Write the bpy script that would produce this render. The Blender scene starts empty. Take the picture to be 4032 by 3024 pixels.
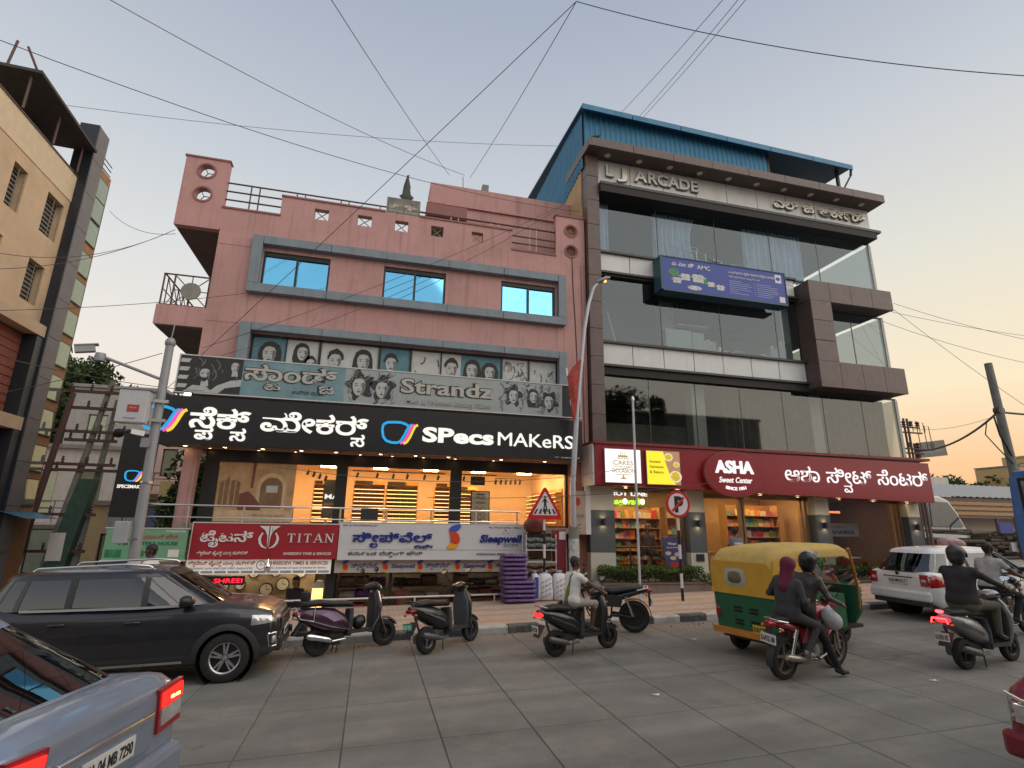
import bpy, bmesh, math, random
import numpy as np
from mathutils import Vector, Matrix
RD=math.radians; PI=math.pi
random.seed(7)
scene=bpy.context.scene; COL=scene.collection
# ------------------------------------------------------------------ camera
cam=bpy.data.cameras.new('camera'); camo=bpy.data.objects.new('camera',cam); COL.objects.link(camo)
cam.sensor_width=36; cam.lens=18.727; cam.clip_end=3000; cam.clip_start=.05
_y,_p,_r=RD(75.7687),RD(14.7389),RD(.8606)
_f=Vector((math.cos(_y)*math.cos(_p),math.sin(_y)*math.cos(_p),math.sin(_p)))
_x=Vector((math.sin(_y),-math.cos(_y),0)); _u=_x.cross(_f)
_x2=math.cos(_r)*_x+math.sin(_r)*_u; _u2=_x2.cross(_f)
camo.matrix_world=Matrix(((_x2.x,_u2.x,-_f.x,0),(_x2.y,_u2.y,-_f.y,0),(_x2.z,_u2.z,-_f.z,2.1),(0,0,0,1)))
scene.camera=camo
# ------------------------------------------------------------------ sky, sun, exposure
SUN_AZ=RD(24)                       # where the afterglow stands: azimuth from +X towards +Y, behind the right-hand end of the street
LAMP_AZ,LAMP_EL=RD(-38),RD(46)      # the one soft sun: fill added on the viewer's side to lift facades and road, spread wide, so shadows are pools under things
world=bpy.data.worlds.new('World'); scene.world=world; world.use_nodes=True
wn,wl=world.node_tree.nodes,world.node_tree.links; wn.clear()
sky=wn.new('ShaderNodeTexSky'); sky.sky_type='NISHITA'; sky.sun_disc=False
sky.sun_elevation=LAMP_EL; sky.sun_rotation=PI/2-LAMP_AZ
sky.air_density=1.0; sky.dust_density=3.0; sky.ozone_density=2.5; sky.altitude=900
bg=wn.new('ShaderNodeBackground'); bg.inputs[1].default_value=1.0
wo=wn.new('ShaderNodeOutputWorld')
def lin(c): return tuple((v/255/12.92 if v/255<.04045 else ((v/255+.055)/1.055)**2.4) for v in c)+(1,)
# dusty evening haze: bright and warm along the whole horizon, warmest towards the sunset, fading to grey blue overhead
wt=wn.new('ShaderNodeTexCoord'); wx=wn.new('ShaderNodeSeparateXYZ'); wl.new(wt.outputs['Generated'],wx.inputs[0])
def wramp(stops):
    r=wn.new('ShaderNodeValToRGB'); e=r.color_ramp.elements
    while len(e)<len(stops): e.new(.5)
    for q,(p,c) in zip(e,stops): q.position=p; q.color=lin(c)
    wl.new(wx.outputs['Z'],r.inputs[0]); return r
warm=wramp([(0,(246,182,128)),(.09,(254,206,154)),(.21,(253,235,200)),(.40,(230,227,214)),(.58,(204,208,214)),(.76,(168,178,195)),(1,(146,160,184))])
cool=wramp([(0,(238,208,186)),(.10,(244,222,202)),(.25,(242,234,224)),(.42,(222,224,224)),(.58,(196,203,212)),(.76,(168,178,195)),(1,(146,160,184))])
wd=wn.new('ShaderNodeVectorMath'); wd.operation='DOT_PRODUCT'; wl.new(wt.outputs['Generated'],wd.inputs[0]); wd.inputs[1].default_value=(math.cos(SUN_AZ),math.sin(SUN_AZ),0)
wm=wn.new('ShaderNodeMapRange'); wm.inputs[1].default_value=.35; wm.inputs[2].default_value=.95; wl.new(wd.outputs['Value'],wm.inputs[0])
wmix=wn.new('ShaderNodeMix'); wmix.data_type='RGBA'; wl.new(wm.outputs[0],wmix.inputs[0]); wl.new(cool.outputs[0],wmix.inputs[6]); wl.new(warm.outputs[0],wmix.inputs[7])
wadd=wn.new('ShaderNodeMix'); wadd.data_type='RGBA'; wadd.blend_type='ADD'; wadd.inputs[0].default_value=.003   # clear-sky scattering under the haze
wl.new(wmix.outputs[2],wadd.inputs[6]); wl.new(sky.outputs[0],wadd.inputs[7]); wl.new(wadd.outputs[2],bg.inputs[0]); wl.new(bg.outputs[0],wo.inputs[0])
sl=bpy.data.lights.new('fill_sun','SUN'); sl.energy=1.85; sl.angle=RD(85); sl.color=(1,.88,.74)
so=bpy.data.objects.new('fill_sun',sl); COL.objects.link(so); so.location=(30,-20,40)
so.rotation_euler=Vector((math.cos(LAMP_AZ)*math.cos(LAMP_EL),math.sin(LAMP_AZ)*math.cos(LAMP_EL),math.sin(LAMP_EL))).to_track_quat('Z','Y').to_euler()
vs=scene.view_settings; vs.view_transform='Standard'; vs.look='None'; vs.exposure=0; vs.gamma=1
scene.cycles.use_denoising=True; scene.cycles.max_bounces=8; scene.cycles.transparent_max_bounces=12
scene.cycles.sample_clamp_indirect=6
# ------------------------------------------------------------------ helpers
def gz(x): return .026*max(-15,min(22,x))
MATS={}
def mat(name,col,rough=.7,metal=0,var=.1,scale=4,bump=0,bscale=60,emit=0,ecol=None,coat=0,spec=.5,streak=0,trans=0,alpha=1,dirt=None,dscale=1.5,damt=.5):
    """procedural principled material: colour varied by noise, optional dirt blotches, vertical streaks, fine bump"""
    if name in MATS: return MATS[name]
    m=bpy.data.materials.new(name); m.use_nodes=True; MATS[name]=m
    n,l=m.node_tree.nodes,m.node_tree.links; b=n['Principled BSDF']
    col=tuple(col)
    b.inputs['Roughness'].default_value=rough; b.inputs['Metallic'].default_value=metal
    b.inputs['Specular IOR Level'].default_value=spec
    if coat: b.inputs['Coat Weight'].default_value=coat; b.inputs['Coat Roughness'].default_value=.05
    if trans: b.inputs['Transmission Weight'].default_value=trans
    if alpha<1: b.inputs['Alpha'].default_value=alpha
    b.inputs['Base Color'].default_value=col+(1,)
    tc=n.new('ShaderNodeTexCoord'); out=None
    if var or dirt or streak:
        nz=n.new('ShaderNodeTexNoise'); nz.inputs['Scale'].default_value=scale; nz.inputs['Detail'].default_value=6; nz.inputs['Roughness'].default_value=.65
        l.new(tc.outputs['Object'],nz.inputs['Vector'])
        rp=n.new('ShaderNodeValToRGB'); rp.color_ramp.elements[0].position=.3; rp.color_ramp.elements[1].position=.7
        rp.color_ramp.elements[0].color=tuple(c*(1-var) for c in col)+(1,); rp.color_ramp.elements[1].color=tuple(min(1,c*(1+var)) for c in col)+(1,)
        l.new(nz.outputs['Fac'],rp.inputs[0]); out=rp.outputs[0]
        if dirt:
            dz=n.new('ShaderNodeTexNoise'); dz.inputs['Scale'].default_value=dscale; dz.inputs['Detail'].default_value=8; dz.inputs['Roughness'].default_value=.7
            l.new(tc.outputs['Object'],dz.inputs['Vector'])
            dr=n.new('ShaderNodeMapRange'); dr.inputs[1].default_value=.48; dr.inputs[2].default_value=.72; dr.inputs[4].default_value=damt
            l.new(dz.outputs['Fac'],dr.inputs[0])
            mx=n.new('ShaderNodeMix'); mx.data_type='RGBA'; l.new(dr.outputs[0],mx.inputs[0]); l.new(out,mx.inputs[6]); mx.inputs[7].default_value=tuple(dirt)+(1,); out=mx.outputs[2]
        if streak:
            mp=n.new('ShaderNodeMapping'); mp.inputs['Scale'].default_value=(5,5,.25); l.new(tc.outputs['Object'],mp.inputs[0])
            sz=n.new('ShaderNodeTexNoise'); sz.inputs['Scale'].default_value=1.6; sz.inputs['Detail'].default_value=6; l.new(mp.outputs[0],sz.inputs['Vector'])
            sr=n.new('ShaderNodeMapRange'); sr.inputs[1].default_value=.52; sr.inputs[2].default_value=.75; sr.inputs[4].default_value=streak; l.new(sz.outputs['Fac'],sr.inputs[0])
            mx=n.new('ShaderNodeMix'); mx.data_type='RGBA'; l.new(sr.outputs[0],mx.inputs[0]); l.new(out,mx.inputs[6]); mx.inputs[7].default_value=tuple(c*.45 for c in col)+(1,); out=mx.outputs[2]
        l.new(out,b.inputs['Base Color'])
    if bump:
        bz=n.new('ShaderNodeTexNoise'); bz.inputs['Scale'].default_value=bscale; bz.inputs['Detail'].default_value=4; l.new(tc.outputs['Object'],bz.inputs['Vector'])
        bp=n.new('ShaderNodeBump'); bp.inputs['Strength'].default_value=bump; bp.inputs['Distance'].default_value=.02; l.new(bz.outputs['Fac'],bp.inputs['Height']); l.new(bp.outputs[0],b.inputs['Normal'])
    if emit:
        b.inputs['Emission Color'].default_value=tuple(ecol or col)+(1,); b.inputs['Emission Strength'].default_value=emit
    return m
def glass(name,tint=(.8,.9,.9),refl=.25,rough=.02,gcol=(1,1,1)):
    """window pane: see-through tint mixed with a mirror-like sheen that grows at grazing angles"""
    if name in MATS: return MATS[name]
    m=bpy.data.materials.new(name); m.use_nodes=True; MATS[name]=m; n,l=m.node_tree.nodes,m.node_tree.links; n.clear()
    t=n.new('ShaderNodeBsdfTransparent'); t.inputs[0].default_value=tuple(tint)+(1,)
    g=n.new('ShaderNodeBsdfGlossy'); g.inputs[0].default_value=tuple(gcol)+(1,); g.inputs['Roughness'].default_value=rough
    lw=n.new('ShaderNodeLayerWeight'); lw.inputs[0].default_value=.35
    mr=n.new('ShaderNodeMapRange'); mr.inputs[3].default_value=refl; mr.inputs[4].default_value=min(1,refl+.6); l.new(lw.outputs['Fresnel'],mr.inputs[0])
    x=n.new('ShaderNodeMixShader'); o=n.new('ShaderNodeOutputMaterial'); l.new(mr.outputs[0],x.inputs[0]); l.new(t.outputs[0],x.inputs[1]); l.new(g.outputs[0],x.inputs[2]); l.new(x.outputs[0],o.inputs[0])
    return m
def lamp_mat(name,col,s):
    if name in MATS: return MATS[name]
    m=bpy.data.materials.new(name); m.use_nodes=True; MATS[name]=m; n,l=m.node_tree.nodes,m.node_tree.links; n.clear()
    e=n.new('ShaderNodeEmission'); e.inputs[0].default_value=tuple(col)+(1,); e.inputs[1].default_value=s
    o=n.new('ShaderNodeOutputMaterial'); l.new(e.outputs[0],o.inputs[0]); return m
class MB:
    """collects faces and builds ONE mesh object"""
    def __init__(s): s.v=[]; s.f=[]; s.m=[]; s.c=0
    def add(s,vs,fs):
        b=len(s.v); s.v+=[tuple(p) for p in vs]; s.f+=[tuple(b+i for i in f) for f in fs]; s.m+=[s.c]*len(fs); return s
    def mi(s,i): s.c=i; return s
    def box(s,x0,x1,y0,y1,z0,z1):
        return s.add([(x0,y0,z0),(x1,y0,z0),(x1,y1,z0),(x0,y1,z0),(x0,y0,z1),(x1,y0,z1),(x1,y1,z1),(x0,y1,z1)],[(3,2,1,0),(4,5,6,7),(0,1,5,4),(1,2,6,5),(2,3,7,6),(3,0,4,7)])
    def obox(s,c,sx,sy,sz,rz=0,ry=0,rx=0):
        M=Matrix.Rotation(rz,3,'Z')@Matrix.Rotation(ry,3,'Y')@Matrix.Rotation(rx,3,'X'); c=Vector(c)
        vs=[c+M@Vector((a*sx/2,b*sy/2,d*sz/2)) for d in(-1,1) for a,b in((-1,-1),(1,-1),(1,1),(-1,1))]
        return s.add(vs,[(3,2,1,0),(4,5,6,7),(0,1,5,4),(1,2,6,5),(2,3,7,6),(3,0,4,7)])
    def quad(s,a,b,c,d): return s.add([a,b,c,d],[(0,1,2,3)])
    def prism(s,pts,a,b,ax='y'):
        """2-D outline (counter-clockwise in its own axes) extruded along ax from a to b"""
        P={'y':lambda p,t:(p[0],t,p[1]),'x':lambda p,t:(t,p[0],p[1]),'z':lambda p,t:(p[0],p[1],t)}[ax]; n=len(pts)
        return s.add([P(p,a) for p in pts]+[P(p,b) for p in pts],[tuple(range(n)),tuple(range(2*n-1,n-1,-1))]+[(i,n+i,n+(i+1)%n,(i+1)%n) for i in range(n)])
    def rings(s,rs,closed=True,caps=True):
        n=len(rs[0]); b=len(s.v); vs=[p for r in rs for p in r]; fs=[]
        for i in range(len(rs)-1):
            for j in range(n if closed else n-1):
                k=(j+1)%n; fs.append((i*n+j,i*n+k,(i+1)*n+k,(i+1)*n+j))
        if caps and closed: fs+=[tuple(range(n-1,-1,-1)),tuple(range((len(rs)-1)*n,len(rs)*n))]
        return s.add(vs,fs)
    def tube(s,pts,r,n=8,caps=True):
        pts=[Vector(p) for p in pts]; rs=r if hasattr(r,'__len__') else [r]*len(pts); R=[]; up=None
        for i,p in enumerate(pts):
            t=(pts[min(i+1,len(pts)-1)]-pts[max(i-1,0)])
            t=t.normalized() if t.length>1e-9 else Vector((0,0,1))
            if up is None:
                up=Vector((0,0,1)) if abs(t.z)<.9 else Vector((1,0,0))
            a=t.cross(up); a=a.normalized() if a.length>1e-6 else t.orthogonal().normalized(); b=a.cross(t).normalized(); up=b
            R.append([p+rs[i]*(math.cos(2*PI*k/n)*a+math.sin(2*PI*k/n)*b) for k in range(n)])
        return s.rings(R,True,caps)
    def lathe(s,prof,c,ax='y',n=24,a0=0,a1=2*PI):
        """profile (radius, along-axis) spun round axis ax through c"""
        c=Vector(c); full=abs(a1-a0-2*PI)<1e-6; m=n if full else n+1
        def P(r,t,a):
            u,w=r*math.cos(a),r*math.sin(a)
            return c+Vector({'y':(u,t,w),'x':(t,u,w),'z':(u,w,t)}[ax])
        R=[[P(r,t,a0+(a1-a0)*k/n) for k in range(m)] for r,t in prof]
        return s.rings(R,full,False)
    def ell(s,c,r,n=12,m=8):
        c=Vector(c); R=[]
        for i in range(m+1):
            t=-PI/2+PI*i/m; q=max(1e-3,math.cos(t)); R.append([c+Vector((r[0]*q*math.cos(2*PI*k/n),r[1]*q*math.sin(2*PI*k/n),r[2]*math.sin(t))) for k in range(n)])
        return s.rings(R,True,True)
    def super(s,stations,n=20,ax='x'):
        """loft of super-ellipses: stations (t, cu, cw, hu, hw, power); section plane is (y,z) for ax x, (x,y) for ax z"""
        R=[]
        for t,cu,cw,hu,hw,pw in stations:
            ring=[]
            for k in range(n):
                a=2*PI*k/n; ca,sa=math.cos(a),math.sin(a)
                u=cu+hu*math.copysign(abs(ca)**(2/pw),ca); w=cw+hw*math.copysign(abs(sa)**(2/pw),sa)
                ring.append({'x':(t,u,w),'z':(u,w,t),'y':(u,t,w)}[ax])
            R.append(ring)
        return s.rings(R,True,True)
    def disc(s,c,rx,rz,n=20,y=None):
        return s.add([(c[0]+rx*math.cos(2*PI*k/n),c[1],c[2]+rz*math.sin(2*PI*k/n)) for k in range(n)],[tuple(range(n))])
    def merge(s,o,M=None):
        return s.add([(M@Vector(v)) if M else v for v in o.v],o.f)
    def mesh(s,name,mats,off=(0,0,0),smooth=0):
        me=bpy.data.meshes.new(name); me.from_pydata([(a-off[0],b-off[1],c-off[2]) for a,b,c in s.v],[],s.f); 
        for m in mats: me.materials.append(m)
        if len(mats)>1: me.polygons.foreach_set('material_index',s.m)
        me.validate(); me.update()
        if smooth:
            me.polygons.foreach_set('use_smooth',[True]*len(me.polygons)); me.set_sharp_from_angle(angle=RD(smooth))
        return me
    def build(s,name,mats,parent=None,smooth=0,bevel=0,w=True,fix=False):
        """w: coordinates are world coordinates (parent is an unrotated empty); otherwise local to the parent"""
        if not isinstance(mats,(list,tuple)): mats=[mats]
        off=(0,0,0)
        if w:
            if parent is not None: off=origin_of(parent)
            else:
                a=np.array(s.v); off=(float((a[:,0].min()+a[:,0].max())/2),float((a[:,1].min()+a[:,1].max())/2),float(a[:,2].min()))
        me=s.mesh(name,mats,off,smooth)
        if fix:
            bm=bmesh.new(); bm.from_mesh(me); bmesh.ops.recalc_face_normals(bm,faces=bm.faces); bm.to_mesh(me); bm.free()
        o=bpy.data.objects.new(name,me); COL.objects.link(o)
        if parent is not None: o.parent=parent; o['_o']=off if w else (0,0,0)
        else: o.location=off; o['_o']=off
        if bevel:
            b=o.modifiers.new('bevel','BEVEL'); b.width=bevel; b.segments=2; b.limit_method='ANGLE'; b.angle_limit=RD(40)
        return o
def origin_of(o): return tuple(o['_o'])
def tag(o,label=None,cat=None,group=None,kind=None):
    if label: o['label']=label
    if cat: o['category']=cat
    if group: o['group']=group
    if kind: o['kind']=kind
    return o
def thing(name,label,cat,loc=(0,0,0),rz=0,group=None):
    o=bpy.data.objects.new(name,None); COL.objects.link(o); o.location=loc; o.rotation_euler=(0,0,rz); o.empty_display_size=.2
    o['_o']=tuple(loc); return tag(o,label,cat,group)
def bx(name,m,parent,x0,x1,y0,y1,z0,z1,bevel=0,w=True): return MB().box(x0,x1,y0,y1,z0,z1).build(name,m,parent,bevel=bevel,w=w)
def copy_tree(o,loc=None,rz=None,label=None,group=None,parent=None):
    c=o.copy(); COL.objects.link(c)
    if parent is not None: c.parent=parent
    if loc is not None: c.location=loc; c['_o']=tuple(loc)
    if rz is not None: c.rotation_euler.z=rz
    if label: c['label']=label
    if group: c['group']=group
    for ch in list(o.children): copy_tree(ch,parent=c)
    return c
def holed(mb,x0,x1,z0,z1,y0,y1,holes):
    """slab in the x-z plane between depths y0,y1 with rectangular openings"""
    xs=sorted({x0,x1}|{h[i] for h in holes for i in(0,1)}); zs=sorted({z0,z1}|{h[i] for h in holes for i in(2,3)})
    def solid(i,j):
        if i<0 or j<0 or i>=len(xs)-1 or j>=len(zs)-1: return False
        cx,cz=(xs[i]+xs[i+1])/2,(zs[j]+zs[j+1])/2
        return not any(h[0]<cx<h[1] and h[2]<cz<h[3] for h in holes)
    for i in range(len(xs)-1):
        for j in range(len(zs)-1):
            if not solid(i,j): continue
            a,b,c,d=xs[i],xs[i+1],zs[j],zs[j+1]
            mb.quad((a,y0,c),(b,y0,c),(b,y0,d),(a,y0,d)); mb.quad((b,y1,c),(a,y1,c),(a,y1,d),(b,y1,d))
            if not solid(i-1,j): mb.quad((a,y1,c),(a,y0,c),(a,y0,d),(a,y1,d))
            if not solid(i+1,j): mb.quad((b,y0,c),(b,y1,c),(b,y1,d),(b,y0,d))
            if not solid(i,j-1): mb.quad((a,y1,c),(b,y1,c),(b,y0,c),(a,y0,c))
            if not solid(i,j+1): mb.quad((a,y0,d),(b,y0,d),(b,y1,d),(a,y1,d))
    return mb
def round_hole(mb,x0,x1,z0,z1,cx,cz,r,y0,y1,n=24):
    """rectangular slab piece with one round opening"""
    def edge(a):
        dx,dz=math.cos(a),math.sin(a); t=min(((x1-cx) if dx>0 else (x0-cx))/dx if abs(dx)>1e-9 else 1e9,((z1-cz) if dz>0 else (z0-cz))/dz if abs(dz)>1e-9 else 1e9); return cx+dx*t,cz+dz*t
    A=sorted([2*PI*k/n for k in range(n)]+[math.atan2(z-cz,x-cx)%(2*PI) for x in(x0,x1) for z in(z0,z1)]); N=len(A)
    for k in range(N):
        a,b=A[k],A[(k+1)%N]; (ax,az),(b_x,bz)=edge(a),edge(b); p,q=(cx+r*math.cos(a),cz+r*math.sin(a)),(cx+r*math.cos(b),cz+r*math.sin(b))
        mb.quad((ax,y0,az),(p[0],y0,p[1]),(q[0],y0,q[1]),(b_x,y0,bz)) ; mb.quad((b_x,y1,bz),(q[0],y1,q[1]),(p[0],y1,p[1]),(ax,y1,az))
        mb.quad((p[0],y0,p[1]),(p[0],y1,p[1]),(q[0],y1,q[1]),(q[0],y0,q[1])); mb.quad((ax,y0,az),(b_x,y0,bz),(b_x,y1,bz),(ax,y1,az))
    return mb
# ------------------------------------------------------------------ lettering
_ch={}
def glyph(ch,bold):
    k=(ch,bold)
    if k in _ch: return _ch[k]
    def mk(s):
        c=bpy.data.curves.new('t','FONT'); c.body=s; c.size=1; c.resolution_u=3; c.offset=bold; c.extrude=.5; c.fill_mode='BOTH'
        o=bpy.data.objects.new('t',c); me=o.to_mesh()
        v=[tuple(p.co) for p in me.vertices]; f=[tuple(p.vertices) for p in me.polygons]; o.to_mesh_clear(); bpy.data.objects.remove(o); bpy.data.curves.remove(c); return v,f
    v,f=mk(ch)
    if not v: _ch[k]=(v,f,.32); return _ch[k]
    m1=max(p[0] for p in v); v2,_=mk(ch+ch); _ch[k]=(v,f,max(p[0] for p in v2)-m1); return _ch[k]
def lettering(body,o,w=None,h=.3,bold=0,depth=.012,slant=0,X=(1,0,0),U=(0,0,1),N=(0,-1,0),arc=0,mb=None,track=0,each=False):
    """letters as solid shapes: starts at o, cap height h, squeezed to width w; '_' drops the next letter below as a conjunct"""
    mb=mb or MB(); out=[]; x=0; sub=False; k=0
    for ch in body:
        if ch=='_': sub=True; continue
        v,f,adv=glyph(ch,bold); k+=1; dz=.06*(k%2)
        if sub:
            s=.62; ax=adv*s; x0=max(0,x-ax*.95-.05); out.append(([(x0+p[0]*s,p[1]*s-.47,p[2]+dz) for p in v],f)); x=max(x,x0+ax); sub=False
        else: out.append(([(x+p[0],p[1],p[2]+dz) for p in v],f)); x+=adv+track
    sc=h/.72; tw=max((p[0] for v,f in out for p in v),default=1); sx=(w/tw) if w else sc
    X,U,N,o=Vector(X),Vector(U),Vector(N),Vector(o); parts=[]
    for v,f in out:
        vs=[]
        for p in v:
            px,py=p[0]*sx+p[1]*sc*slant,p[1]*sc
            if arc: a=(px-tw*sx/2)/arc; px,py=tw*sx/2+(arc+py)*math.sin(a) if arc>0 else tw*sx/2+(arc+py)*math.sin(a),(arc+py)*math.cos(a)-arc
            vs.append(o+X*px+U*py+N*((p[2]+.5)*depth))
        if each and vs: parts.append(MB().add(vs,f))
        elif vs: mb.add(vs,f)
    return parts if each else mb
def txt(name,m,parent,*a,w_=True,**k):
    if k.get('h',.3)<.2:
        o=lettering(*a,**k).build(name,m,parent,w=w_); o['kind']='stuff'; return o
    k['each']=True
    for mb in lettering(*a,**k): mb.build('letter' if name=='lettering' else name,m,parent,w=w_)
# ------------------------------------------------------------------ organic shapes: smooth union of tapered capsules, polygonised on a grid
def blob(prims,vox,k=.03):
    """prims: (a,b,ra,rb,mat[,k]) tapered capsules; returns verts, quads, face materials"""
    A=np.array([p[0] for p in prims],float); B=np.array([p[1] for p in prims],float); ra=np.array([p[2] for p in prims]); rb=np.array([p[3] for p in prims])
    lo=np.minimum(A-ra[:,None],B-rb[:,None]).min(0)-3*vox; hi=np.maximum(A+ra[:,None],B+rb[:,None]).max(0)+3*vox
    n=np.ceil((hi-lo)/vox).astype(int)+1; F=np.full(n,1.0,np.float32); D=np.full(n,9.0,np.float32); I=np.zeros(n,np.uint8); 
    for p in prims:
        a,b=np.array(p[0],float),np.array(p[1],float); r0,r1,mi=p[2],p[3],p[4]; kk=p[5] if len(p)>5 else k; m=max(r0,r1)+kk+2*vox
        i0=np.maximum(((np.minimum(a,b)-m-lo)/vox).astype(int),0); i1=np.minimum(((np.maximum(a,b)+m-lo)/vox).astype(int)+2,n)
        sl=tuple(slice(i0[q],i1[q]) for q in range(3)); g=[lo[q]+vox*np.arange(i0[q],i1[q]) for q in range(3)]
        X,Y,Z=np.meshgrid(*g,indexing='ij'); ab=b-a; L=max(ab@ab,1e-9)
        t=np.clip(((X-a[0])*ab[0]+(Y-a[1])*ab[1]+(Z-a[2])*ab[2])/L,0,1)
        d=np.sqrt((X-a[0]-t*ab[0])**2+(Y-a[1]-t*ab[1])**2+(Z-a[2]-t*ab[2])**2)-(r0+(r1-r0)*t)
        f=F[sl]; h=np.maximum(kk-np.abs(f-d),0)/kk; F[sl]=np.minimum(f,d)-h*h*kk*.25
        c=d<D[sl]; I[sl]=np.where(c,mi,I[sl]); D[sl]=np.where(c,d,D[sl])
    S=F<0; c=S[:-1,:-1,:-1].astype(np.int8)
    cnt=sum(S[i:n[0]-1+i,j:n[1]-1+j,q:n[2]-1+q].astype(np.int8) for i in(0,1) for j in(0,1) for q in(0,1))
    act=(cnt>0)&(cnt<8); idx=np.full(act.shape,-1,np.int32); ids=np.argwhere(act); idx[act]=np.arange(len(ids))
    P=np.zeros((len(ids),3)); W=np.zeros(len(ids)); co=[(i,j,q) for i in(0,1) for j in(0,1) for q in(0,1)]
    for u in range(8):
        for v in range(u+1,8):
            if sum(abs(co[u][t]-co[v][t]) for t in range(3))!=1: continue
            f0=F[ids[:,0]+co[u][0],ids[:,1]+co[u][1],ids[:,2]+co[u][2]]; f1=F[ids[:,0]+co[v][0],ids[:,1]+co[v][1],ids[:,2]+co[v][2]]
            x=(f0<0)!=(f1<0); t=np.where(x,f0/np.where(x,f0-f1,1),0)
            P+=np.where(x[:,None],np.array(co[u])+t[:,None]*(np.array(co[v])-np.array(co[u])),0); W+=x
    V=lo+vox*(ids+P/W[:,None]); Q=[]
    for ax in range(3):
        b,c2=(ax+1)%3,(ax+2)%3; s0=[slice(None)]*3; s1=[slice(None)]*3; s0[ax]=slice(0,-1); s1[ax]=slice(1,None)
        ch=S[tuple(s0)]!=S[tuple(s1)]; e=np.argwhere(ch); e=e[(e[:,b]>0)&(e[:,c2]>0)&(e[:,b]<n[b]-1)&(e[:,c2]<n[c2]-1)]
        ins=S[e[:,0],e[:,1],e[:,2]]; q=[]
        for db,dc in((0,0),(1,0),(1,1),(0,1)):
            m=e.copy(); m[:,b]-=db; m[:,c2]-=dc; q.append(idx[m[:,0],m[:,1],m[:,2]])
        q=np.stack(q,1); q[~ins]=q[~ins][:,::-1]; Q.append(q)
    Q=np.concatenate(Q); fm=I[ids[:,0],ids[:,1],ids[:,2]][Q[:,0]]
    return V,Q,fm
def blob_obj(name,prims,vox,mats,parent,k=.03):
    V,Q,fm=blob(prims,vox,k); me=bpy.data.meshes.new(name); me.from_pydata(V.tolist(),[],Q.tolist())
    for m in mats: me.materials.append(m)
    me.polygons.foreach_set('material_index',fm.astype(np.int32)); me.polygons.foreach_set('use_smooth',[True]*len(Q)); me.update()
    o=bpy.data.objects.new(name,me); COL.objects.link(o)
    if parent is not None: o.parent=parent
    o['_o']=(0,0,0); return o
# ------------------------------------------------------------------ palette
m_pink=mat('pink plaster',(.52,.30,.285),.85,var=.06,scale=2,bump=.15,bscale=120,dirt=(.36,.21,.195),dscale=.8,damt=.55,streak=.5)
m_pinkd=mat('pink trim',(.30,.14,.13),.8,var=.1)
m_band=mat('grey band stone',(.20,.245,.285),.6,var=.10,scale=3,bump=.05,streak=.3)
m_black=mat('black board',(.014,.014,.016),.35,var=.1)
m_blackm=mat('matt black',(.018,.017,.017),.7,var=.15)
m_white=mat('white paint',(.75,.75,.74),.55,var=.04)
m_steel=mat('brushed steel',(.62,.62,.62),.28,metal=1,var=.05)
m_chrome=mat('chrome',(.8,.8,.8),.12,metal=1,var=0)
m_iron=mat('painted iron rail',(.10,.055,.05),.6,var=.1)
m_rub=mat('tyre rubber',(.018,.018,.018),.8,var=.25,scale=20,bump=.2)
m_grey=mat('grey steel pole',(.30,.31,.33),.5,metal=.2,var=.12,scale=3,dirt=(.2,.14,.1),damt=.3,streak=.3)
m_conc=mat('raw concrete',(.28,.265,.24),.9,var=.15,scale=5,bump=.3,dirt=(.12,.11,.1),damt=.5)
m_dark=mat('dark plastic',(.022,.022,.024),.45,var=.15)
m_plastic=mat('black plastic',(.03,.03,.032),.6,var=.15)
# ------------------------------------------------------------------ ground
m_earth=mat('street ground',(.25,.235,.21),.95,var=.2,scale=.8,bump=.3,bscale=30,dirt=(.1,.09,.08),dscale=.4)
def sheet(mb,xs,ys,dz,hole=None):
    for i in range(len(xs)-1):
        for j in range(len(ys)-1):
            a,b,c,d=xs[i],xs[i+1],ys[j],ys[j+1]
            if hole and hole[0]<(a+b)/2<hole[1] and hole[2]<(c+d)/2<hole[3]: continue
            mb.quad((a,c,gz(a)+dz),(b,c,gz(b)+dz),(b,d,gz(b)+dz),(a,d,gz(a)+dz))
    return mb
mb=sheet(MB(),[-900,-60,-15,-4.25,5.6,22,60,900],[-900,-40,0,14.3,19.6,60,900],-.02,(-4.25,5.6,14.3,19.6))
mb.v=[(round(a,4),round(b,4),round(c,4)) for a,b,c in mb.v]
tag(mb.build('ground',m_earth),kind='structure')
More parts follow.
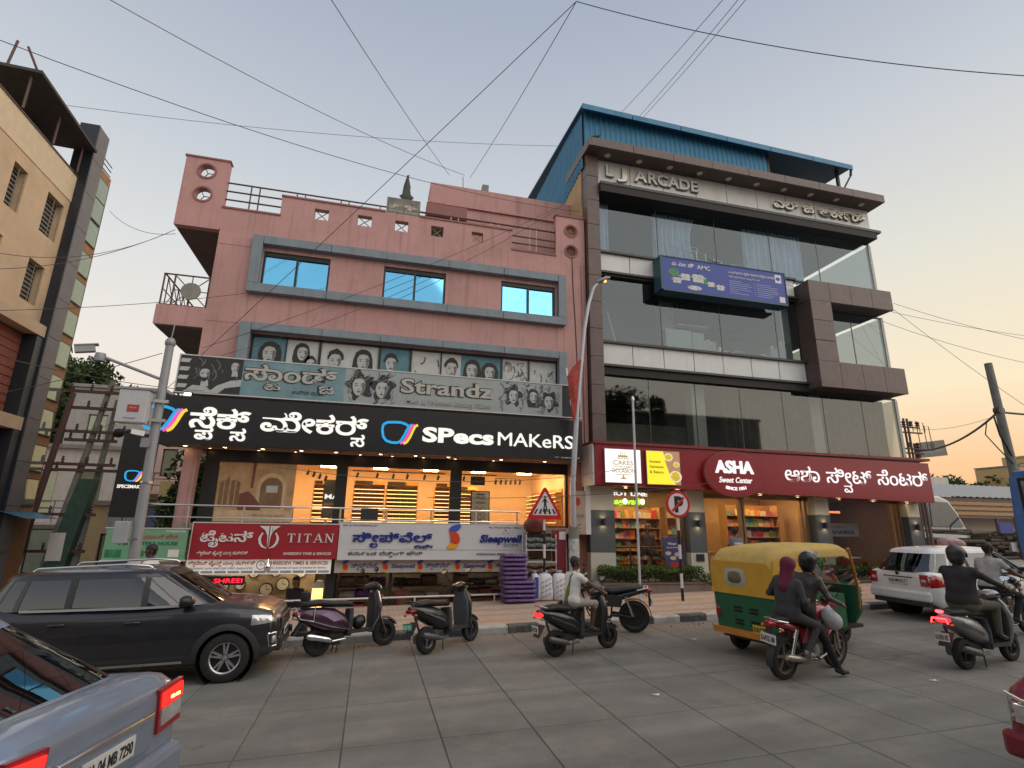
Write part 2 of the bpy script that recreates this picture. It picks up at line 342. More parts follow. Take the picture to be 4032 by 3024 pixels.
# road: cast concrete slabs with open joints, each slab its own piece
m_bed=mat('joint filler',(.095,.09,.082),.95,var=.2)
def road_mat(name,col):
    m=mat(name,col,.86,var=.13,scale=2.2,bump=.18,bscale=45,dirt=tuple(c*.62 for c in col),dscale=.9,damt=.55)
    n,l=m.node_tree.nodes,m.node_tree.links; b=n['Principled BSDF']; src=b.inputs['Base Color'].links[0].from_socket
    tc=[x for x in n if x.type=='TEX_COORD'][0]; gi=n.new('ShaderNodeNewGeometry')
    # tyre-polished streaks that run along the road, and pale dust patches
    mp=n.new('ShaderNodeMapping'); mp.inputs['Scale'].default_value=(.10,1.3,1); l.new(gi.outputs['Position'],mp.inputs[0])
    z=n.new('ShaderNodeTexNoise'); z.inputs['Scale'].default_value=1.2; z.inputs['Detail'].default_value=5; l.new(mp.outputs[0],z.inputs['Vector'])
    r=n.new('ShaderNodeMapRange'); r.inputs[1].default_value=.40; r.inputs[2].default_value=.68; r.inputs[4].default_value=.62; l.new(z.outputs['Fac'],r.inputs[0])
    x=n.new('ShaderNodeMix'); x.data_type='RGBA'; l.new(r.outputs[0],x.inputs[0]); l.new(src,x.inputs[6]); x.inputs[7].default_value=(.088,.084,.077,1)
    z2=n.new('ShaderNodeTexNoise'); z2.inputs['Scale'].default_value=.75; z2.inputs['Detail'].default_value=9; z2.inputs['Roughness'].default_value=.72; l.new(gi.outputs['Position'],z2.inputs['Vector'])
    r2=n.new('ShaderNodeMapRange'); r2.inputs[1].default_value=.52; r2.inputs[2].default_value=.72; r2.inputs[4].default_value=.6; l.new(z2.outputs['Fac'],r2.inputs[0])
    x2=n.new('ShaderNodeMix'); x2.data_type='RGBA'; l.new(r2.outputs[0],x2.inputs[0]); l.new(x.outputs[2],x2.inputs[6]); x2.inputs[7].default_value=(.29,.25,.205,1)
    # specks of grit and oil
    z3=n.new('ShaderNodeTexNoise'); z3.inputs['Scale'].default_value=38; z3.inputs['Detail'].default_value=3; l.new(gi.outputs['Position'],z3.inputs['Vector'])
    r3=n.new('ShaderNodeMapRange'); r3.inputs[1].default_value=.62; r3.inputs[2].default_value=.74; r3.inputs[4].default_value=.45; l.new(z3.outputs['Fac'],r3.inputs[0])
    x3=n.new('ShaderNodeMix'); x3.data_type='RGBA'; l.new(r3.outputs[0],x3.inputs[0]); l.new(x2.outputs[2],x3.inputs[6]); x3.inputs[7].default_value=(.055,.05,.047,1)
    # brown dust gathered in the gutter along the kerb, and dark drips of oil
    w=n.new('ShaderNodeSeparateXYZ'); l.new(gi.outputs['Position'],w.inputs[0]); z4=n.new('ShaderNodeTexNoise'); z4.inputs['Scale'].default_value=2.2; z4.inputs['Detail'].default_value=8; l.new(gi.outputs['Position'],z4.inputs['Vector'])
    ad=n.new('ShaderNodeMath'); ad.operation='MULTIPLY_ADD'; ad.inputs[1].default_value=1.8; l.new(z4.outputs['Fac'],ad.inputs[0]); l.new(w.outputs['Y'],ad.inputs[2]); r4=n.new('ShaderNodeMapRange'); r4.inputs[1].default_value=10.6; r4.inputs[2].default_value=11.75; r4.inputs[4].default_value=.75; l.new(ad.outputs[0],r4.inputs[0])
    x4=n.new('ShaderNodeMix'); x4.data_type='RGBA'; l.new(r4.outputs[0],x4.inputs[0]); l.new(x3.outputs[2],x4.inputs[6]); x4.inputs[7].default_value=(.20,.155,.12,1)
    z5=n.new('ShaderNodeTexNoise'); z5.inputs['Scale'].default_value=.9; z5.inputs['Detail'].default_value=4; z5.inputs['Distortion'].default_value=1.2; l.new(gi.outputs['Position'],z5.inputs['Vector']); r5=n.new('ShaderNodeMapRange'); r5.inputs[1].default_value=.66; r5.inputs[2].default_value=.74; r5.inputs[4].default_value=.6; l.new(z5.outputs['Fac'],r5.inputs[0])
    x5=n.new('ShaderNodeMix'); x5.data_type='RGBA'; l.new(r5.outputs[0],x5.inputs[0]); l.new(x4.outputs[2],x5.inputs[6]); x5.inputs[7].default_value=(.05,.047,.043,1)
    l.new(x5.outputs[2],b.inputs['Base Color']); return m
m_road=[road_mat('road concrete',(.195,.187,.170)),road_mat('road concrete paler',(.208,.198,.179)),road_mat('road concrete darker',(.182,.175,.160))]
road=thing('road',None,None,(0,0,0)); tag(road,kind='structure')
bed=sheet(MB(),[-60,-15,22,60],[-9,10.8],-.012); bed.build('road_bed',m_bed,road)
rng=random.Random(3)
def slab(x0,x1,y0,y1,dz=0,m=None):
    g=.003; x0,x1,y0,y1=x0+g,x1-g,y0+g,y1-g; a,b=gz(x0)+dz,gz(x1)+dz; c=.006
    mb=MB(); mb.add([(x0,y0,a-.012),(x1,y0,b-.012),(x1,y1,b-.012),(x0,y1,a-.012),(x0+c,y0+c,a),(x1-c,y0+c,b),(x1-c,y1-c,b),(x0+c,y1-c,a)],[(4,5,6,7),(0,1,5,4),(1,2,6,5),(2,3,7,6),(3,0,4,7)])
    return mb.build('road_slab',m or rng.choice(m_road),road)
xs=[-12.0+.955*i+.44 for i in range(37)]
for j,(ya,yb) in enumerate(((1.2,2.4),(2.4,3.6),(3.6,4.8),(4.8,6.03),(6.03,7.3))):
    for i in range(len(xs)-1):
        if -8<xs[i]<19 and (j>1 or 0<=xs[i]<4): slab(xs[i],xs[i+1],ya,yb,rng.uniform(-.0015,.0015))
for i in range(len(xs)-1): slab(xs[i],xs[i+1],7.3,10.78,rng.uniform(-.0015,.0015))
for ya,yb in((-9,1.2),(1.2,4.8)):
    slab(-60,xs[0],ya,yb); slab(xs[-1],60,ya,yb)
slab(-60,xs[0],4.8,10.78); slab(xs[-1],60,4.8,10.78)
slab(xs[0],xs[-1],-9,1.2)
for a,b,c,d in((xs[0],-.0,1.2,3.6),(4.3,xs[-1],1.2,3.6)):
    pass
def fill(a,b,c,d): slab(a,b,c,d)
def nearest(v): return min(xs,key=lambda t:abs(t-v))
lo=[x for x in xs if x>=0][0]; hi=[x for x in xs if x>=4][0]
fill(xs[0],lo,1.2,3.6); fill(hi,xs[-1],1.2,3.6)
l8=[x for x in xs if x>-8][0]; h19=[x for x in xs if x>=19][0]
fill(xs[0],l8,3.6,7.3); fill(h19,xs[-1],3.6,7.3)
# kerb stones painted by turns black and white
m_kw=mat('worn white kerb paint',(.42,.40,.37),.85,var=.2,scale=9,bump=.4,dirt=(.16,.145,.13),dscale=3,damt=.8)
m_kb=mat('worn black kerb paint',(.06,.062,.066),.8,var=.3,scale=9,bump=.4,dirt=(.2,.185,.165),dscale=3,damt=.7)
kerb=thing('kerb',None,None,(0,10.8,0)); tag(kerb,kind='structure')
ks=.62; x=-14.0; i=0
while x<21:
    a,b=gz(x),gz(x+ks); j=rng.uniform(-.006,.006); g=.008
    mb=MB(); P=[(10.8+j,-.03),(10.8+j,.105),(10.825+j,.13),(11.02,.13),(11.02,-.03)]
    mb.rings([[(xx,p[0],gz(xx)+p[1]) for p in P] for xx in (x+g,x+ks-g)]); mb.build('kerb_stone',m_kb if i%2 else m_kw,kerb,fix=True); x+=ks; i+=1
bx('kerb_run',m_kw,kerb,-60,-14.0,10.8,11.02,gz(-15)-.03,gz(-15)+.12); bx('kerb_run',m_kw,kerb,21,60,10.8,11.02,gz(22)-.1,gz(22)+.12)
# footway of small interlocking pavers in red and grey courses
def paver_mat():
    m=mat('footway pavers',(.30,.235,.195),.9,var=0,dirt=None); n,l=m.node_tree.nodes,m.node_tree.links; b=n['Principled BSDF']
    g=n.new('ShaderNodeNewGeometry'); br=n.new('ShaderNodeTexBrick'); l.new(g.outputs['Position'],br.inputs['Vector'])
    br.inputs['Scale'].default_value=1; br.inputs['Brick Width'].default_value=.22; br.inputs['Row Height'].default_value=.115; br.inputs['Mortar Size'].default_value=.006
    br.inputs['Color1'].default_value=(.40,.32,.26,1); br.inputs['Color2'].default_value=(.47,.385,.315,1); br.inputs['Mortar'].default_value=(.19,.15,.12,1)
    w=n.new('ShaderNodeSeparateXYZ'); l.new(g.outputs['Position'],w.inputs[0])
    md=n.new('ShaderNodeMath'); md.operation='PINGPONG'; md.inputs[1].default_value=.345; l.new(w.outputs['Y'],md.inputs[0])
    gt=n.new('ShaderNodeMath'); gt.operation='GREATER_THAN'; gt.inputs[1].default_value=.23; l.new(md.outputs[0],gt.inputs[0])
    x=n.new('ShaderNodeMix'); x.data_type='RGBA'; x.blend_type='MULTIPLY'; l.new(gt.outputs[0],x.inputs[0]); l.new(br.outputs[0],x.inputs[6]); x.inputs[7].default_value=(1.0,.72,.65,1)
    z=n.new('ShaderNodeTexNoise'); z.inputs['Scale'].default_value=1.4; z.inputs['Detail'].default_value=8; l.new(g.outputs['Position'],z.inputs['Vector'])
    r=n.new('ShaderNodeMapRange'); r.inputs[1].default_value=.4; r.inputs[2].default_value=.75; r.inputs[4].default_value=.6; l.new(z.outputs['Fac'],r.inputs[0])
    y=n.new('ShaderNodeMix'); y.data_type='RGBA'; l.new(r.outputs[0],y.inputs[0]); l.new(x.outputs[2],y.inputs[6]); y.inputs[7].default_value=(.34,.27,.21,1)
    l.new(y.outputs[2],b.inputs['Base Color']); bp=n.new('ShaderNodeBump'); bp.inputs['Strength'].default_value=.5; bp.inputs['Distance'].default_value=.01; l.new(br.outputs['Fac'],bp.inputs['Height']); bp.invert=True; l.new(bp.outputs[0],b.inputs['Normal']); return m
m_pave=paver_mat()
mb=MB()
for a,b,d in((-60,-15,14.3),(-15,-4.25,14.3),(-4.25,5.6,14.2),(5.6,21,16),(21,60,16)):
    mb.add([(a,11.02,gz(a)+.128),(b,11.02,gz(b)+.128),(b,d,gz(b)+.128),(a,d,gz(a)+.128),(a,11.02,gz(a)-.1),(b,11.02,gz(b)-.1),(b,d,gz(b)-.1),(a,d,gz(a)-.1)],[(0,1,2,3),(1,0,4,5),(3,2,6,7)])
tag(mb.build('pavement',m_pave),kind='structure')
# ================================================================== pink three-storey building
pk=thing('pink_building','salmon pink shop building with grey window bands and stepped parapet','building',(.8,17,0))
Y0=15.0
mb=MB(); wins=[(-3.5,-1.7,8.40,9.50),(-.18,1.67,8.40,9.50),(3.41,5.19,8.40,9.50)]
holed(mb,-4.72,6.24,3.86,10.02,Y0,15.25,wins+[(-3.52,5.26,5.3,7.02)])
mb.build('wall',m_pink,pk)
# hairline cracks and pour joints on the plaster
m_crack=mat('plaster crack',(.22,.10,.09),.9,var=.1)
mb=MB()
for z in(9.55,7.26): mb.box(-4.72,-3.85,Y0-.003,Y0,z,z+.012)
for x,z,l in((-.62,10.1,.55),(-.35,10.0,.35),(2.2,10.15,.3),(4.1,7.7,.5),(-1.9,7.8,.3)):
    px,pz=x,z
    for q in range(7):
        nx,nz=px+rng.uniform(-.03,.03),pz-l/7; mb.add([(px-.004,Y0-.002,pz),(px+.004,Y0-.002,pz),(nx+.004,Y0-.002,nz),(nx-.004,Y0-.002,nz)],[(0,1,2,3)]); px,pz=nx,nz
mb.build('plaster_crack',m_crack,pk)
# parapet with square openings
sq=[(-2.3,-1.9,10.72,11.07),(-1.07,-.66,10.72,11.07),(.04,.43,10.72,11.07),(1.13,1.52,10.72,11.07),(2.41,2.78,10.72,11.07)]
mb=MB(); holed(mb,-3.23,3.72,10.02,11.30,Y0,15.2,sq); mb.box(-4.74,-3.23,Y0,15.2,10.02,10.66); mb.box(3.72,5.23,Y0,15.2,10.02,10.62)
mb.build('parapet',m_pink,pk)
mb=MB()
for x0,x1,z in((-4.76,-3.2,10.66),(-3.25,-.27,11.30),(.76,3.74,11.30),(3.72,5.24,10.62)): mb.box(x0,x1,Y0-.03,15.23,z,z+.055)
mb.build('coping',m_pinkd,pk)
for q in sq:
    mb=MB(); mb.tube([(q[0],15.1,q[2]),(q[1],15.1,q[3])],.014,6); mb.tube([(q[0],15.1,q[3]),(q[1],15.1,q[2])],.014,6); mb.build('cross_bar',mat('brass coloured bar',(.32,.24,.09),.5,var=.1),pk)
# corner towers with round openings
def tower(x0,x1,z0,z1,cs,r):
    mb=MB(); cx=(x0+x1)/2; zc=sorted(c[1] for c in cs); cut=(zc[0]+zc[1])/2
    round_hole(mb,x0,x1,zc[0]-.5,cut,cs[0][0],zc[0],r,Y0,15.2); round_hole(mb,x0,x1,cut,z1,cs[0][0],zc[1],r,Y0,15.2); mb.box(x0,x1,Y0,15.2,z0,zc[0]-.5)
    t=mb.build('tower_wall',m_pink,pk)
    for c in cs:
        mb=MB(); mb.lathe([(r,0),(r+.055,0),(r+.055,-.025),(r,-.025)],(c[0],Y0,c[1]),'y',28)
        for a in(90,210,330,): mb.tube([(c[0],15.12,c[1]),(c[0]+r*math.cos(RD(a+30)),15.12,c[1]+r*math.sin(RD(a+30)))],.013,6)
        mb.build('round_grille',m_pinkd,pk,smooth=40)
    bx('tower_coping',m_pinkd,pk,x0-.03,x1+.03,Y0-.03,15.23,z1,z1+.05)
tower(-5.88,-4.74,9.97,12.15,[(-5.3,11.0),(-5.3,11.75)],.20)
tower(5.23,6.24,10.02,12.12,[(5.76,10.87),(5.76,11.62)],.19)
# overhanging slab behind the left tower and the side balcony
m_soff=mat('stained soffit',(.16,.145,.135),.9,var=.2,scale=3,dirt=(.07,.06,.055),damt=.6)
bx('overhang_slab',m_soff,pk,-5.87,-4.72,15.2,19.2,9.97,10.12); bx('overhang_parapet',m_pink,pk,-5.88,-5.7,15.2,19.2,10.12,10.7)
bx('side_wall',m_pink,pk,-4.72,-4.5,15.25,24,3.9,10.3); bx('roof_slab',m_conc,pk,-4.7,6.2,15.2,24,10.25,10.4); bx('rear_wall',m_pink,pk,-4.72,6.24,24,24.2,0,10.4)
bx('balcony_slab',m_soff,pk,-5.9,-4.72,15.12,19.2,7.03,7.17); bx('balcony_front',m_pink,pk,-5.91,-4.72,Y0,15.12,7.05,7.6); bx('balcony_side',m_pink,pk,-5.91,-5.79,15.12,19.2,7.05,7.6)
bal=MB()
for a,b in(((-5.88,15.06,8.5),(-4.74,15.06,8.5)),((-5.88,15.06,7.62),(-4.74,15.06,7.62)),((-5.86,15.06,7.6),(-5.86,15.06,8.5)),((-4.76,15.06,7.6),(-4.76,15.06,8.5)),((-5.6,15.06,7.6),(-5.6,15.06,8.5))): bal.tube([a,b],.022,6)
for a in range(0,360,45):
    c,s=math.cos(RD(a)),math.sin(RD(a)); t=min(.40/abs(c) if abs(c)>.01 else 9,.42/abs(s) if abs(s)>.01 else 9); bal.tube([(-5.18+.2*c,15.06,8.06+.2*s),(-5.18+t*c,15.06,8.06+t*s)],.014,5)
for y in(15.3,15.7,16.1,16.5,16.9,17.3):
    bal.tube([(-5.85,y,7.6),(-5.85,y,8.5)],.016,5); bal.tube([(-5.85,y,7.65),(-5.85,y+.4,8.1)],.012,5); bal.tube([(-5.85,y+.4,8.1),(-5.85,y,8.48)],.012,5)
bal.tube([(-5.85,15.06,8.5),(-5.85,19.2,8.5)],.022,6); bal.tube([(-5.85,15.06,8.06),(-5.85,19.2,8.06)],.014,6)
br=bal.build('balcony_railing',m_iron,pk,smooth=40)
mb=MB(); mb.lathe([(0,-.015),(.24,-.015),(.25,0),(.24,.015),(0,.015)],(-5.18,15.06,8.06),'y',24); mb.build('sun_disc',m_conc,br,smooth=30)
# grey window bands, laid as separate segments
def band(zt,zb,h,xj):
    x0,x1=-3.79,5.50
    for a,b in zip([x0+.28]+xj,xj+[x1-.26]): bx('band_segment',m_band,pk,a+.006,b-.006,Y0-.2,Y0+.02,zt-h,zt,bevel=.008)
    if zb is not None:
        for a,b in zip([x0]+xj,xj+[x1]): bx('band_segment',m_band,pk,a+.006,b-.006,Y0-.2,Y0+.02,zb,zb+h,bevel=.008)
        z2=zb+h
    else: z2=5.9
    bx('band_segment',m_band,pk,x0,x0+.274,Y0-.2,Y0+.02,z2+.004,zt,bevel=.008); bx('band_segment',m_band,pk,x1-.254,x1,Y0-.2,Y0+.02,z2+.004,zt,bevel=.008)
band(9.88,8.17,.25,[-1.7,-.12,1.72,3.45]); band(7.28,None,.22,[-1.7,-.12,1.66,3.5])
m_frame=mat('window frame black',(.012,.012,.013),.4,var=.1)
def refl_glass():
    m=mat('blue mirror glass',(.20,.60,.92),.05,metal=1,var=.03,scale=1.5); return m
m_blueglass=refl_glass()
def window2(x0,x1,z0,z1):
    f=MB(); t=.055; y0,y1=15.05,15.14; f.box(x0,x0+t,y0,y1,z0,z1); f.box(x1-t,x1,y0,y1,z0,z1); f.box(x0+t,x1-t,y0,y1,z0,z0+t); f.box(x0+t,x1-t,y0,y1,z1-.13,z1); c=(x0+x1)/2; f.box(c-.03,c+.03,y0-.01,y1,z0+t,z1-.13)
    w=f.build('window',m_frame,pk)
    for k,(a,b) in enumerate(((x0+t,c-.03),(c+.03,x1-t))):
        mb=MB(); y=15.09+.012*k; tl=.004*(1 if k else -1); mb.quad((a,y+tl,z0+t),(b,y,z0+t),(b,y+.006,z1-.13),(a,y+tl+.006,z1-.13)); mb.build('pane',m_blueglass,w)
for q in wins: window2(*q)
# salon windows with large black-and-white portrait prints
m_paper=mat('poster paper',(.56,.575,.56),.6,var=.06,scale=3,dirt=(.35,.38,.37),dscale=4,damt=.5)
m_teal=mat('poster teal',(.10,.235,.29),.6,var=.2,scale=4)
m_ink=mat('poster ink',(.028,.03,.032),.6,var=.3,scale=14); m_skin2=mat('poster skin tone',(.47,.485,.475),.6,var=.10,scale=7); m_mid=mat('poster half tone',(.17,.18,.18),.6,var=.35,scale=10)
def blobpoly(cx,cz,rx,rz,n=22,j=.0,seed=0,a0=0,a1=2*PI):
    r=random.Random(seed); return [(cx+rx*math.cos(a)*(1+r.uniform(-j,j)),cz+rz*math.sin(a)*(1+r.uniform(-j,j))) for a in [a0+(a1-a0)*k/n for k in range(n)]]
def plate(mb,pts,y): mb.add([(p[0],y,p[1]) for p in pts],[tuple(range(len(pts)))])
def portrait(parent,cx,cz,s,style,y,seed=1):
    """a printed half-length face: dark hair shape, pale face, eyes, brows, nose line and mouth"""
    r=random.Random(seed); hair,face,lin=MB(),MB(),MB()
    if style=='long': plate(hair,[(cx+s*a,cz+s*b) for a,b in((-.36,-.75),(-.46,-.35),(-.43,.1),(-.33,.42),(-.12,.58),(.12,.58),(.32,.44),(.42,.12),(.45,-.3),(.52,-.6),(.40,-.75))],y)
    elif style=='bob': plate(hair,[(cx+s*a,cz+s*b) for a,b in((-.40,-.42),(-.50,-.1),(-.44,.3),(-.2,.56),(.1,.58),(.36,.42),(.47,.1),(.46,-.3),(.36,-.5))],y)
    elif style=='wild':
        P=[]
        for k in range(34):
            a=2*PI*k/34; q=1+.22*math.sin(5*a+seed)+r.uniform(-.12,.12); P.append((cx+s*.5*q*math.cos(a),cz+s*(.05+.58*q*math.sin(a))))
        plate(hair,P,y)
    else:
        P=[(cx-s*.33,cz+.08*s)]+[(cx+s*.36*math.cos(a)*(1+r.uniform(-.05,.1)),cz+s*(.12+.46*math.sin(a)*(1+r.uniform(-.02,.12)))) for a in [PI*(1-k/14) for k in range(15)]]+[(cx+s*.33,cz+.08*s)]
        plate(hair,P,y)
        plate(face,[(cx-s*.16,cz-.3*s),(cx-s*.2,cz-.75*s),(cx+s*.25,cz-.75*s),(cx+s*.18,cz-.3*s)],y-.0015)
    tx=r.uniform(-.05,.05)*s
    plate(face,[(cx+tx+s*a,cz+s*b) for a,b in((-.27,.12),(-.26,-.1),(-.2,-.3),(-.08,-.42),(.06,-.42),(.19,-.3),(.26,-.08),(.27,.14),(.18,.3),(0,.35),(-.18,.3))],y-.003)
    for sx in(-1,1):
        ex=cx+tx+sx*.125*s; plate(lin,blobpoly(ex,cz+.02*s,.055*s,.024*s,10),y-.0045); plate(lin,[(ex-.08*s,cz+.085*s),(ex+.08*s,cz+.095*s),(ex+.07*s,cz+.12*s),(ex-.07*s,cz+.115*s)],y-.0045)
    plate(lin,[(cx+tx-.045*s,cz-.14*s),(cx+tx+.05*s,cz-.145*s),(cx+tx+.03*s,cz-.165*s),(cx+tx-.03*s,cz-.165*s)],y-.0045); plate(lin,blobpoly(cx+tx,cz-.255*s,.09*s,.028*s,12),y-.0045)
    if style=='beard': plate(lin,[(cx+tx+s*a,cz+s*b) for a,b in((-.25,-.12),(-.2,-.32),(-.06,-.46),(.06,-.46),(.2,-.32),(.25,-.12),(.13,-.2),(0,-.215),(-.13,-.2))],y-.0043)
    shade=MB(); plate(shade,[(cx+tx+s*a,cz+s*b) for a,b in((.15,.2),(.27,.12),(.24,-.12),(.17,-.31),(.08,-.4),(.13,-.15))],y-.004)
    p=hair.build('printed_portrait',m_ink,parent); face.build('printed_face',m_skin2,p); tag(lin.build('printed_features',m_ink,p),kind='stuff'); shade.build('printed_shadow',m_mid,p)
panes=[(-3.46,-2.62,1),(-2.59,-1.76,0),(-1.69,-.14,0),(-.07,.75,1),(.81,1.64,0),(1.68,3.47,2),(3.52,4.32,0),(4.37,5.22,0)]
sal=MB()
for a,b in zip([-3.52]+[p[1] for p in panes],[p[0] for p in panes]+[5.26]): sal.box(a,b,15.06,15.18,5.3,7.02)
sal.box(-3.46,5.22,15.06,15.18,6.965,7.02); salw=sal.build('salon_window',m_frame,pk)
for k,(a,b,t) in enumerate(panes):
    mb=MB(); mb.quad((a,15.1,5.3),(b,15.1,5.3),(b,15.1,6.965),(a,15.1,6.965)); p=mb.build('window_print',m_teal if t==1 else m_paper,salw)
    if t==2:
        mb=MB(); mb.quad((2.25,15.098,5.3),(3.47,15.098,5.3),(3.47,15.098,6.965),(2.25,15.098,6.965)); mb.build('print_ground',m_teal,p)
for cx,cz,s,st,sd in((-3.0,6.5,.62,'bob',1),(-2.2,6.6,.5,'long',2),(-1.95,6.3,.42,'short',3),(-1.3,6.45,.6,'short',4),(-.55,6.5,.62,'long',5),(.22,6.5,.55,'short',6),(1.97,6.5,.58,'short',7),(2.6,6.5,.6,'long',8),(3.13,6.48,.55,'bob',9)):
    portrait(salw,cx,cz,s,st,15.085,sd)
def strokes(parent,x0,x1,z0,z1,y,n,seed,m=None):
    r=random.Random(seed); mb=MB()
    for k in range(n):
        x,z=r.uniform(x0,x1),r.uniform(z0,z1); a=r.uniform(-.4,1.2); l=r.uniform(.1,.35); pts=[]; w=r.uniform(.006,.02)
        P=[(x+l*t*math.cos(a+.9*t),z+l*t*math.sin(a+.9*t)) for t in [i/6 for i in range(7)]]; P=[p for p in P if x0<p[0]<x1 and z0<p[1]<z1]
        for p,q in zip(P,P[1:]): d=(q[1]-p[1],-(q[0]-p[0])); L=max(1e-6,math.hypot(*d)); d=(d[0]/L*w,d[1]/L*w); mb.add([(p[0]+d[0],y,p[1]+d[1]),(p[0]-d[0],y,p[1]-d[1]),(q[0]-d[0],y,q[1]-d[1]),(q[0]+d[0],y,q[1]+d[1])],[(0,1,2,3)])
    return tag(mb.build('printed_strokes',m or m_mid,parent),kind='stuff')
strokes(salw,3.55,4.3,6.15,6.9,15.085,26,1); strokes(salw,4.4,5.15,6.15,6.7,15.085,10,2); strokes(salw,.9,1.6,6.2,6.9,15.085,3,3,m_ink)
# rooftop: railing, name board, stair head, flag
mb=MB()
for z in(11.54,11.27,11.0): mb.tube([(-4.74,15.1,z),(-3.25 if z<11.4 else -.26,15.1,z)],.024,6)
for x in(-4.1,-3.87): mb.tube([(x,15.1,10.7),(x,15.1,11.54)],.02,6)
for x in(-2.85,-2.62,-1.6,-1.37,-.45): mb.tube([(x,15.1,11.33),(x,15.1,11.54)],.018,6)
mb.build('roof_railing',m_iron,pk,smooth=40)
mb=MB(); mb.tube([(.76,15.1,11.54),(5.23,15.1,11.54)],.03,6)
for z in(11.2,10.95): mb.tube([(3.74,15.1,z),(5.23,15.1,z)],.024,6)
mb.build('roof_railing',m_iron,pk,smooth=40)
for x,z in((1.75,11.33),(1.98,11.33),(3.05,11.33),(3.3,11.33),(4.35,10.67),(4.58,10.67)): mb=MB(); mb.tube([(x,15.1,z),(x,15.1,11.54)],.02,6); mb.build('railing_post',mat('pale rail post',(.55,.42,.38),.6,var=.1),pk,smooth=40)
mb=MB(); mb.tube([(5.78,14.985,10.66),(5.80,14.985,9.6),(5.86,14.985,8.4),(5.90,14.985,7.0),(5.93,14.985,5.4),(5.9,14.985,4.0)],.012,5); mb.build('hanging_wire',m_blackm,pk)
mb=MB(); mb.tube([(6.12,14.97,10.4),(6.12,14.97,3.95)],.035,8); mb.build('drain_pipe',mat('painted pipe',(.42,.24,.225),.7,var=.15,streak=.3),pk,smooth=40)
sh=MB(); sh.box(1.12,6.24,16.2,21,10.4,13.45); sh.box(1.05,6.24,16.12,21,12.62,12.7); st=sh.build('stair_head',m_pink,pk)
bx('sun_shade',m_pinkd,st,1.0,2.35,15.75,16.15,11.9,12.35); bx('doorway',m_blackm,st,1.25,2.2,16.16,16.19,10.42,11.9)
mb=MB(); mb.box(2.95,3.17,16.3,16.55,13.45,13.78); mb.build('roof_block',m_conc,st)
mb=MB(); mb.tube([(2.3,16.6,13.4),(2.28,16.6,14.15)],.018,6); mb.build('antenna',m_grey,st)
ns=thing('name_board','weathered grey rooftop board lettered Ammaji Arcade','sign',(.25,15.1,11.3))
bx('board',mat('weathered board',(.22,.215,.19),.9,var=.35,scale=8,bump=.3,dirt=(.08,.075,.06)),ns,-.26,.76,15.03,15.17,11.3,11.87,bevel=.01)
m_lt=mat('faded letter cream',(.5,.48,.4),.7,var=.1)
txt('lettering',m_lt,ns,'Ammaji Arcade',(-.2,15.03,11.37),w=.9,h=.1,bold=.01)
txt('lettering',m_lt,ns,'ಅಮಾ_ಮಜಿ ಆಕೇ೯ಡ್',(-.18,15.03,11.56),w=.86,h=.12,bold=.02,arc=1.0)
mb=MB()
for k in range(9): mb.lathe([(0,-.012),(.035,-.012),(.05,0)],(-.1+rng.uniform(0,.7),15.025,11.5+rng.uniform(0,.12)),'y',8)
mb.build('rosette',m_lt,ns)
fl=thing('roof_flag','drooping dark green flag on a short pole above the rooftop name board','flag',(.28,15.3,11.3))
mb=MB(); mb.tube([(.28,15.3,11.3),(.36,15.3,12.95)],.014,6); mb.build('pole',m_grey,fl)
mb=MB(); R=[]
for z,w in((12.93,.02),(12.5,.10),(12.2,.12),(12.1,.2),(12.0,.12),(11.7,.10),(11.45,.13)):
    R.append([(.32+w*math.cos(a)*(1+.35*math.sin(3*a+z*7)),15.3+w*.5*math.sin(a),z) for a in [2*PI*k/12 for k in range(12)]])
mb.rings(R); mb.build('cloth',mat('faded flag cloth',(.07,.085,.07),.9,var=.25),fl,smooth=60)
# ------------------------------------------------------------------ salon board
sb=thing('salon_sign','long grey salon board with portraits reading Strandz Men & Women Beauty Salon','sign',(.4,14.6,5.19))
m_sal=mat('salon board print',(.335,.375,.375),.5,var=.10,scale=2.5); m_sal2=mat('salon board teal',(.17,.29,.33),.5,var=.22,scale=2)
bx('board',m_sal,sb,-4.97,5.82,14.6,14.72,5.19,6.14)
mb=MB(); mb.box(-5.0,5.85,14.585,14.74,6.14,6.17); mb.box(-5.0,5.85,14.585,14.74,5.16,5.19); mb.box(-5.0,-4.97,14.585,14.74,5.19,6.14); mb.box(5.82,5.85,14.585,14.74,5.19,6.14); mb.build('frame',mat('sign trim',(.55,.56,.56),.4,var=.05),sb)
mb=MB(); mb.quad((-3.5,14.597,5.19),(-.95,14.597,5.19),(-.95,14.597,6.14),(-3.5,14.597,6.14)); mb.build('print_panel',m_sal2,sb)
mb=MB(); mb.quad((-4.97,14.597,5.19),(-3.5,14.597,5.19),(-3.5,14.597,6.14),(-4.97,14.597,6.14)); dkp=mb.build('print_panel',m_ink,sb)
mb=MB()
for z in(5.3,5.52,5.74,5.96): mb.quad((-4.96,14.595,z),(-4.76,14.595,z),(-4.72,14.595,z+.1),(-4.94,14.595,z+.1))
mb.build('printed_checks',m_skin2,sb)
portrait(sb,-4.35,5.68,.42,'beard',14.594,21); portrait(sb,-3.68,5.92,.34,'short',14.594,22)
mb=MB(); plate(mb,[(-4.25,5.2),(-4.05,5.4),(-3.75,5.55),(-3.5,5.6),(-3.5,5.42),(-3.85,5.35),(-4.0,5.2)],14.593); plate(mb,[(-4.8,5.2),(-4.6,5.38),(-4.3,5.36),(-4.1,5.2)],14.5935); mb.build('printed_arm',m_skin2,sb)
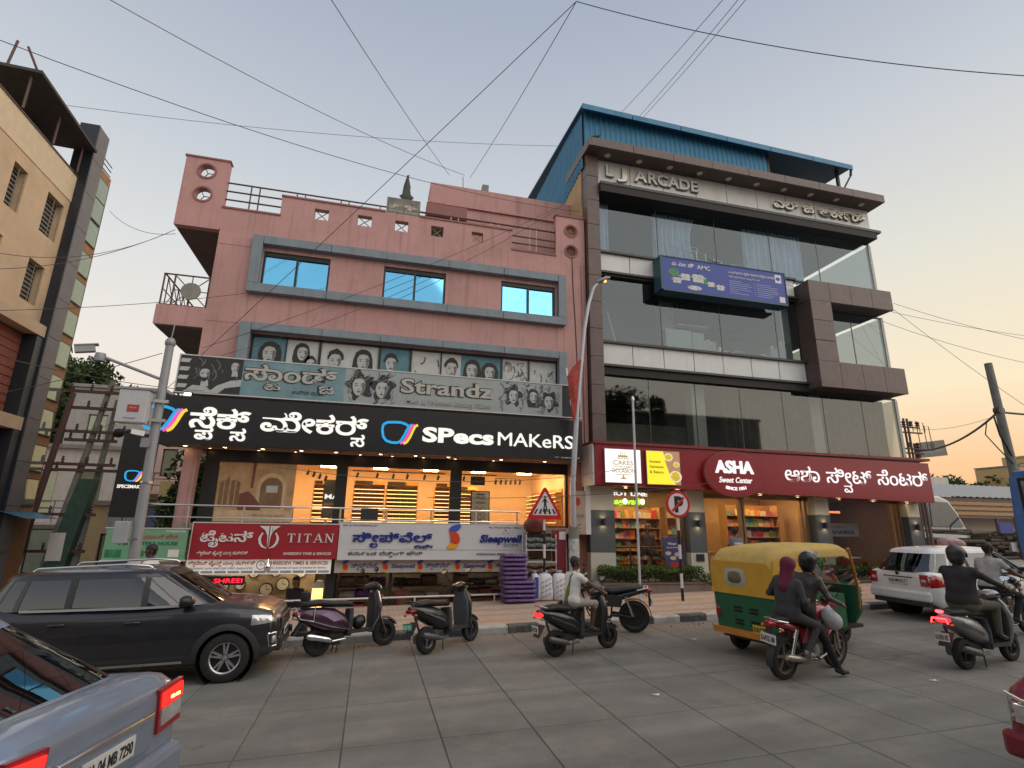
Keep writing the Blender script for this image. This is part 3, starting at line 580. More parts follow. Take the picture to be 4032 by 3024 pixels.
mb=MB(); mb.quad((5.25,14.597,5.19),(5.82,14.597,5.19),(5.82,14.597,6.14),(5.25,14.597,6.14)); mb.build('print_panel',m_ink,sb); portrait(sb,5.6,5.65,.42,'wild',14.594,23)
portrait(sb,-.55,5.66,.62,'wild',14.594,24); portrait(sb,.05,5.62,.58,'wild',14.594,25); portrait(sb,3.75,5.7,.5,'wild',14.594,26); portrait(sb,4.35,5.72,.42,'long',14.594,27); portrait(sb,4.85,5.6,.5,'wild',14.594,28)
strokes(sb,-.95,.40,5.2,6.1,14.5925,40,5); strokes(sb,3.3,5.2,5.2,6.1,14.5925,60,6); strokes(sb,-4.7,-3.6,5.5,6.1,14.5925,12,7)
m_let=mat('salon letter fill',(.47,.455,.42),.5,var=.05)
for bold,dep,mm,nm in((.06,.006,m_ink,'letter_outline'),(.02,.012,m_let,'lettering')):
    txt(nm,mm,sb,'Strandz',(.52,14.592,5.58),w=2.62,h=.40,bold=bold,depth=dep); txt(nm,mm,sb,'Men & Women Beauty Salon',(.68,14.592,5.28),w=2.4,h=.14,bold=bold*.45,depth=dep,slant=.2)
    txt(nm,mm,sb,'ಸಾ_ಟಂಡ್_ಜ',(-3.45,14.592,5.63),w=2.3,h=.38,bold=bold,depth=dep)
txt('lettering',m_ink,sb,'ಉನ್ನತ ಸಲೂನ್',(-2.25,14.592,5.32),w=.85,h=.1,depth=.006)
for x in(-4.4,-1.5,1.5,5.0): bx('bracket',m_iron,sb,x-.03,x+.03,14.72,15.0,5.6,5.66)
lt=thing('flood_lamp','small square lit flood lamp under the left end of the salon board','lamp',(-4.62,14.45,5.05)); bx('housing',m_plastic,lt,-4.72,-4.52,14.42,14.52,5.0,5.15); mb=MB(); mb.quad((-4.7,14.415,5.02),(-4.54,14.415,5.02),(-4.54,14.415,5.13),(-4.7,14.415,5.13)); mb.build('lens',lamp_mat('flood lens',(1,.97,.85),4),lt)
# ------------------------------------------------------------------ optician's black fascia with glowing letters
sp=thing('optician_sign','wide black fascia with white glowing letters SPECSMAKERS and rainbow spectacles emblem','sign',(.3,14.3,3.86))
mb=MB(); mb.box(-5.12,5.75,14.3,14.42,3.86,5.03); mb.build('fascia',m_black,sp)
mb=MB(); mb.box(-5.1,5.73,14.42,15.0,4.93,5.02); mb.build('top_cover',m_blackm,sp)
mb=MB(); mb.box(-5.1,5.73,14.42,15.2,3.87,3.94); mb.build('soffit',mat('fascia soffit',(.20,.15,.12),.6,var=.15),sp)
bx('end_panel',m_black,sp,-5.12,-5.04,14.42,15.2,3.86,5.02); bx('drop_panel',m_black,sp,-5.78,-5.05,14.36,14.44,2.12,4.05)
m_lit=lamp_mat('lit letter face',(1,.95,.88),1.05)
txt('lettering',m_lit,sp,'ಸೆ_ಪಕ್_ಸ ಮೇಕರ್_ಸ',(-4.44,14.3,4.27),w=4.2,h=.44,bold=.018,depth=.05)
txt('lettering',m_lit,sp,'SPecs',(1.17,14.3,4.21),w=1.95,h=.38,bold=.035,depth=.05); txt('lettering',m_lit,sp,'MAKeRS',(3.2,14.3,4.2),w=2.25,h=.38,bold=.0,depth=.05)
txt('lettering',m_white,sp,'GST : 29AABFS4532A1ZB',(4.9,14.3,3.93),w=.75,h=.035,depth=.004)
def emblem(parent,x,z,s,y=14.3):
    def ring(pts,w,m,nm='emblem'):
        mb=MB(); n=len(pts)
        for i in range(n-1): 
            p,q=pts[i],pts[i+1]; d=(q[1]-p[1],p[0]-q[0]); L=math.hypot(*d) or 1; d=(d[0]/L*w,d[1]/L*w)
            mb.add([(p[0]-d[0],y-.04,p[1]-d[1]),(p[0]+d[0],y-.04,p[1]+d[1]),(q[0]+d[0],y-.04,q[1]+d[1]),(q[0]-d[0],y-.04,q[1]-d[1]),(p[0]-d[0],y,p[1]-d[1]),(p[0]+d[0],y,p[1]+d[1]),(q[0]+d[0],y,q[1]+d[1]),(q[0]-d[0],y,q[1]-d[1])],[(0,3,2,1),(0,1,5,4),(1,2,6,5),(2,3,7,6),(3,0,4,7)])
        mb.build(nm,m,parent)
    P=[(x+s*a,z+s*b) for a,b in((.52,.26),(.40,.36),(.2,.42),(0,.42),(-.3,.40),(-.45,.3),(-.47,.1),(-.42,-.15),(-.3,-.3),(-.1,-.36),(.1,-.36),(.22,-.3),(.36,-.05),(.44,.15),(.52,.3),(.62,.36))]
    ring(P,.045*s,lamp_mat('emblem blue',(.04,.40,.80),1.0))
    for k,(c,nm) in enumerate((((.9,.12,.5),'emblem magenta'),((1,.72,.08),'emblem yellow'))):
        o=.12*(k+1); ring([(x+s*(a+o),z+s*b) for a,b in((.1,-.38),(.22,-.32),(.34,-.1),(.42,.12),(.5,.3),(.6,.36))],.045*s,lamp_mat(nm,c,1.0))
emblem(sp,.45,4.38,.70); emblem(sp,-5.13,4.42,.72)
emblem(sp,-5.45,3.05,.3,14.36); txt('lettering',m_lit,sp,'SPECSMAKERS',(-5.72,14.36,2.78),w=.62,h=.075,bold=.02,depth=.01)
lampw=lamp_mat('warm downlight',(1,.74,.40),22)
for x in(-4.58,-3.68,-2.8,-1.87,-1.01,.13,1.06,1.96,3.46,4.75):
    d=thing('downlight','round warm recessed spotlight under the black fascia','spotlight',(x,14.75,3.86),group='downlights under the black fascia'); mb=MB(); mb.lathe([(.05,0),(.085,0),(.085,-.012),(.05,-.012)],(x,14.75,3.868),'z',16); mb.build('trim',m_steel,d); mb=MB(); mb.lathe([(0.001,0),(.055,0)],(x,14.75,3.862),'z',16); mb.build('bulb',lampw,d)
for x in(-4.1,-2.95,-2.05,-.4,.45,1.3,2.2,3.3):
    d=thing('downlight','smaller round warm spotlight above the shop glass','spotlight',(x,15.05,3.84),group='small downlights above the shop glass'); mb=MB(); mb.lathe([(.045,0),(.07,0),(.07,-.012),(.045,-.012)],(x,15.05,3.866),'z',12); mb.build('trim',m_steel,d); mb=MB(); mb.lathe([(0.001,0),(.045,0)],(x,15.05,3.86),'z',12); mb.build('bulb',lampw,d)
# ------------------------------------------------------------------ optician's upper shop: frames, glass and lit interior
sf=thing('optician_shopfront','glazed black-framed upper shopfront with warm lit interior behind steel rail','shopfront',(.8,15.2,2.02))
mb=MB(); holed(mb,-4.2,5.72,2.02,3.86,15.18,15.3,[(-3.85,-.98,2.06,3.55),(-.69,2.1,2.06,3.55),(2.42,5.54,2.06,3.55)]); mb.build('frame',m_blackm,sf)
m_shopglass=glass('shop glass',(.96,.97,.96),.05)
for a,b in((-3.85,-.98),(-.69,2.1),(2.42,5.54)):
    mb=MB(); mb.quad((a,15.24,2.06),(b,15.24,2.06),(b,15.24,3.55),(a,15.24,3.55)); mb.build('pane',m_shopglass,sf)
m_cream=mat('cream interior wall',(.70,.57,.40),.8,var=.04); m_ceil=mat('cream ceiling',(.66,.55,.42),.8,var=.04); m_wood=mat('shelf wood',(.36,.20,.085),.55,var=.2,scale=6)
mb=MB(); mb.quad((-4.2,19.5,2.02),(5.75,19.5,2.02),(5.75,19.5,3.8),(-4.2,19.5,3.8)); mb.quad((-4.2,15.3,2.02),(-4.2,19.5,2.02),(-4.2,19.5,3.8),(-4.2,15.3,3.8)); mb.quad((5.75,19.5,2.02),(5.75,15.3,2.02),(5.75,15.3,3.8),(5.75,19.5,3.8)); mb.build('interior_wall',m_cream,sf)
mb=MB(); mb.quad((-4.2,15.3,3.8),(5.75,15.3,3.8),(5.75,19.5,3.8),(-4.2,19.5,3.8)); mb.build('interior_ceiling',m_ceil,sf)
mb=MB(); mb.quad((-4.2,15.3,2.03),(5.75,15.3,2.03),(5.75,19.5,2.03),(-4.2,19.5,2.03)); mb.build('interior_floor',m_wood,sf)
bx('floor_slab',m_conc,sf,-4.4,5.8,14.62,19.6,1.86,2.02)
m_shop=lamp_mat('shop ceiling lamp',(1,.58,.24),80)
for x in(-3,-1.4,.2,1.8,3.4,5.0):
    for y in(16.2,17.8): bx('ceiling_lamp',m_shop,sf,x-.22,x+.22,y-.12,y+.12,3.75,3.79)
m_strip=lamp_mat('shelf strip light',(1,.55,.17),3.2)
def shelf_unit(parent,x0,x1,y,n,z0=2.05,z1=3.2,lit=True,seed=0):
    mb=MB(); mb.box(x0,x1,y,y+.03,z0,z1+.12); mb.box(x0-.02,x0,y-.22,y,z0,z1+.12); mb.box(x1,x1+.02,y-.22,y,z0,z1+.12); mb.box(x0,x1,y-.22,y,z1,z1+.12); u=mb.build('shelf_unit',mat('display back',(.55,.33,.12),.6,var=.1),parent); bx('header_board',m_blackm,u,x0+.02,x0+(x1-x0)*.6,y-.235,y-.222,z1+.01,z1+.11); bx('price_board',mat('yellow price board',(.55,.30,.03),.6),u,x0+(x1-x0)*.62,x1-.02,y-.235,y-.222,z1+.01,z1+.11)
    r=random.Random(seed)
    for k in range(n):
        z=z0+.05+(z1-z0-.08)*k/n; bx('shelf',m_wood,u,x0,x1,y-.2,y-.005,z,z+.018)
        if lit: bx('shelf_light',m_strip,u,x0+.01,x1-.01,y-.215,y-.2,z-.004,z+.016)
        mb=MB(); q=x0+.06
        while q<x1-.12: mb.box(q,q+.07,y-.14,y-.12,z+.02,z+.05); mb.box(q+.08,q+.15,y-.14,y-.12,z+.02,z+.05); q+=.2
        mb.build('spectacles',m_blackm,u)
    return u
for a,b in((-.55,.35),(.42,1.35),(1.9,2.5)): shelf_unit(sf,a,b,17.3,9)
for a,b in((-1.75,-1.35),(-1.28,-1.02)): shelf_unit(sf,a,b,17.8,9)
shelf_unit(sf,2.65,3.45,18.5,9)
for k in range(4):
    y=16.0+.85*k; mb=MB(); mb.box(5.70,5.73,y,y+.75,2.05,3.2); u=mb.build('shelf_unit',mat('display back',(.55,.33,.12)),sf)
    for j in range(8): bx('shelf_light',m_strip,u,5.5,5.515,y,y+.75,2.15+.13*j,2.165+.13*j); bx('shelf',m_wood,u,5.52,5.7,y,y+.75,2.15+.13*j,2.165+.13*j)
# spotlights on ceiling tracks
tr=MB(); tr.box(-.6,2.05,16.0,16.03,3.50,3.53); tr.box(2.5,3.6,15.9,15.93,3.50,3.53); tr.build('light_track',m_blackm,sf)
mb=MB(); mb.tube([(3.55,15.8,3.42),(4.6,16.9,3.52)],.012,6); mb.build('light_track',m_blackm,sf)
for x,y,z in [(-.45,16,3.5),(.1,16,3.5),(.55,16,3.5),(.95,16,3.5),(1.45,16,3.5),(1.85,16,3.5),(2.6,15.9,3.5),(3.1,15.9,3.5)]+[(3.55+.21*k,15.8+.22*k,3.42+.02*k) for k in range(6)]+[(-1.75+.16*k,15.7-.02*k,3.5-.05*k) for k in range(4)]:
    mb=MB(); mb.tube([(x,y,z),(x,y,z-.06)],.008,5); mb.tube([(x-.02,y-.04,z-.17),(x+.01,y,z-.05)],.035,8); mb.build('track_spot',m_blackm,sf)
bx('screen',m_blackm,sf,2.78,3.2,15.7,15.76,3.2,3.45)
# poster of an arched hall in the first bay, a standing notice in the third
po=thing('window_poster','large sepia window poster of an arched hall in the first shop bay','poster',(-2.5,15.22,2.06))
m_sep=mat('sepia print',(.34,.22,.13),.7,var=.45,scale=2.2,emit=.10,ecol=(.5,.27,.1)); m_sep2=mat('sepia print dark',(.17,.095,.055),.7,var=.35,scale=3,emit=.05,ecol=(.4,.2,.08)); m_sep3=mat('sepia print pale',(.46,.34,.22),.7,var=.25,scale=3,emit=.10,ecol=(.5,.3,.12))
bx('sheet',m_sep,po,-3.84,-2.0,15.215,15.23,2.06,3.55)
mb=MB(); plate(mb,[(-2.9,2.35),(-2.2,2.35),(-2.2,2.95)]+[(-2.55+.35*math.cos(a),2.95+.35*math.sin(a)) for a in [PI*k/10 for k in range(1,10)]]+[(-2.9,2.95)],15.212); mb.build('printed_arch',m_sep3,po)
mb=MB(); plate(mb,[(-2.82,2.4),(-2.28,2.4),(-2.28,2.92)]+[(-2.55+.27*math.cos(a),2.92+.27*math.sin(a)) for a in [PI*k/10 for k in range(1,10)]]+[(-2.82,2.92)],15.209); mb.build('printed_arch',m_sep2,po)
mb=MB(); plate(mb,[(-3.3,2.35),(-2.75,2.35),(-2.8,2.5),(-2.95,2.7),(-3.1,2.82),(-3.3,2.75)],15.206); plate(mb,[(-3.05,3.55),(-2.98,3.55),(-3.0,2.9),(-3.06,2.9)],15.206); mb.build('printed_figure',mat('sepia print red',(.17,.06,.04),.7,var=.3),po)
mb=MB(); mb.quad((-2.68,15.205,2.8),(-2.4,15.205,2.8),(-2.4,15.205,2.98),(-2.68,15.205,2.98)); mb.build('printed_frame',m_skin2,po)
mb=MB()
for x in(-3.78,-3.66,-3.52,-3.4): mb.quad((x,15.209,2.4+.1*rng.random()),(x+.09,15.209,2.4),(x+.09,15.209,3.0+.3*rng.random()),(x,15.209,3.0+.2*rng.random()))
mb.build('printed_people',m_sep2,po)
bx('printed_band',m_sep3,po,-3.83,-2.01,15.208,15.214,2.06,2.34); txt('lettering',m_sep2,po,'Make Your Eyes Beautiful',(-2.95,15.208,2.2),w=.8,h=.06,depth=.003)
pn=thing('window_poster','dark poster with glowing reversed letters beside the sepia poster','poster',(-1.0,16.2,2.06)); bx('sheet',mat('dark teal print',(.05,.07,.075),.5,var=.5,scale=3),pn,-1.35,-.75,16.2,16.22,2.2,3.25)
txt('lettering',m_lit,pn,'SAM',(-.8,16.198,2.72),w=.5,h=.13,bold=.03,depth=.004,X=(-1,0,0)); txt('lettering',m_let,pn,'Airlenses',(-.8,16.198,2.55),w=.5,h=.08,depth=.004,X=(-1,0,0))
fn=thing('free_lenses_stand','tall grey notice stand reading FREE LENSES inside the third shop bay','sign',(3.0,15.5,2.03))
bx('frame',m_blackm,fn,2.76,3.32,15.52,15.56,2.03,3.02); bx('sheet',mat('grey notice print',(.30,.35,.36),.6,var=.06),fn,2.79,3.29,15.505,15.52,2.06,2.99)
for s,z,h in(('FREE',2.78,.085),('LENSES',2.66,.06)): txt('lettering',m_ink,fn,s,(2.9,15.505,z),w=.29,h=h,bold=.02,depth=.003)
mb=MB(); mb.box(2.92,3.17,15.501,15.505,2.9,2.94)
for z in(2.5,2.36,2.2):
    for cx in(2.95,3.12): mb.lathe([(.055,0),(.068,0)],(cx,15.502,z),'y',14)
    mb.box(3.0,3.07,15.501,15.505,z,z+.01)
mb.build('printed_spectacles',m_ink,fn)
# pink corner column, steel balustrade
bx('corner_column',m_pink,pk,-4.62,-4.32,14.9,15.2,0,3.87)
rl=thing('steel_balustrade','two-bar stainless steel balustrade in front of the optician windows','railing',(-.5,14.55,2.02))
for z,r in((2.43,.022),(2.15,.014)): mb=MB(); mb.tube([(-5.6,14.55,z),(3.95,14.55,z)],r,8); mb.build('rail',m_steel,rl,smooth=40)
for x in(-5.5,-4.2,-3.0,-1.9,-.75,.4,1.55,2.75,3.9): mb=MB(); mb.tube([(x,14.57,1.9),(x,14.57,2.43)],.024,8); mb.build('post',m_steel,rl,smooth=40)
hb=thing('hung_notice','small dark square board hung on the steel balustrade','sign',(-.1,14.52,2.2)); bx('board',m_plastic,hb,-.25,.18,14.50,14.52,2.16,2.44)
# ------------------------------------------------------------------ shop boards below
m_red=mat('red board',(.33,.018,.028),.45,var=.05,scale=2); m_trim=mat('board trim',(.6,.58,.56),.5,var=.05)
tb=thing('watch_shop_sign','red watch shop board with white emblem reading TITAN','sign',(-2.4,14.5,1.2))
bx('board',m_red,tb,-4.04,-.75,14.5,14.6,1.2,2.02); mb=MB(); mb.box(-4.06,-.73,14.49,14.61,2.02,2.045); mb.box(-4.06,-4.04,14.49,14.61,1.2,2.02); mb.build('trim',m_trim,tb)
m_wl=mat('white letter',(.72,.70,.70),.5,var=.03)
txt('lettering',m_wl,tb,'ಟೈಟನ್',(-3.86,14.5,1.60),w=1.16,h=.22,bold=.02,depth=.02)
ti=MB(); x=-1.93
def bar(p,q,w): 
    d=Vector((q[0]-p[0],0,q[1]-p[1])).normalized(); n=Vector((d.z,0,-d.x))*w/2; a,b=Vector((p[0],14.478,p[1])),Vector((q[0],14.478,q[1])); ti.add([a-n,b-n,b+n,a+n]+[v+Vector((0,.022,0)) for v in(a-n,b-n,b+n,a+n)],[(0,1,2,3),(0,4,5,1),(1,5,6,2),(2,6,7,3),(3,7,4,0)])
z0,z1=1.59,1.80
for ch in'TITAN':
    if ch=='T': bar((x+.09,z0),(x+.09,z1),.032); bar((x,z1-.01),(x+.18,z1-.01),.02); bar((x+.008,z1),(x+.008,z1-.05),.016); bar((x+.172,z1),(x+.172,z1-.05),.016); bar((x+.05,z0+.006),(x+.13,z0+.006),.012); x+=.235
    elif ch=='I': bar((x+.04,z0),(x+.04,z1),.032); bar((x,z0+.006),(x+.08,z0+.006),.012); bar((x,z1-.006),(x+.08,z1-.006),.012); x+=.14
    elif ch=='A': bar((x+.1,z1),(x+.02,z0),.015); bar((x+.1,z1),(x+.19,z0),.034); bar((x+.05,z0+.07),(x+.15,z0+.07),.014); bar((x-.01,z0+.006),(x+.05,z0+.006),.012); bar((x+.15,z0+.006),(x+.23,z0+.006),.012); x+=.26
    else: bar((x+.03,z0),(x+.03,z1),.016); bar((x+.03,z1),(x+.18,z0),.034); bar((x+.18,z0),(x+.18,z1),.016); bar((x,z0+.006),(x+.06,z0+.006),.012); bar((x-.01,z1-.006),(x+.04,z1-.006),.012); bar((x+.15,z1-.006),(x+.21,z1-.006),.012)
ti.build('lettering',m_wl,tb)
em=MB()
for s in(-1,1):
    c=-2.35; em.add([(c+s*a,14.48,b) for a,b in((.012,1.97),(.24,1.97),(.1,1.87),(.04,1.74),(.02,1.5),(.012,1.45))],[tuple(range(6)) if s<0 else tuple(range(5,-1,-1))])
    O=[(.16,1.82),(.22,1.72),(.235,1.66),(.21,1.56),(.15,1.48),(.03,1.44)]; I=[(.13,1.80),(.165,1.73),(.175,1.66),(.155,1.58),(.11,1.51),(.03,1.46)]
    for k in range(5): em.add([(c+s*O[k][0],14.48,O[k][1]),(c+s*O[k+1][0],14.48,O[k+1][1]),(c+s*I[k+1][0],14.48,I[k+1][1]),(c+s*I[k][0],14.48,I[k][1])],[(0,1,2,3)])
em.build('emblem',m_wl,tb)
txt('lettering',m_wl,tb,'ಶೀ_ರದೇವಿ ಟೈಮ್_ಸ ಮತು_ತ ಸವೀ೯ಸ್',(-3.88,14.5,1.31),w=1.1,h=.065,bold=.02,depth=.006); txt('lettering',m_wl,tb,'SHREEDEVI TIMES & SERVICES',(-1.98,14.5,1.30),w=1.1,h=.06,bold=.02,depth=.006)
st2=thing('watch_service_strip','white backlit strip board reading SHREEDEVI TIMES & SERVICES','sign',(-2.5,14.6,.85))
bx('board',mat('backlit white board',(.7,.68,.64),.5,var=.05,emit=.22,ecol=(1,.93,.82)),st2,-4.1,-.86,14.6,14.68,.85,1.18)
m_rl=mat('red letter',(.45,.03,.02),.5,var=.05); m_bl=mat('blue letter',(.025,.045,.24),.5,var=.08)
txt('lettering',m_rl,st2,'ಶೀ_ರದೇವಿ ಟೈಮ್_ಸ ಮತು_ತ ಸವೀ೯ಸ್',(-4.05,14.6,1.07),w=1.45,h=.075,bold=.02,depth=.006); txt('lettering',m_bl,st2,'ನಮ್ಮಲ್ಲಿ ಎಲ್ಲಾ ತರಹದ ವಾಚ್ ರಿಪೇರಿ ಮಾಡಲಾಗುತ್ತದೆ',(-4.0,14.6,.965),w=1.35,h=.045,depth=.004)
txt('lettering',m_rl,st2,'SHREEDEVI TIMES & SERVICES',(-2.3,14.6,1.07),w=1.36,h=.075,bold=.025,depth=.006); txt('lettering',m_bl,st2,'We Undertake all types of watches for Service',(-2.28,14.6,.975),w=1.3,h=.045,bold=.01,depth=.004)
mb=MB(); mb.lathe([(.09,0),(.105,0)],(-2.47,14.597,1.06),'y',20); mb.box(-2.475,-2.465,14.594,14.6,1.06,1.12); mb.box(-2.5,-2.42,14.594,14.6,1.055,1.065); mb.build('printed_clock',m_ink,st2)
mb=MB()
for k in range(11): x=-4.05+.29*k; mb.box(x,x+.25,14.597,14.6,.875,.93)
mb.build('printed_tags',mat('tag blue grey',(.3,.33,.4),.5,var=.3,scale=6),st2)
ld=thing('led_ticker','red scrolling LED ticker reading AR....SHREEI under the watch shop board','sign',(-3.5,14.7,.6)); bx('housing',m_blackm,ld,-4.0,-2.82,14.72,14.78,.60,.80); txt('lettering',lamp_mat('red led',(1,.015,.04),3),ld,'AR....SHREEI',(-3.94,14.72,.65),w=1.08,h=.1,bold=0,depth=.004)
slb=thing('mattress_shop_sign','white mattress shop board with blue letters reading Sleepwell SHOPPE','sign',(1.7,14.5,1.2))
m_wb=mat('white board',(.60,.605,.62),.45,var=.04,scale=2); bx('board',m_wb,slb,-.71,4.2,14.5,14.6,1.2,2.08); mb=MB(); mb.box(-.73,4.22,14.49,14.61,2.08,2.1); mb.box(-.73,-.71,14.49,14.61,1.2,2.08); mb.box(-.73,4.22,14.49,14.61,1.18,1.2); mb.build('trim',m_trim,slb)
m_sb=mat('raised blue letter',(.015,.028,.25),.35,var=.05)
txt('lettering',m_sb,slb,'ಸೀ_ಲಪ್ವೆಲ್',(-.40,14.5,1.62),w=2.0,h=.21,bold=.02,depth=.035); txt('lettering',m_sb,slb,'ಶಾಪೀ',(1.14,14.5,1.46),w=.48,h=.09,bold=.015,depth=.02)
txt('lettering',m_sb,slb,'Sleepwell',(2.85,14.5,1.63),w=1.12,h=.19,bold=.03,depth=.035,slant=.22); txt('lettering',mat('grey blue letter',(.12,.13,.2),.5),slb,'SHOPPE',(3.5,14.5,1.5),w=.42,h=.095,depth=.008)
txt('lettering',m_ink,slb,'ಕನಾ೯ಟಕ ಬೆಡಿ_ಡಂಗ್ ಹೌಸ್',(-.48,14.5,1.29),w=1.85,h=.085,bold=.01,depth=.008); txt('lettering',m_ink,slb,'KARNATAKA BEDDING HOUSE',(2.78,14.5,1.29),w=1.25,h=.06,bold=.02,depth=.006)
txt('lettering',m_ink,slb,'GST # 29AIVPR5697K2ZT',(-.66,14.5,1.99),w=.85,h=.045,bold=.008,depth=.004); txt('lettering',m_ink,slb,'Ph.: 99160 43786 / 98860 43',(3.1,14.5,1.98),w=1.0,h=.045,bold=.008,depth=.004)
bx('printed_rule',m_mid,slb,-.48,4.0,14.496,14.5,1.42,1.428)
mb=MB()
for x,z,r in((3.56,1.93,.024),(3.5,1.86,.016),(3.62,1.86,.016)): plate(mb,blobpoly(x,z,r,r,6),14.494)
mb.build('printed_star',m_ink,slb)
def swoosh(parent,x,z,s,y):
    for nm,col,P in(('emblem blue swoosh',(.04,.10,.5),((.0,.30),(.1,.42),(.3,.49),(.5,.5),(.52,.42),(.45,.3),(.3,.2),(.1,.2))),('emblem red swoosh',(.62,.06,.02),((.0,.28),(.1,.21),(.3,.2),(.42,.1),(.5,-.1),(.45,-.25),(.3,-.3),(.1,-.22),(.08,0))),('emblem orange swoosh',(.8,.36,.03),((-.06,-.42),(.05,-.28),(.25,-.25),(.42,-.28),(.40,-.40),(.25,-.5),(.05,-.5)))):
        mb=MB(); mb.prism([(x+s*a,z+s*b) for a,b in P],y,y-.03*s-.003,'y'); mb.build('emblem',mat(nm,col,.4,var=.05),parent)
swoosh(slb,2.02,1.76,.62,14.495)
ss=thing('mattress_shop_strip','narrow white strip board repeating Sleepwell below the mattress board','sign',(1.9,14.7,.86)); bx('board',mat('white strip',(.5,.47,.45),.5,var=.06),ss,-.78,4.75,14.7,14.76,.86,1.17)
for k in range(3):
    x=-.6+1.86*k; swoosh(ss,x,1.02,.3,14.697); txt('lettering',m_bl,ss,'ಸೀ_ಲಪ್ವೆಲ್',(x+.22,14.7,.98),w=.64,h=.1,bold=.015,depth=.006)
    if k<2: swoosh(ss,x+.98,1.02,.3,14.697); txt('lettering',m_bl,ss,'Sleepwell',(x+1.2,14.7,.97),w=.6,h=.1,bold=.025,depth=.006,slant=.2)
gb=thing('battery_shop_sign','faded green board reading BATTERY HOUSE behind the camera pole','sign',(-4.9,14.3,1.2)); bx('board',mat('green board',(.16,.36,.22),.5,var=.12,scale=3),gb,-5.72,-4.08,14.3,14.36,1.2,1.88)
mb=MB(); mb.box(-5.75,-4.05,14.29,14.37,1.88,1.9); mb.box(-5.75,-4.05,14.29,14.37,1.17,1.2); mb.build('trim',m_trim,gb)
txt('lettering',mat('dark green letter',(.02,.09,.07),.5),gb,'S M BATTERY HOUSE',(-5.45,14.3,1.52),w=1.2,h=.075,bold=.02,depth=.005); txt('lettering',m_rl,gb,'ಬ್ಯಾಟರಿ ಹೌಸ್',(-5.1,14.3,1.66),w=.85,h=.08,bold=.01,depth=.004); txt('lettering',m_wl,gb,'7090887545',(-4.55,14.3,1.8),w=.42,h=.05,depth=.004)
mb=MB(); mb.box(-5.68,-5.35,14.297,14.3,1.25,1.42); mb.box(-5.2,-4.9,14.297,14.3,1.28,1.4); mb.build('printed_battery',mat('print dark green',(.03,.2,.09),.5,var=.4,scale=9),gb); bx('printed_battery',m_wl,gb,-4.42,-4.2,14.296,14.3,1.26,1.42)
# ------------------------------------------------------------------ sunken shops under the boards
lw=thing('sunken_shopfront','low sunken shopfront with glass and bedding shelves beneath the boards','shopfront',(.7,15,-1.0))
bx('floor',m_conc,lw,-4.25,5.6,14.3,19.6,-1.1,-1.0); bx('retaining_wall',m_conc,lw,-4.25,5.6,14.2,14.3,-1.1,.12)
m_shopw=mat('shop back wall',(.30,.26,.21),.8,var=.2); mb=MB(); mb.quad((-4.25,17.2,-1),(5.6,17.2,-1),(5.6,17.2,1.86),(-4.25,17.2,1.86)); mb.build('back_wall',m_shopw,lw); bx('end_wall',m_shopw,lw,-4.25,-4.15,15,17.2,-1,1.86); bx('end_wall',m_shopw,lw,5.4,5.5,15,17.2,-1,1.86)
for x,w in((-4.15,.1),(-.86,.22),(.62,.08),(2.35,.16),(4.5,.15)): bx('pier',m_blackm,lw,x-w/2,x+w/2,14.9,15.1,-1,1.2)
bx('partition',m_blackm,lw,-.9,-.82,15.1,17.2,-1,1.86)
m_tube=lamp_mat('shop tube lamp',(1,.80,.52),24)
for x in(-3.3,-1.7): bx('tube_lamp',m_tube,lw,x-.5,x+.5,15.9,15.96,1.0,1.04)
for x in(.3,1.9,3.6): bx('tube_lamp',m_tube,lw,x-.4,x+.4,16.0,16.05,1.0,1.03)
m_clk=mat('clock face',(.62,.58,.5),.4,var=.1)
for k,(x,z,r) in enumerate(((-3.2,.45,.13),(-2.55,.32,.17),(-2.15,.45,.17),(-1.72,.75,.14),(-2.9,.75,.13),(-2.35,.75,.12),(-3.6,.4,.14))):
    mb=MB(); mb.lathe([(r,0),(r,-.05),(r*.86,-.05)],(x,16.3,z),'y',20); c=mb.build('wall_clock',m_blackm,lw); mb=MB(); mb.lathe([(.001,0),(r*.88,0)],(x,16.26,z),'y',20); mb.build('dial',m_clk,c); mb=MB(); mb.box(x-.006,x+.006,16.25,16.256,z,z+r*.7); mb.box(x,x+r*.5,16.25,16.256,z-.006,z+.006); mb.build('hand',m_blackm,c)
bx('clock_panel',mat('clock panel',(.33,.26,.16),.7,var=.2),lw,-4.1,-1.35,16.3,16.34,-.9,1.0)
bx('counter',mat('pale counter',(.5,.42,.3),.6,var=.1),lw,-3.9,-1.3,15.3,15.8,-1,.05)
dl=thing('table_lamp','glowing square lamp on the watch shop counter','lamp',(-1.15,15.2,-.2)); bx('shade',lamp_mat('lamp shade glow',(1,.5,.14),3),dl,-1.3,-1.05,15.25,15.5,-.3,.45)
mb=MB(); mb.prism([(-1.38,.45),(-.98,.45),(-1.05,.62),(-1.2,.62)],15.2,15.5,'y'); mb.build('cap',m_white,dl)
cols=[(.30,.06,.06),(.12,.05,.16),(.45,.40,.33),(.28,.18,.10),(.16,.10,.08),(.38,.28,.22),(.09,.09,.14),(.32,.10,.09)]
rg=random.Random(11)
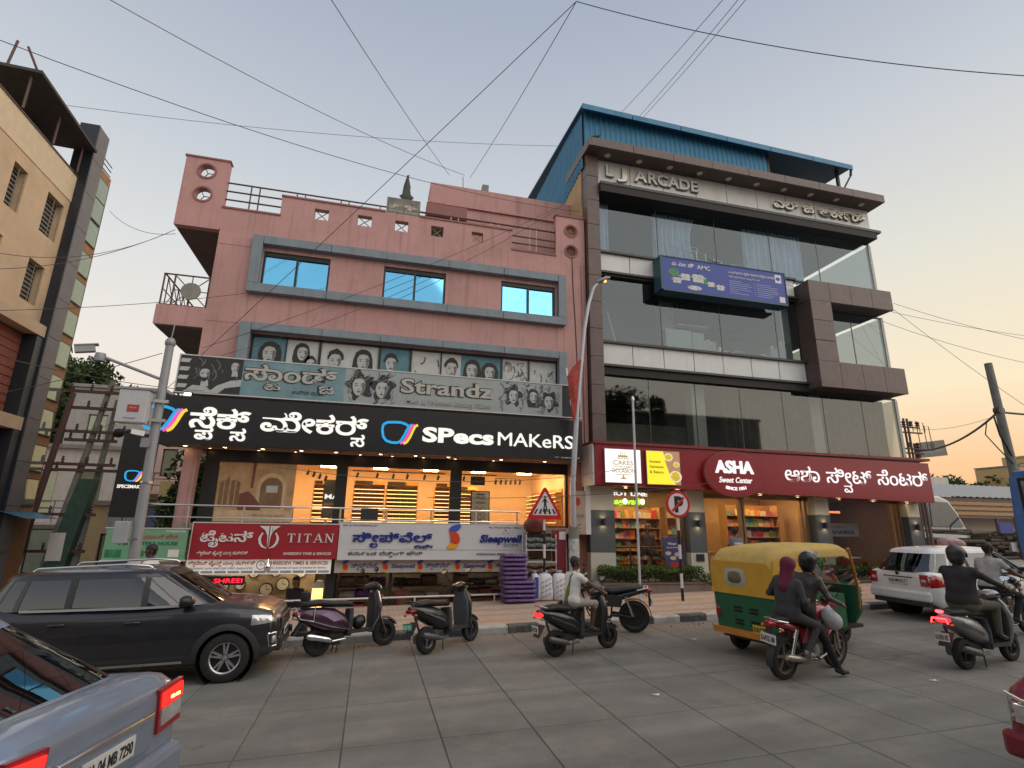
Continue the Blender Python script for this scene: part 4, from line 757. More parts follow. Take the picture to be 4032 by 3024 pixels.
for sx0,sx1 in((-.7,.55),(.7,2.25),(2.45,4.4)):
    for r_ in range(5):
        z=-.6+.34*r_; bx('bedding_shelf',m_wood,lw,sx0,sx1,15.6,16.2,z-.02,z); q=sx0+.04
        while q<sx1-.3:
            wd=rg.uniform(.28,.5); hh=rg.uniform(.16,.29); c=rg.choice(cols); mm=mat('bedding %d'%cols.index(c),c,.9,var=.45,scale=9); mb=MB(); R=[]
            for t in(0,.06,.5,.94,1): e=.8 if t in(0,1) else 1; R.append([(q+(wd-.02)*t,15.62+.28-.28*e*math.cos(a)*(1 if True else 0)-0.0,z+hh/2+hh/2*e*math.copysign(abs(math.sin(a))**.5,math.sin(a))) for a in [2*PI*k/10 for k in range(10)]])
            mb.rings(R); mb.build('folded_blanket',mm,lw,smooth=50); q+=min(wd,sx1-q)
lr=thing('low_rail','low white pipe rail along the back of the footway','railing',(0,14.1,.1)); mb=MB(); mb.tube([(-4.1,14.1,.27),(3.3,14.1,.37)],.022,8); mb.build('rail',mat('white pipe',(.62,.6,.57),.4,var=.1),lr,smooth=40)
for x in(-3.6,-1.2,1.2,3.2): mb=MB(); mb.tube([(x,14.1,gz(x)+.1),(x,14.1,.32+.013*x)],.02,8); mb.build('post',MATS['white pipe'],lr,smooth=40)
# ================================================================== glazed arcade building with the blue roof
m_gran=mat('brown granite cladding',(.115,.078,.072),.42,var=.22,scale=5,streak=.25); m_grand=mat('brown soffit',(.10,.07,.065),.6,var=.15)
m_panel=mat('white composite panel',(.66,.68,.68),.45,var=.05,scale=2,streak=.2,dirt=(.46,.44,.41),dscale=1.2,damt=.35); m_blue=mat('blue metal sheet',(.035,.19,.34),.5,metal=.1,var=.12,scale=2,streak=.2); m_bluedk=mat('blue metal trim',(.025,.11,.19),.5,var=.15)
m_tan=mat('tan plaster',(.50,.35,.19),.9,var=.12,scale=2,bump=.15,streak=.3); m_alu=mat('dark aluminium',(.05,.052,.055),.5,var=.1)
lj=thing('arcade_building','glazed brown and white arcade building with blue metal roof lettered L J ARCADE','building',(12.5,17.5,0))
def panels(x0,x1,z0,z1,n,y=15.0,nm='panel',m=None):
    w=(x1-x0)/n
    for k in range(n): bx(nm,m or m_panel,lj,x0+w*k+.012,x0+w*(k+1)-.012,y,y+.1,z0,z1,bevel=.006)
    bx('panel_backing',m_blackm,lj,x0,x1,y+.05,y+.2,z0-.01,z1+.01)
# left column clad in granite blocks
z=4.45
for k in range(11):
    h=.93 if k<10 else .9; bx('cladding_block',m_gran,lj,6.28,6.72,14.78,15.2,z+.006,z+h-.006,bevel=.006); z+=h
bx('column_core',m_grand,lj,6.3,6.7,14.8,15.18,4.4,14.6)
# crown: fascia with soffit lights, white name panels
x=6.3
for k in range(8): w=(18.72-6.3)/8; bx('fascia_block',m_gran,lj,x+.006,x+w-.006,14.3,14.38,14.60,14.92,bevel=.006); x+=w
bx('crown_slab',m_grand,lj,6.28,18.74,14.38,16.6,14.62,14.9); bx('crown_return',m_gran,lj,6.2,6.3,14.3,16.6,14.6,14.92)
for k in range(10):
    xx=7.05+1.215*k; d=thing('soffit_light','round unlit soffit light under the arcade crown','light',(xx,14.7,14.6),group='soffit lights of the arcade crown'); mb=MB(); mb.lathe([(.001,-.02),(.09,-.02),(.11,0)],(xx,14.7,14.62),'z',16); mb.build('lens',mat('unlit lens',(.62,.56,.44),.4,var=.05),d)
panels(6.72,18.6,13.62,14.62,9)
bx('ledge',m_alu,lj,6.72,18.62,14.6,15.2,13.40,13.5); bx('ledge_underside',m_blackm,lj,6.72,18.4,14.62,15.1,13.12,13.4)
m_sil=mat('silver raised letter',(.66,.63,.55),.35,metal=.3,var=.05); m_silb=mat('letter side grey',(.18,.18,.18),.6)
for s,x0,w,m_ in(('L',7.05,.3,MATS['white composite panel']),('J',7.62,.28,m_sil),('A',8.2,.46,m_sil),('RCADE',8.68,2.05,m_panel)):
    txt('letter_side',m_silb,lj,s,(x0+.02,14.99,14.0-.02),w=w,h=.44,bold=.03,depth=.07); txt('lettering',m_,lj,s,(x0,14.925,14.0),w=w,h=.44,bold=.02,depth=.012)
for s,x0,w in(('ಎಲ್',14.0,1.15),('ಜೆ',15.35,.5),('ಆಕೇ೯ಡ್',16.1,2.25)):
    txt('letter_side',m_silb,lj,s,(x0+.02,14.99,13.97),w=w,h=.36,bold=.04,depth=.07); txt('lettering',m_sil,lj,s,(x0,14.925,13.99),w=w,h=.36,bold=.025,depth=.012)
# glazing rows
m_pane=glass('arcade glass',(.80,.87,.88),.055,.015,(.80,.92,1)); m_paneC=glass('arcade glass dusty',(.72,.75,.72),.05,.03,(.88,.92,.9))
def glazing(z0,z1,xs,m,y=15.12):
    for a,b in zip(xs,xs[1:]): mb=MB(); mb.quad((a+.01,y,z0),(b-.01,y,z0),(b-.01,y,z1),(a+.01,y,z1)); mb.build('pane',m,lj)
    mb=MB()
    for x in xs: mb.box(x-.012,x+.012,y-.005,y+.03,z0,z1)
    mb.box(xs[0],xs[-1],y-.02,y+.05,z0-.05,z0); mb.box(xs[0],xs[-1],y-.02,y+.05,z1,z1+.05); mb.build('glazing_bar',m_alu,lj)
xa=[6.74,9.05,11.4,13.75,15.9,18.5]; glazing(11.1,13.12,xa,m_pane); glazing(7.86,10.2,[6.74,9.0,11.3,13.6,14.6],m_pane); glazing(7.8,9.95,[15.46,17.0,18.5],m_pane); glazing(4.52,6.74,[6.74,8.4,10.1,11.8,13.5,15.2,16.9,18.5],m_paneC)
for z0,z1 in((11.1,13.1),(7.86,10.0),(4.52,6.74)):
    mb=MB(); mb.quad((18.5,15.14,z0),(18.5,20,z0),(18.5,20,z1),(18.5,15.14,z1)); mb.build('side_pane',m_pane,lj); bx('corner_post',mat('pale corner post',(.42,.44,.42),.5),lj,18.44,18.56,15.1,15.22,z0,z1)
panels(6.72,9.02,10.32,10.98,2); panels(9.02,14.5,10.32,10.98,5); panels(6.72,14.55,7.08,7.78,7)
for z in(10.98,10.24,7.78,7.0): bx('ledge',m_alu,lj,6.7,14.56,14.9,15.15,z,z+.07 if z>9 or z>7.5 else z+.07)
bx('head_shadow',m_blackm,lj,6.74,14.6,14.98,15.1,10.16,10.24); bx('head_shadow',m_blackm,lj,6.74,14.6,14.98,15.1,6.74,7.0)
# projecting C-shaped granite frame
for a,b in((14.56,15.45),(15.45,16.4),(16.4,17.35),(17.35,18.3)): bx('cladding_block',m_gran,lj,a+.005,b-.005,14.4,14.5,10.0,10.77,bevel=.006); bx('cladding_block',m_gran,lj,a+.005,b-.005,14.4,14.5,6.8,7.74,bevel=.006)
for z in(7.74,8.5,9.25): bx('cladding_block',m_gran,lj,14.565,15.45,14.4,14.5,z+.005,z+.745,bevel=.006)
bx('frame_core',m_grand,lj,14.56,18.3,14.5,15.2,10.02,10.75); bx('frame_core',m_grand,lj,14.56,18.33,14.5,15.2,6.82,7.72); bx('frame_core',m_grand,lj,14.58,15.44,14.5,15.2,7.73,10.01)
# floors, rear and side walls
m_room=mat('room grey',(.095,.10,.105),.85,var=.12); m_roomd=mat('room dark',(.04,.043,.046),.85,var=.2)
for z in(4.38,6.85,10.1,13.25): bx('floor_slab',m_room,lj,6.35,18.5,15.2,22,z,z+.22)
bx('rear_wall',m_room,lj,6.35,13.8,20,20.15,4.4,14.6); bx('side_wall',m_tan,lj,6.24,6.36,15.2,24,0,14.55); bx('rear_wall_low',m_room,lj,13.8,18.5,21.9,22,4.4,8.6)
bx('partition',m_roomd,lj,6.6,9.6,16.6,16.7,7.1,10.1); bx('pillar',mat('pillar grey green',(.42,.46,.44),.7,var=.1),lj,9.75,10.25,16.3,16.8,7.1,10.1); bx('pillar',MATS['pillar grey green'],lj,14.2,14.55,15.5,15.9,7.1,10.1); bx('pillar',MATS['pillar grey green'],lj,10.2,10.7,15.5,15.9,4.5,6.8); bx('pillar',MATS['pillar grey green'],lj,15.0,15.45,15.5,15.9,4.5,6.8)
bx('rear_panel',m_roomd,lj,7.6,13.7,19.8,19.98,11.1,13.2)
# top floor curtains, hung in folds
m_cur=mat('pale blue curtain',(.42,.53,.68),.9,var=.10,scale=3)
def curtain(x0,x1,z0,z1,y,m,nf,gather=0):
    n=nf*6; R=[]
    for z in [z1-(z1-z0)*i/8 for i in range(9)]:
        t=(z1-z)/(z1-z0); g=gather*math.sin(PI*min(1,t*1.1))*.5
        R.append([(x0+(x1-x0)*k/n*(1-g)+(.5*g if False else 0),y+.06*math.sin(2*PI*k/6+t*1.3)+.02*math.sin(k*1.7),z) for k in range(n+1)])
    mb=MB(); mb.rings(R,False,False); return mb.build('curtain',m,lj,smooth=80)
curtain(6.75,7.3,11.1,13.1,15.35,m_cur,4); curtain(9.05,10.75,11.1,13.1,15.4,m_cur,11,.25); curtain(12.8,15.4,11.1,13.1,15.4,m_cur,15)
m_drape=mat('dark streaked drape',(.085,.072,.058),.9,var=.5,scale=2.2,streak=.6); curtain(11.3,15.0,4.6,6.75,15.5,m_drape,20); curtain(15.5,18.3,4.6,6.75,15.5,m_drape,14)
bx('rear_wall_pale',mat('pale room wall',(.36,.355,.33),.85,var=.15),lj,6.5,11.2,17.5,17.6,4.6,5.7)
# stacked metal chairs on the top floor
m_wm=mat('white metal tube',(.72,.74,.76),.35,metal=.3,var=.05)
def metal_chair(x,y,z,rz,tilt,label):
    c=thing('metal_chair',label,'chair',(x,y,z),rz,group='chairs behind the top floor glass'); mb=MB()
    for s in(-.2,.2): mb.tube([(s,.2,0),(s,.2,.45),(s,.22,.9)],.02,6); mb.tube([(s,-.2,0),(s,-.2,.45),(s,.2,.45)],.02,6)
    for h in(.6,.75,.9): mb.tube([(-.2,.21,h),(.2,.21,h)],.016,6)
    mb.build('frame',m_wm,c,w=False); bx('seat',m_room,c,-.2,.2,-.2,.2,.44,.47,w=False); c.rotation_euler=(tilt,0,rz); return c
metal_chair(10.95,15.6,11.35,.1,0,'white tube chair standing tall between the blue curtains'); metal_chair(12.0,15.6,10.95,.2,0,'white tube chair left of the wide blue curtain'); metal_chair(12.75,15.6,10.9,-.1,0,'white tube chair at the edge of the wide blue curtain')
# second floor: stepped glass display counters with jars, a hanging shelf, a wall poster
m_frost=glass('frosted green glass',(.50,.58,.55),.25,.35,(.8,.9,.88)); m_fg=mat('frosted counter',(.30,.37,.36),.4,var=.15,scale=6)
stp=thing('display_counter','stepped frosted glass display counter with white jars behind the second floor glass','counter',(11,15.6,7.9))
for x0,x1,h in((9.35,10.35,.82),(10.38,10.85,.78),(10.85,11.3,.52),(11.32,11.8,.22),(13.1,13.55,.22),(13.55,13.9,.5),(13.92,14.5,.75)): bx('step',m_fg,stp,x0,x1,15.45,15.75,7.9,7.9+h)
for x,zz,h in((11.05,8.42,.06),(11.5,8.12,.14),(12.0,7.9,.2),(12.25,7.9,.1),(12.7,7.9,.05),(13.3,8.12,.05),(13.7,8.4,.12),(14.1,8.65,.08)):
    mb=MB(); mb.lathe([(.001,0),(.06,0),(.065,h),(.001,h)],(x,15.55,zz),'z',12); mb.build('jar',m_white,stp,smooth=40)
sh=thing('hanging_shelf','thin glass shelf hung behind the second floor glass','shelf',(10.8,16.2,9)); bx('board',m_wm,sh,10.2,11.5,16.0,16.3,9.16,9.19); mb=MB()
for x in(10.3,11.4): mb.tube([(x,16.15,9.19),(x,16.15,10.1)],.01,5)
mb.build('hanger',m_wm,sh)
wp=thing('wall_poster','small blue and white poster on the second floor back wall','poster',(13.6,18.3,8.9)); bx('sheet',mat('poster blue',(.12,.24,.34),.6,var=.4,scale=5),wp,14.2,14.75,18.3,18.33,9.25,10.15); bx('border',m_white,wp,14.2,14.75,18.29,18.3,9.2,9.3)
lt=thing('leaning_tube','white lamp tube leaning behind the second floor glass','tube',(7.4,16,8)); mb=MB(); mb.tube([(7.75,16,8.15),(7.45,16,9.3)],.02,6); mb.build('tube',m_wm,lt)
# AMC advertisement board
am=thing('cookware_board','blue cookware advertisement board lettered AMC hung on the arcade front','sign',(11.2,14.5,9.7)); m_ab=mat('blue board',(.035,.07,.34),.5,var=.08,scale=2)
bx('board',m_ab,am,8.8,13.65,14.5,14.62,9.72,10.9); mb=MB(); mb.box(8.72,8.8,14.48,14.95,9.7,10.92); mb.box(8.8,13.68,14.48,14.95,9.66,9.72); mb.box(8.8,13.68,14.48,14.95,10.9,10.93); mb.box(13.65,13.68,14.48,14.62,9.72,10.9); mb.build('case',mat('board case teal',(.03,.09,.13),.5),am)
txt('lettering',m_wl,am,'ಎ ಎಂ ಸಿ',(9.15,14.5,10.62),w=.85,h=.14,bold=.02,depth=.01); txt('lettering',m_wl,am,'AMC',(10.12,14.5,10.6),w=.52,h=.16,bold=.01,depth=.01)
txt('lettering',m_wl,am,'ಎ ಎಂ ಸಿ ಇಂಡಿಯಾ ಡೈರೆಕ್ಟ್ ಸೆಲ್ಲಿಂಗ್ ಪ್ರೈವೇಟ್ ಲಿಮಿಟೆಡ್',(11.35,14.5,10.63),w=1.9,h=.08,bold=.015,depth=.006); txt('lettering',m_wl,am,'AMC India Direct Selling Pvt. Ltd.',(11.35,14.5,10.47),w=1.25,h=.07,depth=.006)
mb=MB()
for k in range(7):
    z=10.33-.075*k; mb.box(11.35,11.35+[.5,.85,.9,.7,.85,.35,.75][k],14.496,14.5,z,z+.018); mb.box(12.45,12.45+[.6,.85,.8,.9,.85,.7,.6][k],14.496,14.5,z,z+.018)
mb.box(12.36,12.37,14.496,14.5,9.85,10.38); mb.build('printed_lines',mat('print pale blue',(.36,.41,.6),.5),am)
m_pot=mat('print pot steel',(.50,.53,.53),.4,var=.35,scale=6); m_leaf2=mat('print leaf',(.07,.26,.10),.6,var=.4,scale=8)
def pot(x,z,s):
    mb=MB(); mb.prism([(x-s,z),(x+s,z),(x+s*.95,z+s*1.1),(x-s*.95,z+s*1.1)],14.5,14.493,'y'); mb.prism(blobpoly(x,z+s*1.15,s*1.05,s*.3),14.493,14.491,'y'); mb.prism([(x-s*1.45,z+s*.75),(x+s*1.45,z+s*.75),(x+s*1.4,z+s*.95),(x-s*1.4,z+s*.95)],14.5,14.4925,'y'); mb.build('printed_pot',m_pot,am); mb=MB(); mb.prism(blobpoly(x,z+s*1.5,s*.25,s*.16),14.493,14.49,'y'); mb.build('printed_knob',m_ink,am)
pot(9.65,10.12,.17); pot(10.13,10.1,.21); pot(10.62,10.0,.13); pot(9.32,9.98,.15); pot(10.98,9.92,.14)
mb=MB(); mb.prism(blobpoly(9.98,9.88,.27,.085),14.5,14.492,'y'); mb.build('printed_lid',m_pot,am)
mb=MB(); mb.prism(blobpoly(9.22,10.36,.2,.16,16,.15,3),14.5,14.494,'y'); mb.prism(blobpoly(10.35,10.2,.15,.16,16,.15,4),14.5,14.494,'y'); mb.build('printed_herb',m_leaf2,am); bx('printed_logo',m_wl,am,13.25,13.5,14.495,14.5,10.5,10.82); mb=MB(); mb.prism(blobpoly(13.37,10.66,.09,.07),14.495,14.492,'y'); mb.build('printed_globe',m_ab,am); bx('printed_patch',m_wl,am,13.35,13.58,14.495,14.5,9.77,9.98)
# blue sheet-metal roof storey
def corrugated(pts,h,nm,m,amp=.03,wl_=.2,up=(0,0,1),out=(0,-1,0)):
    """sheet along a line from pts[0] to pts[1]; h: heights (bottom,top) at both ends"""
    a,b=Vector(pts[0]),Vector(pts[1]); L=(b-a).length; n=int(L/wl_*4); R=[[],[]]; out=Vector(out)
    for k in range(n+1):
        t=k/n; o=out*(amp*[0,1,1,0][k%4]); p=a+(b-a)*t+o; R[0].append(p+Vector((0,0,h[0][0]*(1-t)+h[1][0]*t))); R[1].append(p+Vector((0,0,h[0][1]*(1-t)+h[1][1]*t)))
    mb=MB(); mb.rings(R,False,False); return mb.build(nm,m,lj)
corrugated([(6.28,14.92,0),(13.9,14.92,0)],((14.9,16.6),(14.9,16.42)),'roof_wall',m_blue)
corrugated([(6.24,24,0),(6.24,14.92,0)],((13.0,16.55),(14.2,16.55)),'roof_wall',m_blue,out=(-1,0,0))
mb=MB(); mb.add([(6.1,14.6,16.46),(17.75,14.6,16.27),(17.75,24,17.5),(6.1,24,17.5),(6.1,14.6,16.40),(17.75,14.6,16.21),(17.75,24,17.42),(6.1,24,17.42)],[(0,1,2,3),(7,6,5,4),(0,4,5,1),(1,5,6,2),(2,6,7,3),(3,7,4,0)]); mb.build('metal_roof',m_bluedk,lj)
for k in range(6): a=6.10+1.94*k; mb=MB(); mb.add([(a,14.56,16.48-.0316*k),(a+1.91,14.56,16.48-.0316*(k+1)),(a+1.91,14.56,16.27-.0316*(k+1)),(a,14.56,16.27-.0316*k),(a,14.6,16.48-.0316*k),(a+1.91,14.6,16.48-.0316*(k+1)),(a+1.91,14.6,16.27-.0316*(k+1)),(a,14.6,16.27-.0316*k)],[(0,3,2,1),(0,1,5,4),(3,7,6,2),(1,2,6,5),(0,4,7,3)]); mb.build('roof_flashing',m_blue,lj)
mb=MB()
for x in(13.95,17.3): mb.box(x,x+.1,14.95,15.05,14.9,16.3)
mb.tube([(17.35,15,15.1),(17.7,14.7,15.9)],.035,6); mb.tube([(17.7,14.7,15.9),(17.72,14.65,16.25)],.05,6); mb.build('roof_post',m_alu,lj)
corrugated([(6.5,14.45,0),(18.75,14.45,0)],((14.93,14.98),(14.93,14.98)),'sheet_edge',m_grand,amp=.05,out=(0,0,1)); mb=MB(); mb.box(6.3,13.9,14.55,14.9,14.92,14.95); mb.build('crown_top',m_grand,lj)
bx('terrace_wall',m_roomd,lj,14.0,18.3,19,19.1,14.9,17.0)
bd=thing('perched_bird','dark bird perched on the left corner of the arcade crown','bird',(6.5,14.5,15.0)); blob_obj('body',[((0,0,.10),(.12,0,.14),.06,.05,0),((.12,0,.14),(.17,0,.2),.04,.035,0),((.17,0,.2),(.23,0,.2),.03,.008,0),((-.02,0,.1),(-.2,0,.05),.045,.015,0),((.03,.02,.08),(.03,.02,0),.012,.008,0),((.05,-.02,.08),(.05,-.02,0),.012,.008,0)],.012,[m_blackm],bd,.02)
# ================================================================== sweet shop on the ground floor
m_asha=mat('deep red board',(.27,.012,.022),.38,var=.06,scale=2)
ab=thing('sweet_shop_sign','deep red fascia with white glowing letters reading ASHA Sweet Center','sign',(12,14.1,3.05))
mb=MB(); mb.add([(6.05,14.1,3.22),(18.2,14.1,2.99),(18.2,14.1,4.30),(6.05,14.1,4.37),(6.05,14.22,3.22),(18.2,14.22,2.99),(18.2,14.22,4.30),(6.05,14.22,4.37)],[(0,1,2,3),(7,6,5,4),(0,4,5,1),(1,5,6,2),(2,6,7,3),(3,7,4,0)]); mb.build('fascia',m_asha,ab)
bx('top_cover',mat('red trim',(.2,.014,.02),.5),ab,5.98,18.25,14.05,15.1,4.37,4.45); bx('end_panel',m_panel,ab,5.98,6.04,14.15,15.1,3.2,4.37)
mb=MB(); mb.add([(6.05,14.22,3.24),(18.2,14.22,3.01),(18.2,15.1,3.01),(6.05,15.1,3.24)],[(3,2,1,0)]); mb.build('soffit',mat('brown soffit board',(.12,.05,.035),.5,var=.15),ab)
mb=MB(); N=36; mb.prism([(10.46+1.02*math.cos(2*PI*k/N),3.64+.66*math.sin(2*PI*k/N)) for k in range(N)],14.1,13.95,'y'); ov=mb.build('oval',m_asha,ab,fix=True)
mb=MB(); mb.tube([(10.46+1.03*math.cos(2*PI*k/N),13.97,3.64+.67*math.sin(2*PI*k/N)) for k in range(N+1)],.018,6,False); mb.build('oval_rim',mat('copper rim',(.2,.07,.04),.4,metal=.4),ov)
m_al=lamp_mat('lit white letter',(1,.98,.97),1.1)
txt('lettering',m_al,ab,'ASHA',(9.82,13.95,3.68),w=1.3,h=.36,bold=.035,depth=.04); txt('lettering',m_al,ab,'Sweet Center',(9.9,13.95,3.39),w=1.13,h=.17,bold=.01,depth=.012,slant=.2); txt('lettering',m_al,ab,'SINCE 1951',(10.1,13.95,3.17),w=.72,h=.09,bold=.03,depth=.02,arc=-1.4)
txt('lettering',m_al,ab,'ಆಶಾ ಸೀ_ವಟ್ ಸೆಂಟರ್',(12.35,14.1,3.52),w=5.7,h=.44,bold=.0,depth=.02)
def lightbox(nm,label,x0,x1,z0,z1,m): t=thing(nm,label,'light box',((x0+x1)/2,14.0,z0)); bx('case',m_steel,t,x0-.015,x1+.015,14.0,14.1,z0-.015,z1+.015); mb=MB(); mb.quad((x0,13.995,z0),(x1,13.995,z0),(x1,13.995,z1),(x0,13.995,z1)); mb.build('face',m,t); return t
cb=lightbox('cakes_light_box','glowing white light box advertising CAKES for every OCCASION',6.3,7.4,3.28,4.22,mat('lit white face',(.8,.8,.78),.5,var=.04,emit=.75,ecol=(.95,.97,1)))
m_gold=mat('gold print',(.55,.36,.12),.5,var=.1,emit=.25,ecol=(.6,.4,.15))
for s,z,w,h in(('CAKES',3.78,.62,.13),('OCCASION',3.56,.72,.12),('TAILOR MADE',3.94,.4,.05),('FOR ANY & EVERY',3.71,.6,.045)): txt('lettering',m_gold,cb,s,(6.85-w/2,13.995,z),w=w,h=h,bold=.01,depth=.004)
mb=MB(); mb.box(6.6,7.1,13.99,13.994,3.5,3.515); mb.prism([(6.72,3.38),(6.98,3.38),(6.88,3.42),(6.86,3.5),(6.84,3.5),(6.82,3.42)],13.994,13.99,'y'); mb.box(6.7,7.0,13.99,13.994,4.0,4.05)
for x in(6.77,6.84,6.91): mb.box(x,x+.015,13.99,13.994,4.05,4.16)
mb.build('printed_cake',m_gold,cb)
yb=lightbox('sweets_light_box','glowing yellow light box reading Sweets Namkeen & Bakery',7.6,8.66,3.27,4.22,mat('lit yellow face',(.75,.62,.02),.5,var=.1,scale=3,emit=.75,ecol=(.95,.8,.03)))
for s,z,w in(('Sweets',3.88,.36),('Namkeen',3.73,.45),('& Bakery',3.58,.45)): txt('lettering',mat('brown print',(.25,.14,.02),.5),yb,s,(7.68,13.995,z),w=w,h=.085,bold=.012,depth=.004)
mb=MB(); mb.prism([(8.14,4.22),(8.66,4.22),(8.66,3.27),(8.5,3.27),(8.3,3.6),(8.2,3.9)],13.994,13.991,'y'); mb.build('printed_table',mat('print tan',(.42,.24,.14),.5,emit=.4,ecol=(.55,.3,.15)),yb)
for x,z,r in((8.3,4.06,.14),(8.5,3.5,.2),(8.55,3.85,.1)): mb=MB(); mb.prism(blobpoly(x,z,r,r*.85),13.991,13.988,'y'); mb.build('printed_dish',mat('print cream',(.7,.62,.4),.5,emit=.5,ecol=(.9,.8,.45)),yb); mb=MB(); mb.prism(blobpoly(x,z,r*.75,r*.62,14,.2,int(x*10)),13.988,13.985,'y'); mb.build('printed_food',mat('print saffron',(.6,.42,.03),.5,var=.4,scale=14,emit=.4,ecol=(.8,.6,.05)),yb)
for x in(7.2,8.9,11.8,13.2,14.8,16.2,17.6):
    z=3.2-.019*(x-6.3); d=thing('soffit_downlight','round lit downlight under the red fascia','spotlight',(x,14.6,z),group='downlights under the red fascia'); mb=MB(); mb.lathe([(.001,0),(.06,0)],(x,14.6,z+.0),'z',14); mb.build('bulb',lampw,d); mb=MB(); mb.lathe([(.06,.002),(.085,.002),(.085,-.01),(.06,-.01)],(x,14.6,z+.005),'z',14); mb.build('trim',m_steel,d)
# shopfront
sw=thing('sweet_shopfront','sweet shop front of cream and grey pillars with warm lit displays','shopfront',(12,15,.4))
m_cr=mat('cream pillar paint',(.56,.54,.46),.7,var=.06,bump=.05); m_gp=mat('grey pillar paint',(.085,.10,.11),.7,var=.08,bump=.05)
def pillar(x0,x1,y0=14.7,lamp=True):
    bx('pillar_top',m_cr,sw,x0,x1,y0,15.2,2.53,3.22); bx('pillar_band',m_gp,sw,x0-.004,x1+.004,y0-.006,15.2,1.36,2.528); bx('pillar_base',m_cr,sw,x0,x1,y0,15.2,.3,1.358)
    if lamp:
        cx=(x0+x1)/2; w=thing('wall_lamp','small black up-and-down wall lamp on the pillar at x %.0f'%cx,'lamp',(cx,y0-.08,2.2)); mb=MB(); mb.lathe([(.045,-.09),(.05,-.085),(.05,.085),(.045,.09)],(cx,y0-.08,2.2),'z',14); mb.build('body',m_blackm,w); bx('bracket',m_blackm,w,cx-.02,cx+.02,y0-.05,y0,2.16,2.24)
        for s in(-1,1): mb=MB(); mb.lathe([(.001,0),(.044,0)],(cx,y0-.08,2.2+.089*s),'z',12); mb.build('bulb',lamp_mat('wall lamp bulb',(1,.66,.32),40),w)
        return w
L1=pillar(6.1,6.86); L2=pillar(9.28,9.84); L3=pillar(13.9,14.45); L4=pillar(17.68,18.2)
for w,s in((L1,'left of the shelves'),(L2,'beside the no parking sign'),(L3,'right of the entrance'),(L4,'at the right end of the shop')): w['label']='small black up-and-down wall lamp on the pillar '+s; w['group']='wall lamps on the shop pillars'
bx('switch_box',m_dark,sw,9.45,9.7,14.66,14.7,1.12,1.32)
m_br=mat('bronze frame',(.30,.20,.12),.4,metal=.4,var=.15)
mb=MB()
for x in(6.88,9.1,9.24,9.86,11.3,11.42,13.6,13.78,14.47,17.3,17.5,17.64): mb.box(x-.035,x+.035,14.95,15.08,.5,3.2)
mb.box(6.88,9.24,14.95,15.08,3.08,3.2); mb.box(9.86,17.66,14.95,15.08,2.98,3.1); mb.build('frame',m_br,sw)
m_sg=glass('sweet shop glass',(.97,.97,.96),.06)
for a,b in((6.92,9.2),(11.42,13.7),(14.5,17.3)): mb=MB(); mb.quad((a,15.02,.5),(b,15.02,.5),(b,15.02,3.08),(a,15.02,3.0)); mb.build('pane',m_sg,sw)
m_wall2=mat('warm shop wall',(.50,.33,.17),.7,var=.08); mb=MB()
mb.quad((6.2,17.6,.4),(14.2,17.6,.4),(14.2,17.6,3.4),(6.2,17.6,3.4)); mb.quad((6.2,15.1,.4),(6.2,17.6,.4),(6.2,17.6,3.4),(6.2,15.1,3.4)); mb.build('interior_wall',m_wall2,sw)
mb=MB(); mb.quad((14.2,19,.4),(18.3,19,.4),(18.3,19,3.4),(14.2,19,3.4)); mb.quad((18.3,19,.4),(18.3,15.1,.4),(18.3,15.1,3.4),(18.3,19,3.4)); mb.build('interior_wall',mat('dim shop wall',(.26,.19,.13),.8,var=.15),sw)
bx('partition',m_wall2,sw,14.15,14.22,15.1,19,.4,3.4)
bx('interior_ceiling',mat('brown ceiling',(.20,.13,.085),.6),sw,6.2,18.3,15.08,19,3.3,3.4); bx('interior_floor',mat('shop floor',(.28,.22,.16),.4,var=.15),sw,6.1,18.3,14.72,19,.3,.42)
m_sl=lamp_mat('shop spot',(1,.64,.30),200)
for x,y in((7.2,15.6),(7.9,15.5),(8.6,15.6),(7.5,16.3),(8.3,16.4),(8.9,16.2),(10.1,15.6),(10.7,16.0),(11.8,15.5),(12.5,15.6),(13.2,15.5),(12.2,16.4),(13.0,16.4),(15.2,16.5),(16.5,16.5)):
    mb=MB(); mb.lathe([(.001,0),(.075,0)],(x,y,3.29),'z',12); mb.build('ceiling_spot',m_sl,sw)
for x in(7.7,8.3): mb=MB(); mb.ell((x,15.7,2.85),(.07,.07,.08),10,6); mb.build('globe_lamp',lamp_mat('globe lamp',(1,.8,.5),6),sw)
# shelves of boxes, each pack a piece
pk_cols=[(.55,.05,.04),(.60,.48,.28),(.62,.22,.05),(.10,.33,.33),(.60,.55,.45),(.45,.10,.16),(.20,.32,.08),(.62,.36,.06),(.55,.30,.28)]
m_pk=[mat('pack %d'%i,c,.5,var=.25,scale=10) for i,c in enumerate(pk_cols)]
rg=random.Random(5)
def packs(parent,x0,x1,y,z,hmax,wmin=.1,wmax=.24,fill_=.92):
    q=x0
    while q<x1-wmin:
        w=rg.uniform(wmin,wmax); h=hmax*rg.uniform(.55,1)
        if rg.random()<fill_: MB().box(q,min(q+w-.015,x1),y,y+.14,z,z+h).build('pack',rg.choice(m_pk),parent)
        q+=w
def rack(x0,x1,y,zs,nm,label,hmax=.24,**k):
    t=thing(nm,label,'shelf',((x0+x1)/2,y,.42)); mb=MB(); mb.box(x0-.03,x0,y-.1,y+.3,.42,zs[-1]+.35); mb.box(x1,x1+.03,y-.1,y+.3,.42,zs[-1]+.35); mb.box(x0,x1,y+.28,y+.3,.42,zs[-1]+.35); mb.build('frame',m_wood,t)
    for z in zs: bx('board',m_wood,t,x0,x1,y-.12,y+.28,z-.025,z); packs(t,x0+.02,x1-.02,y,z,hmax,**k)
    return t
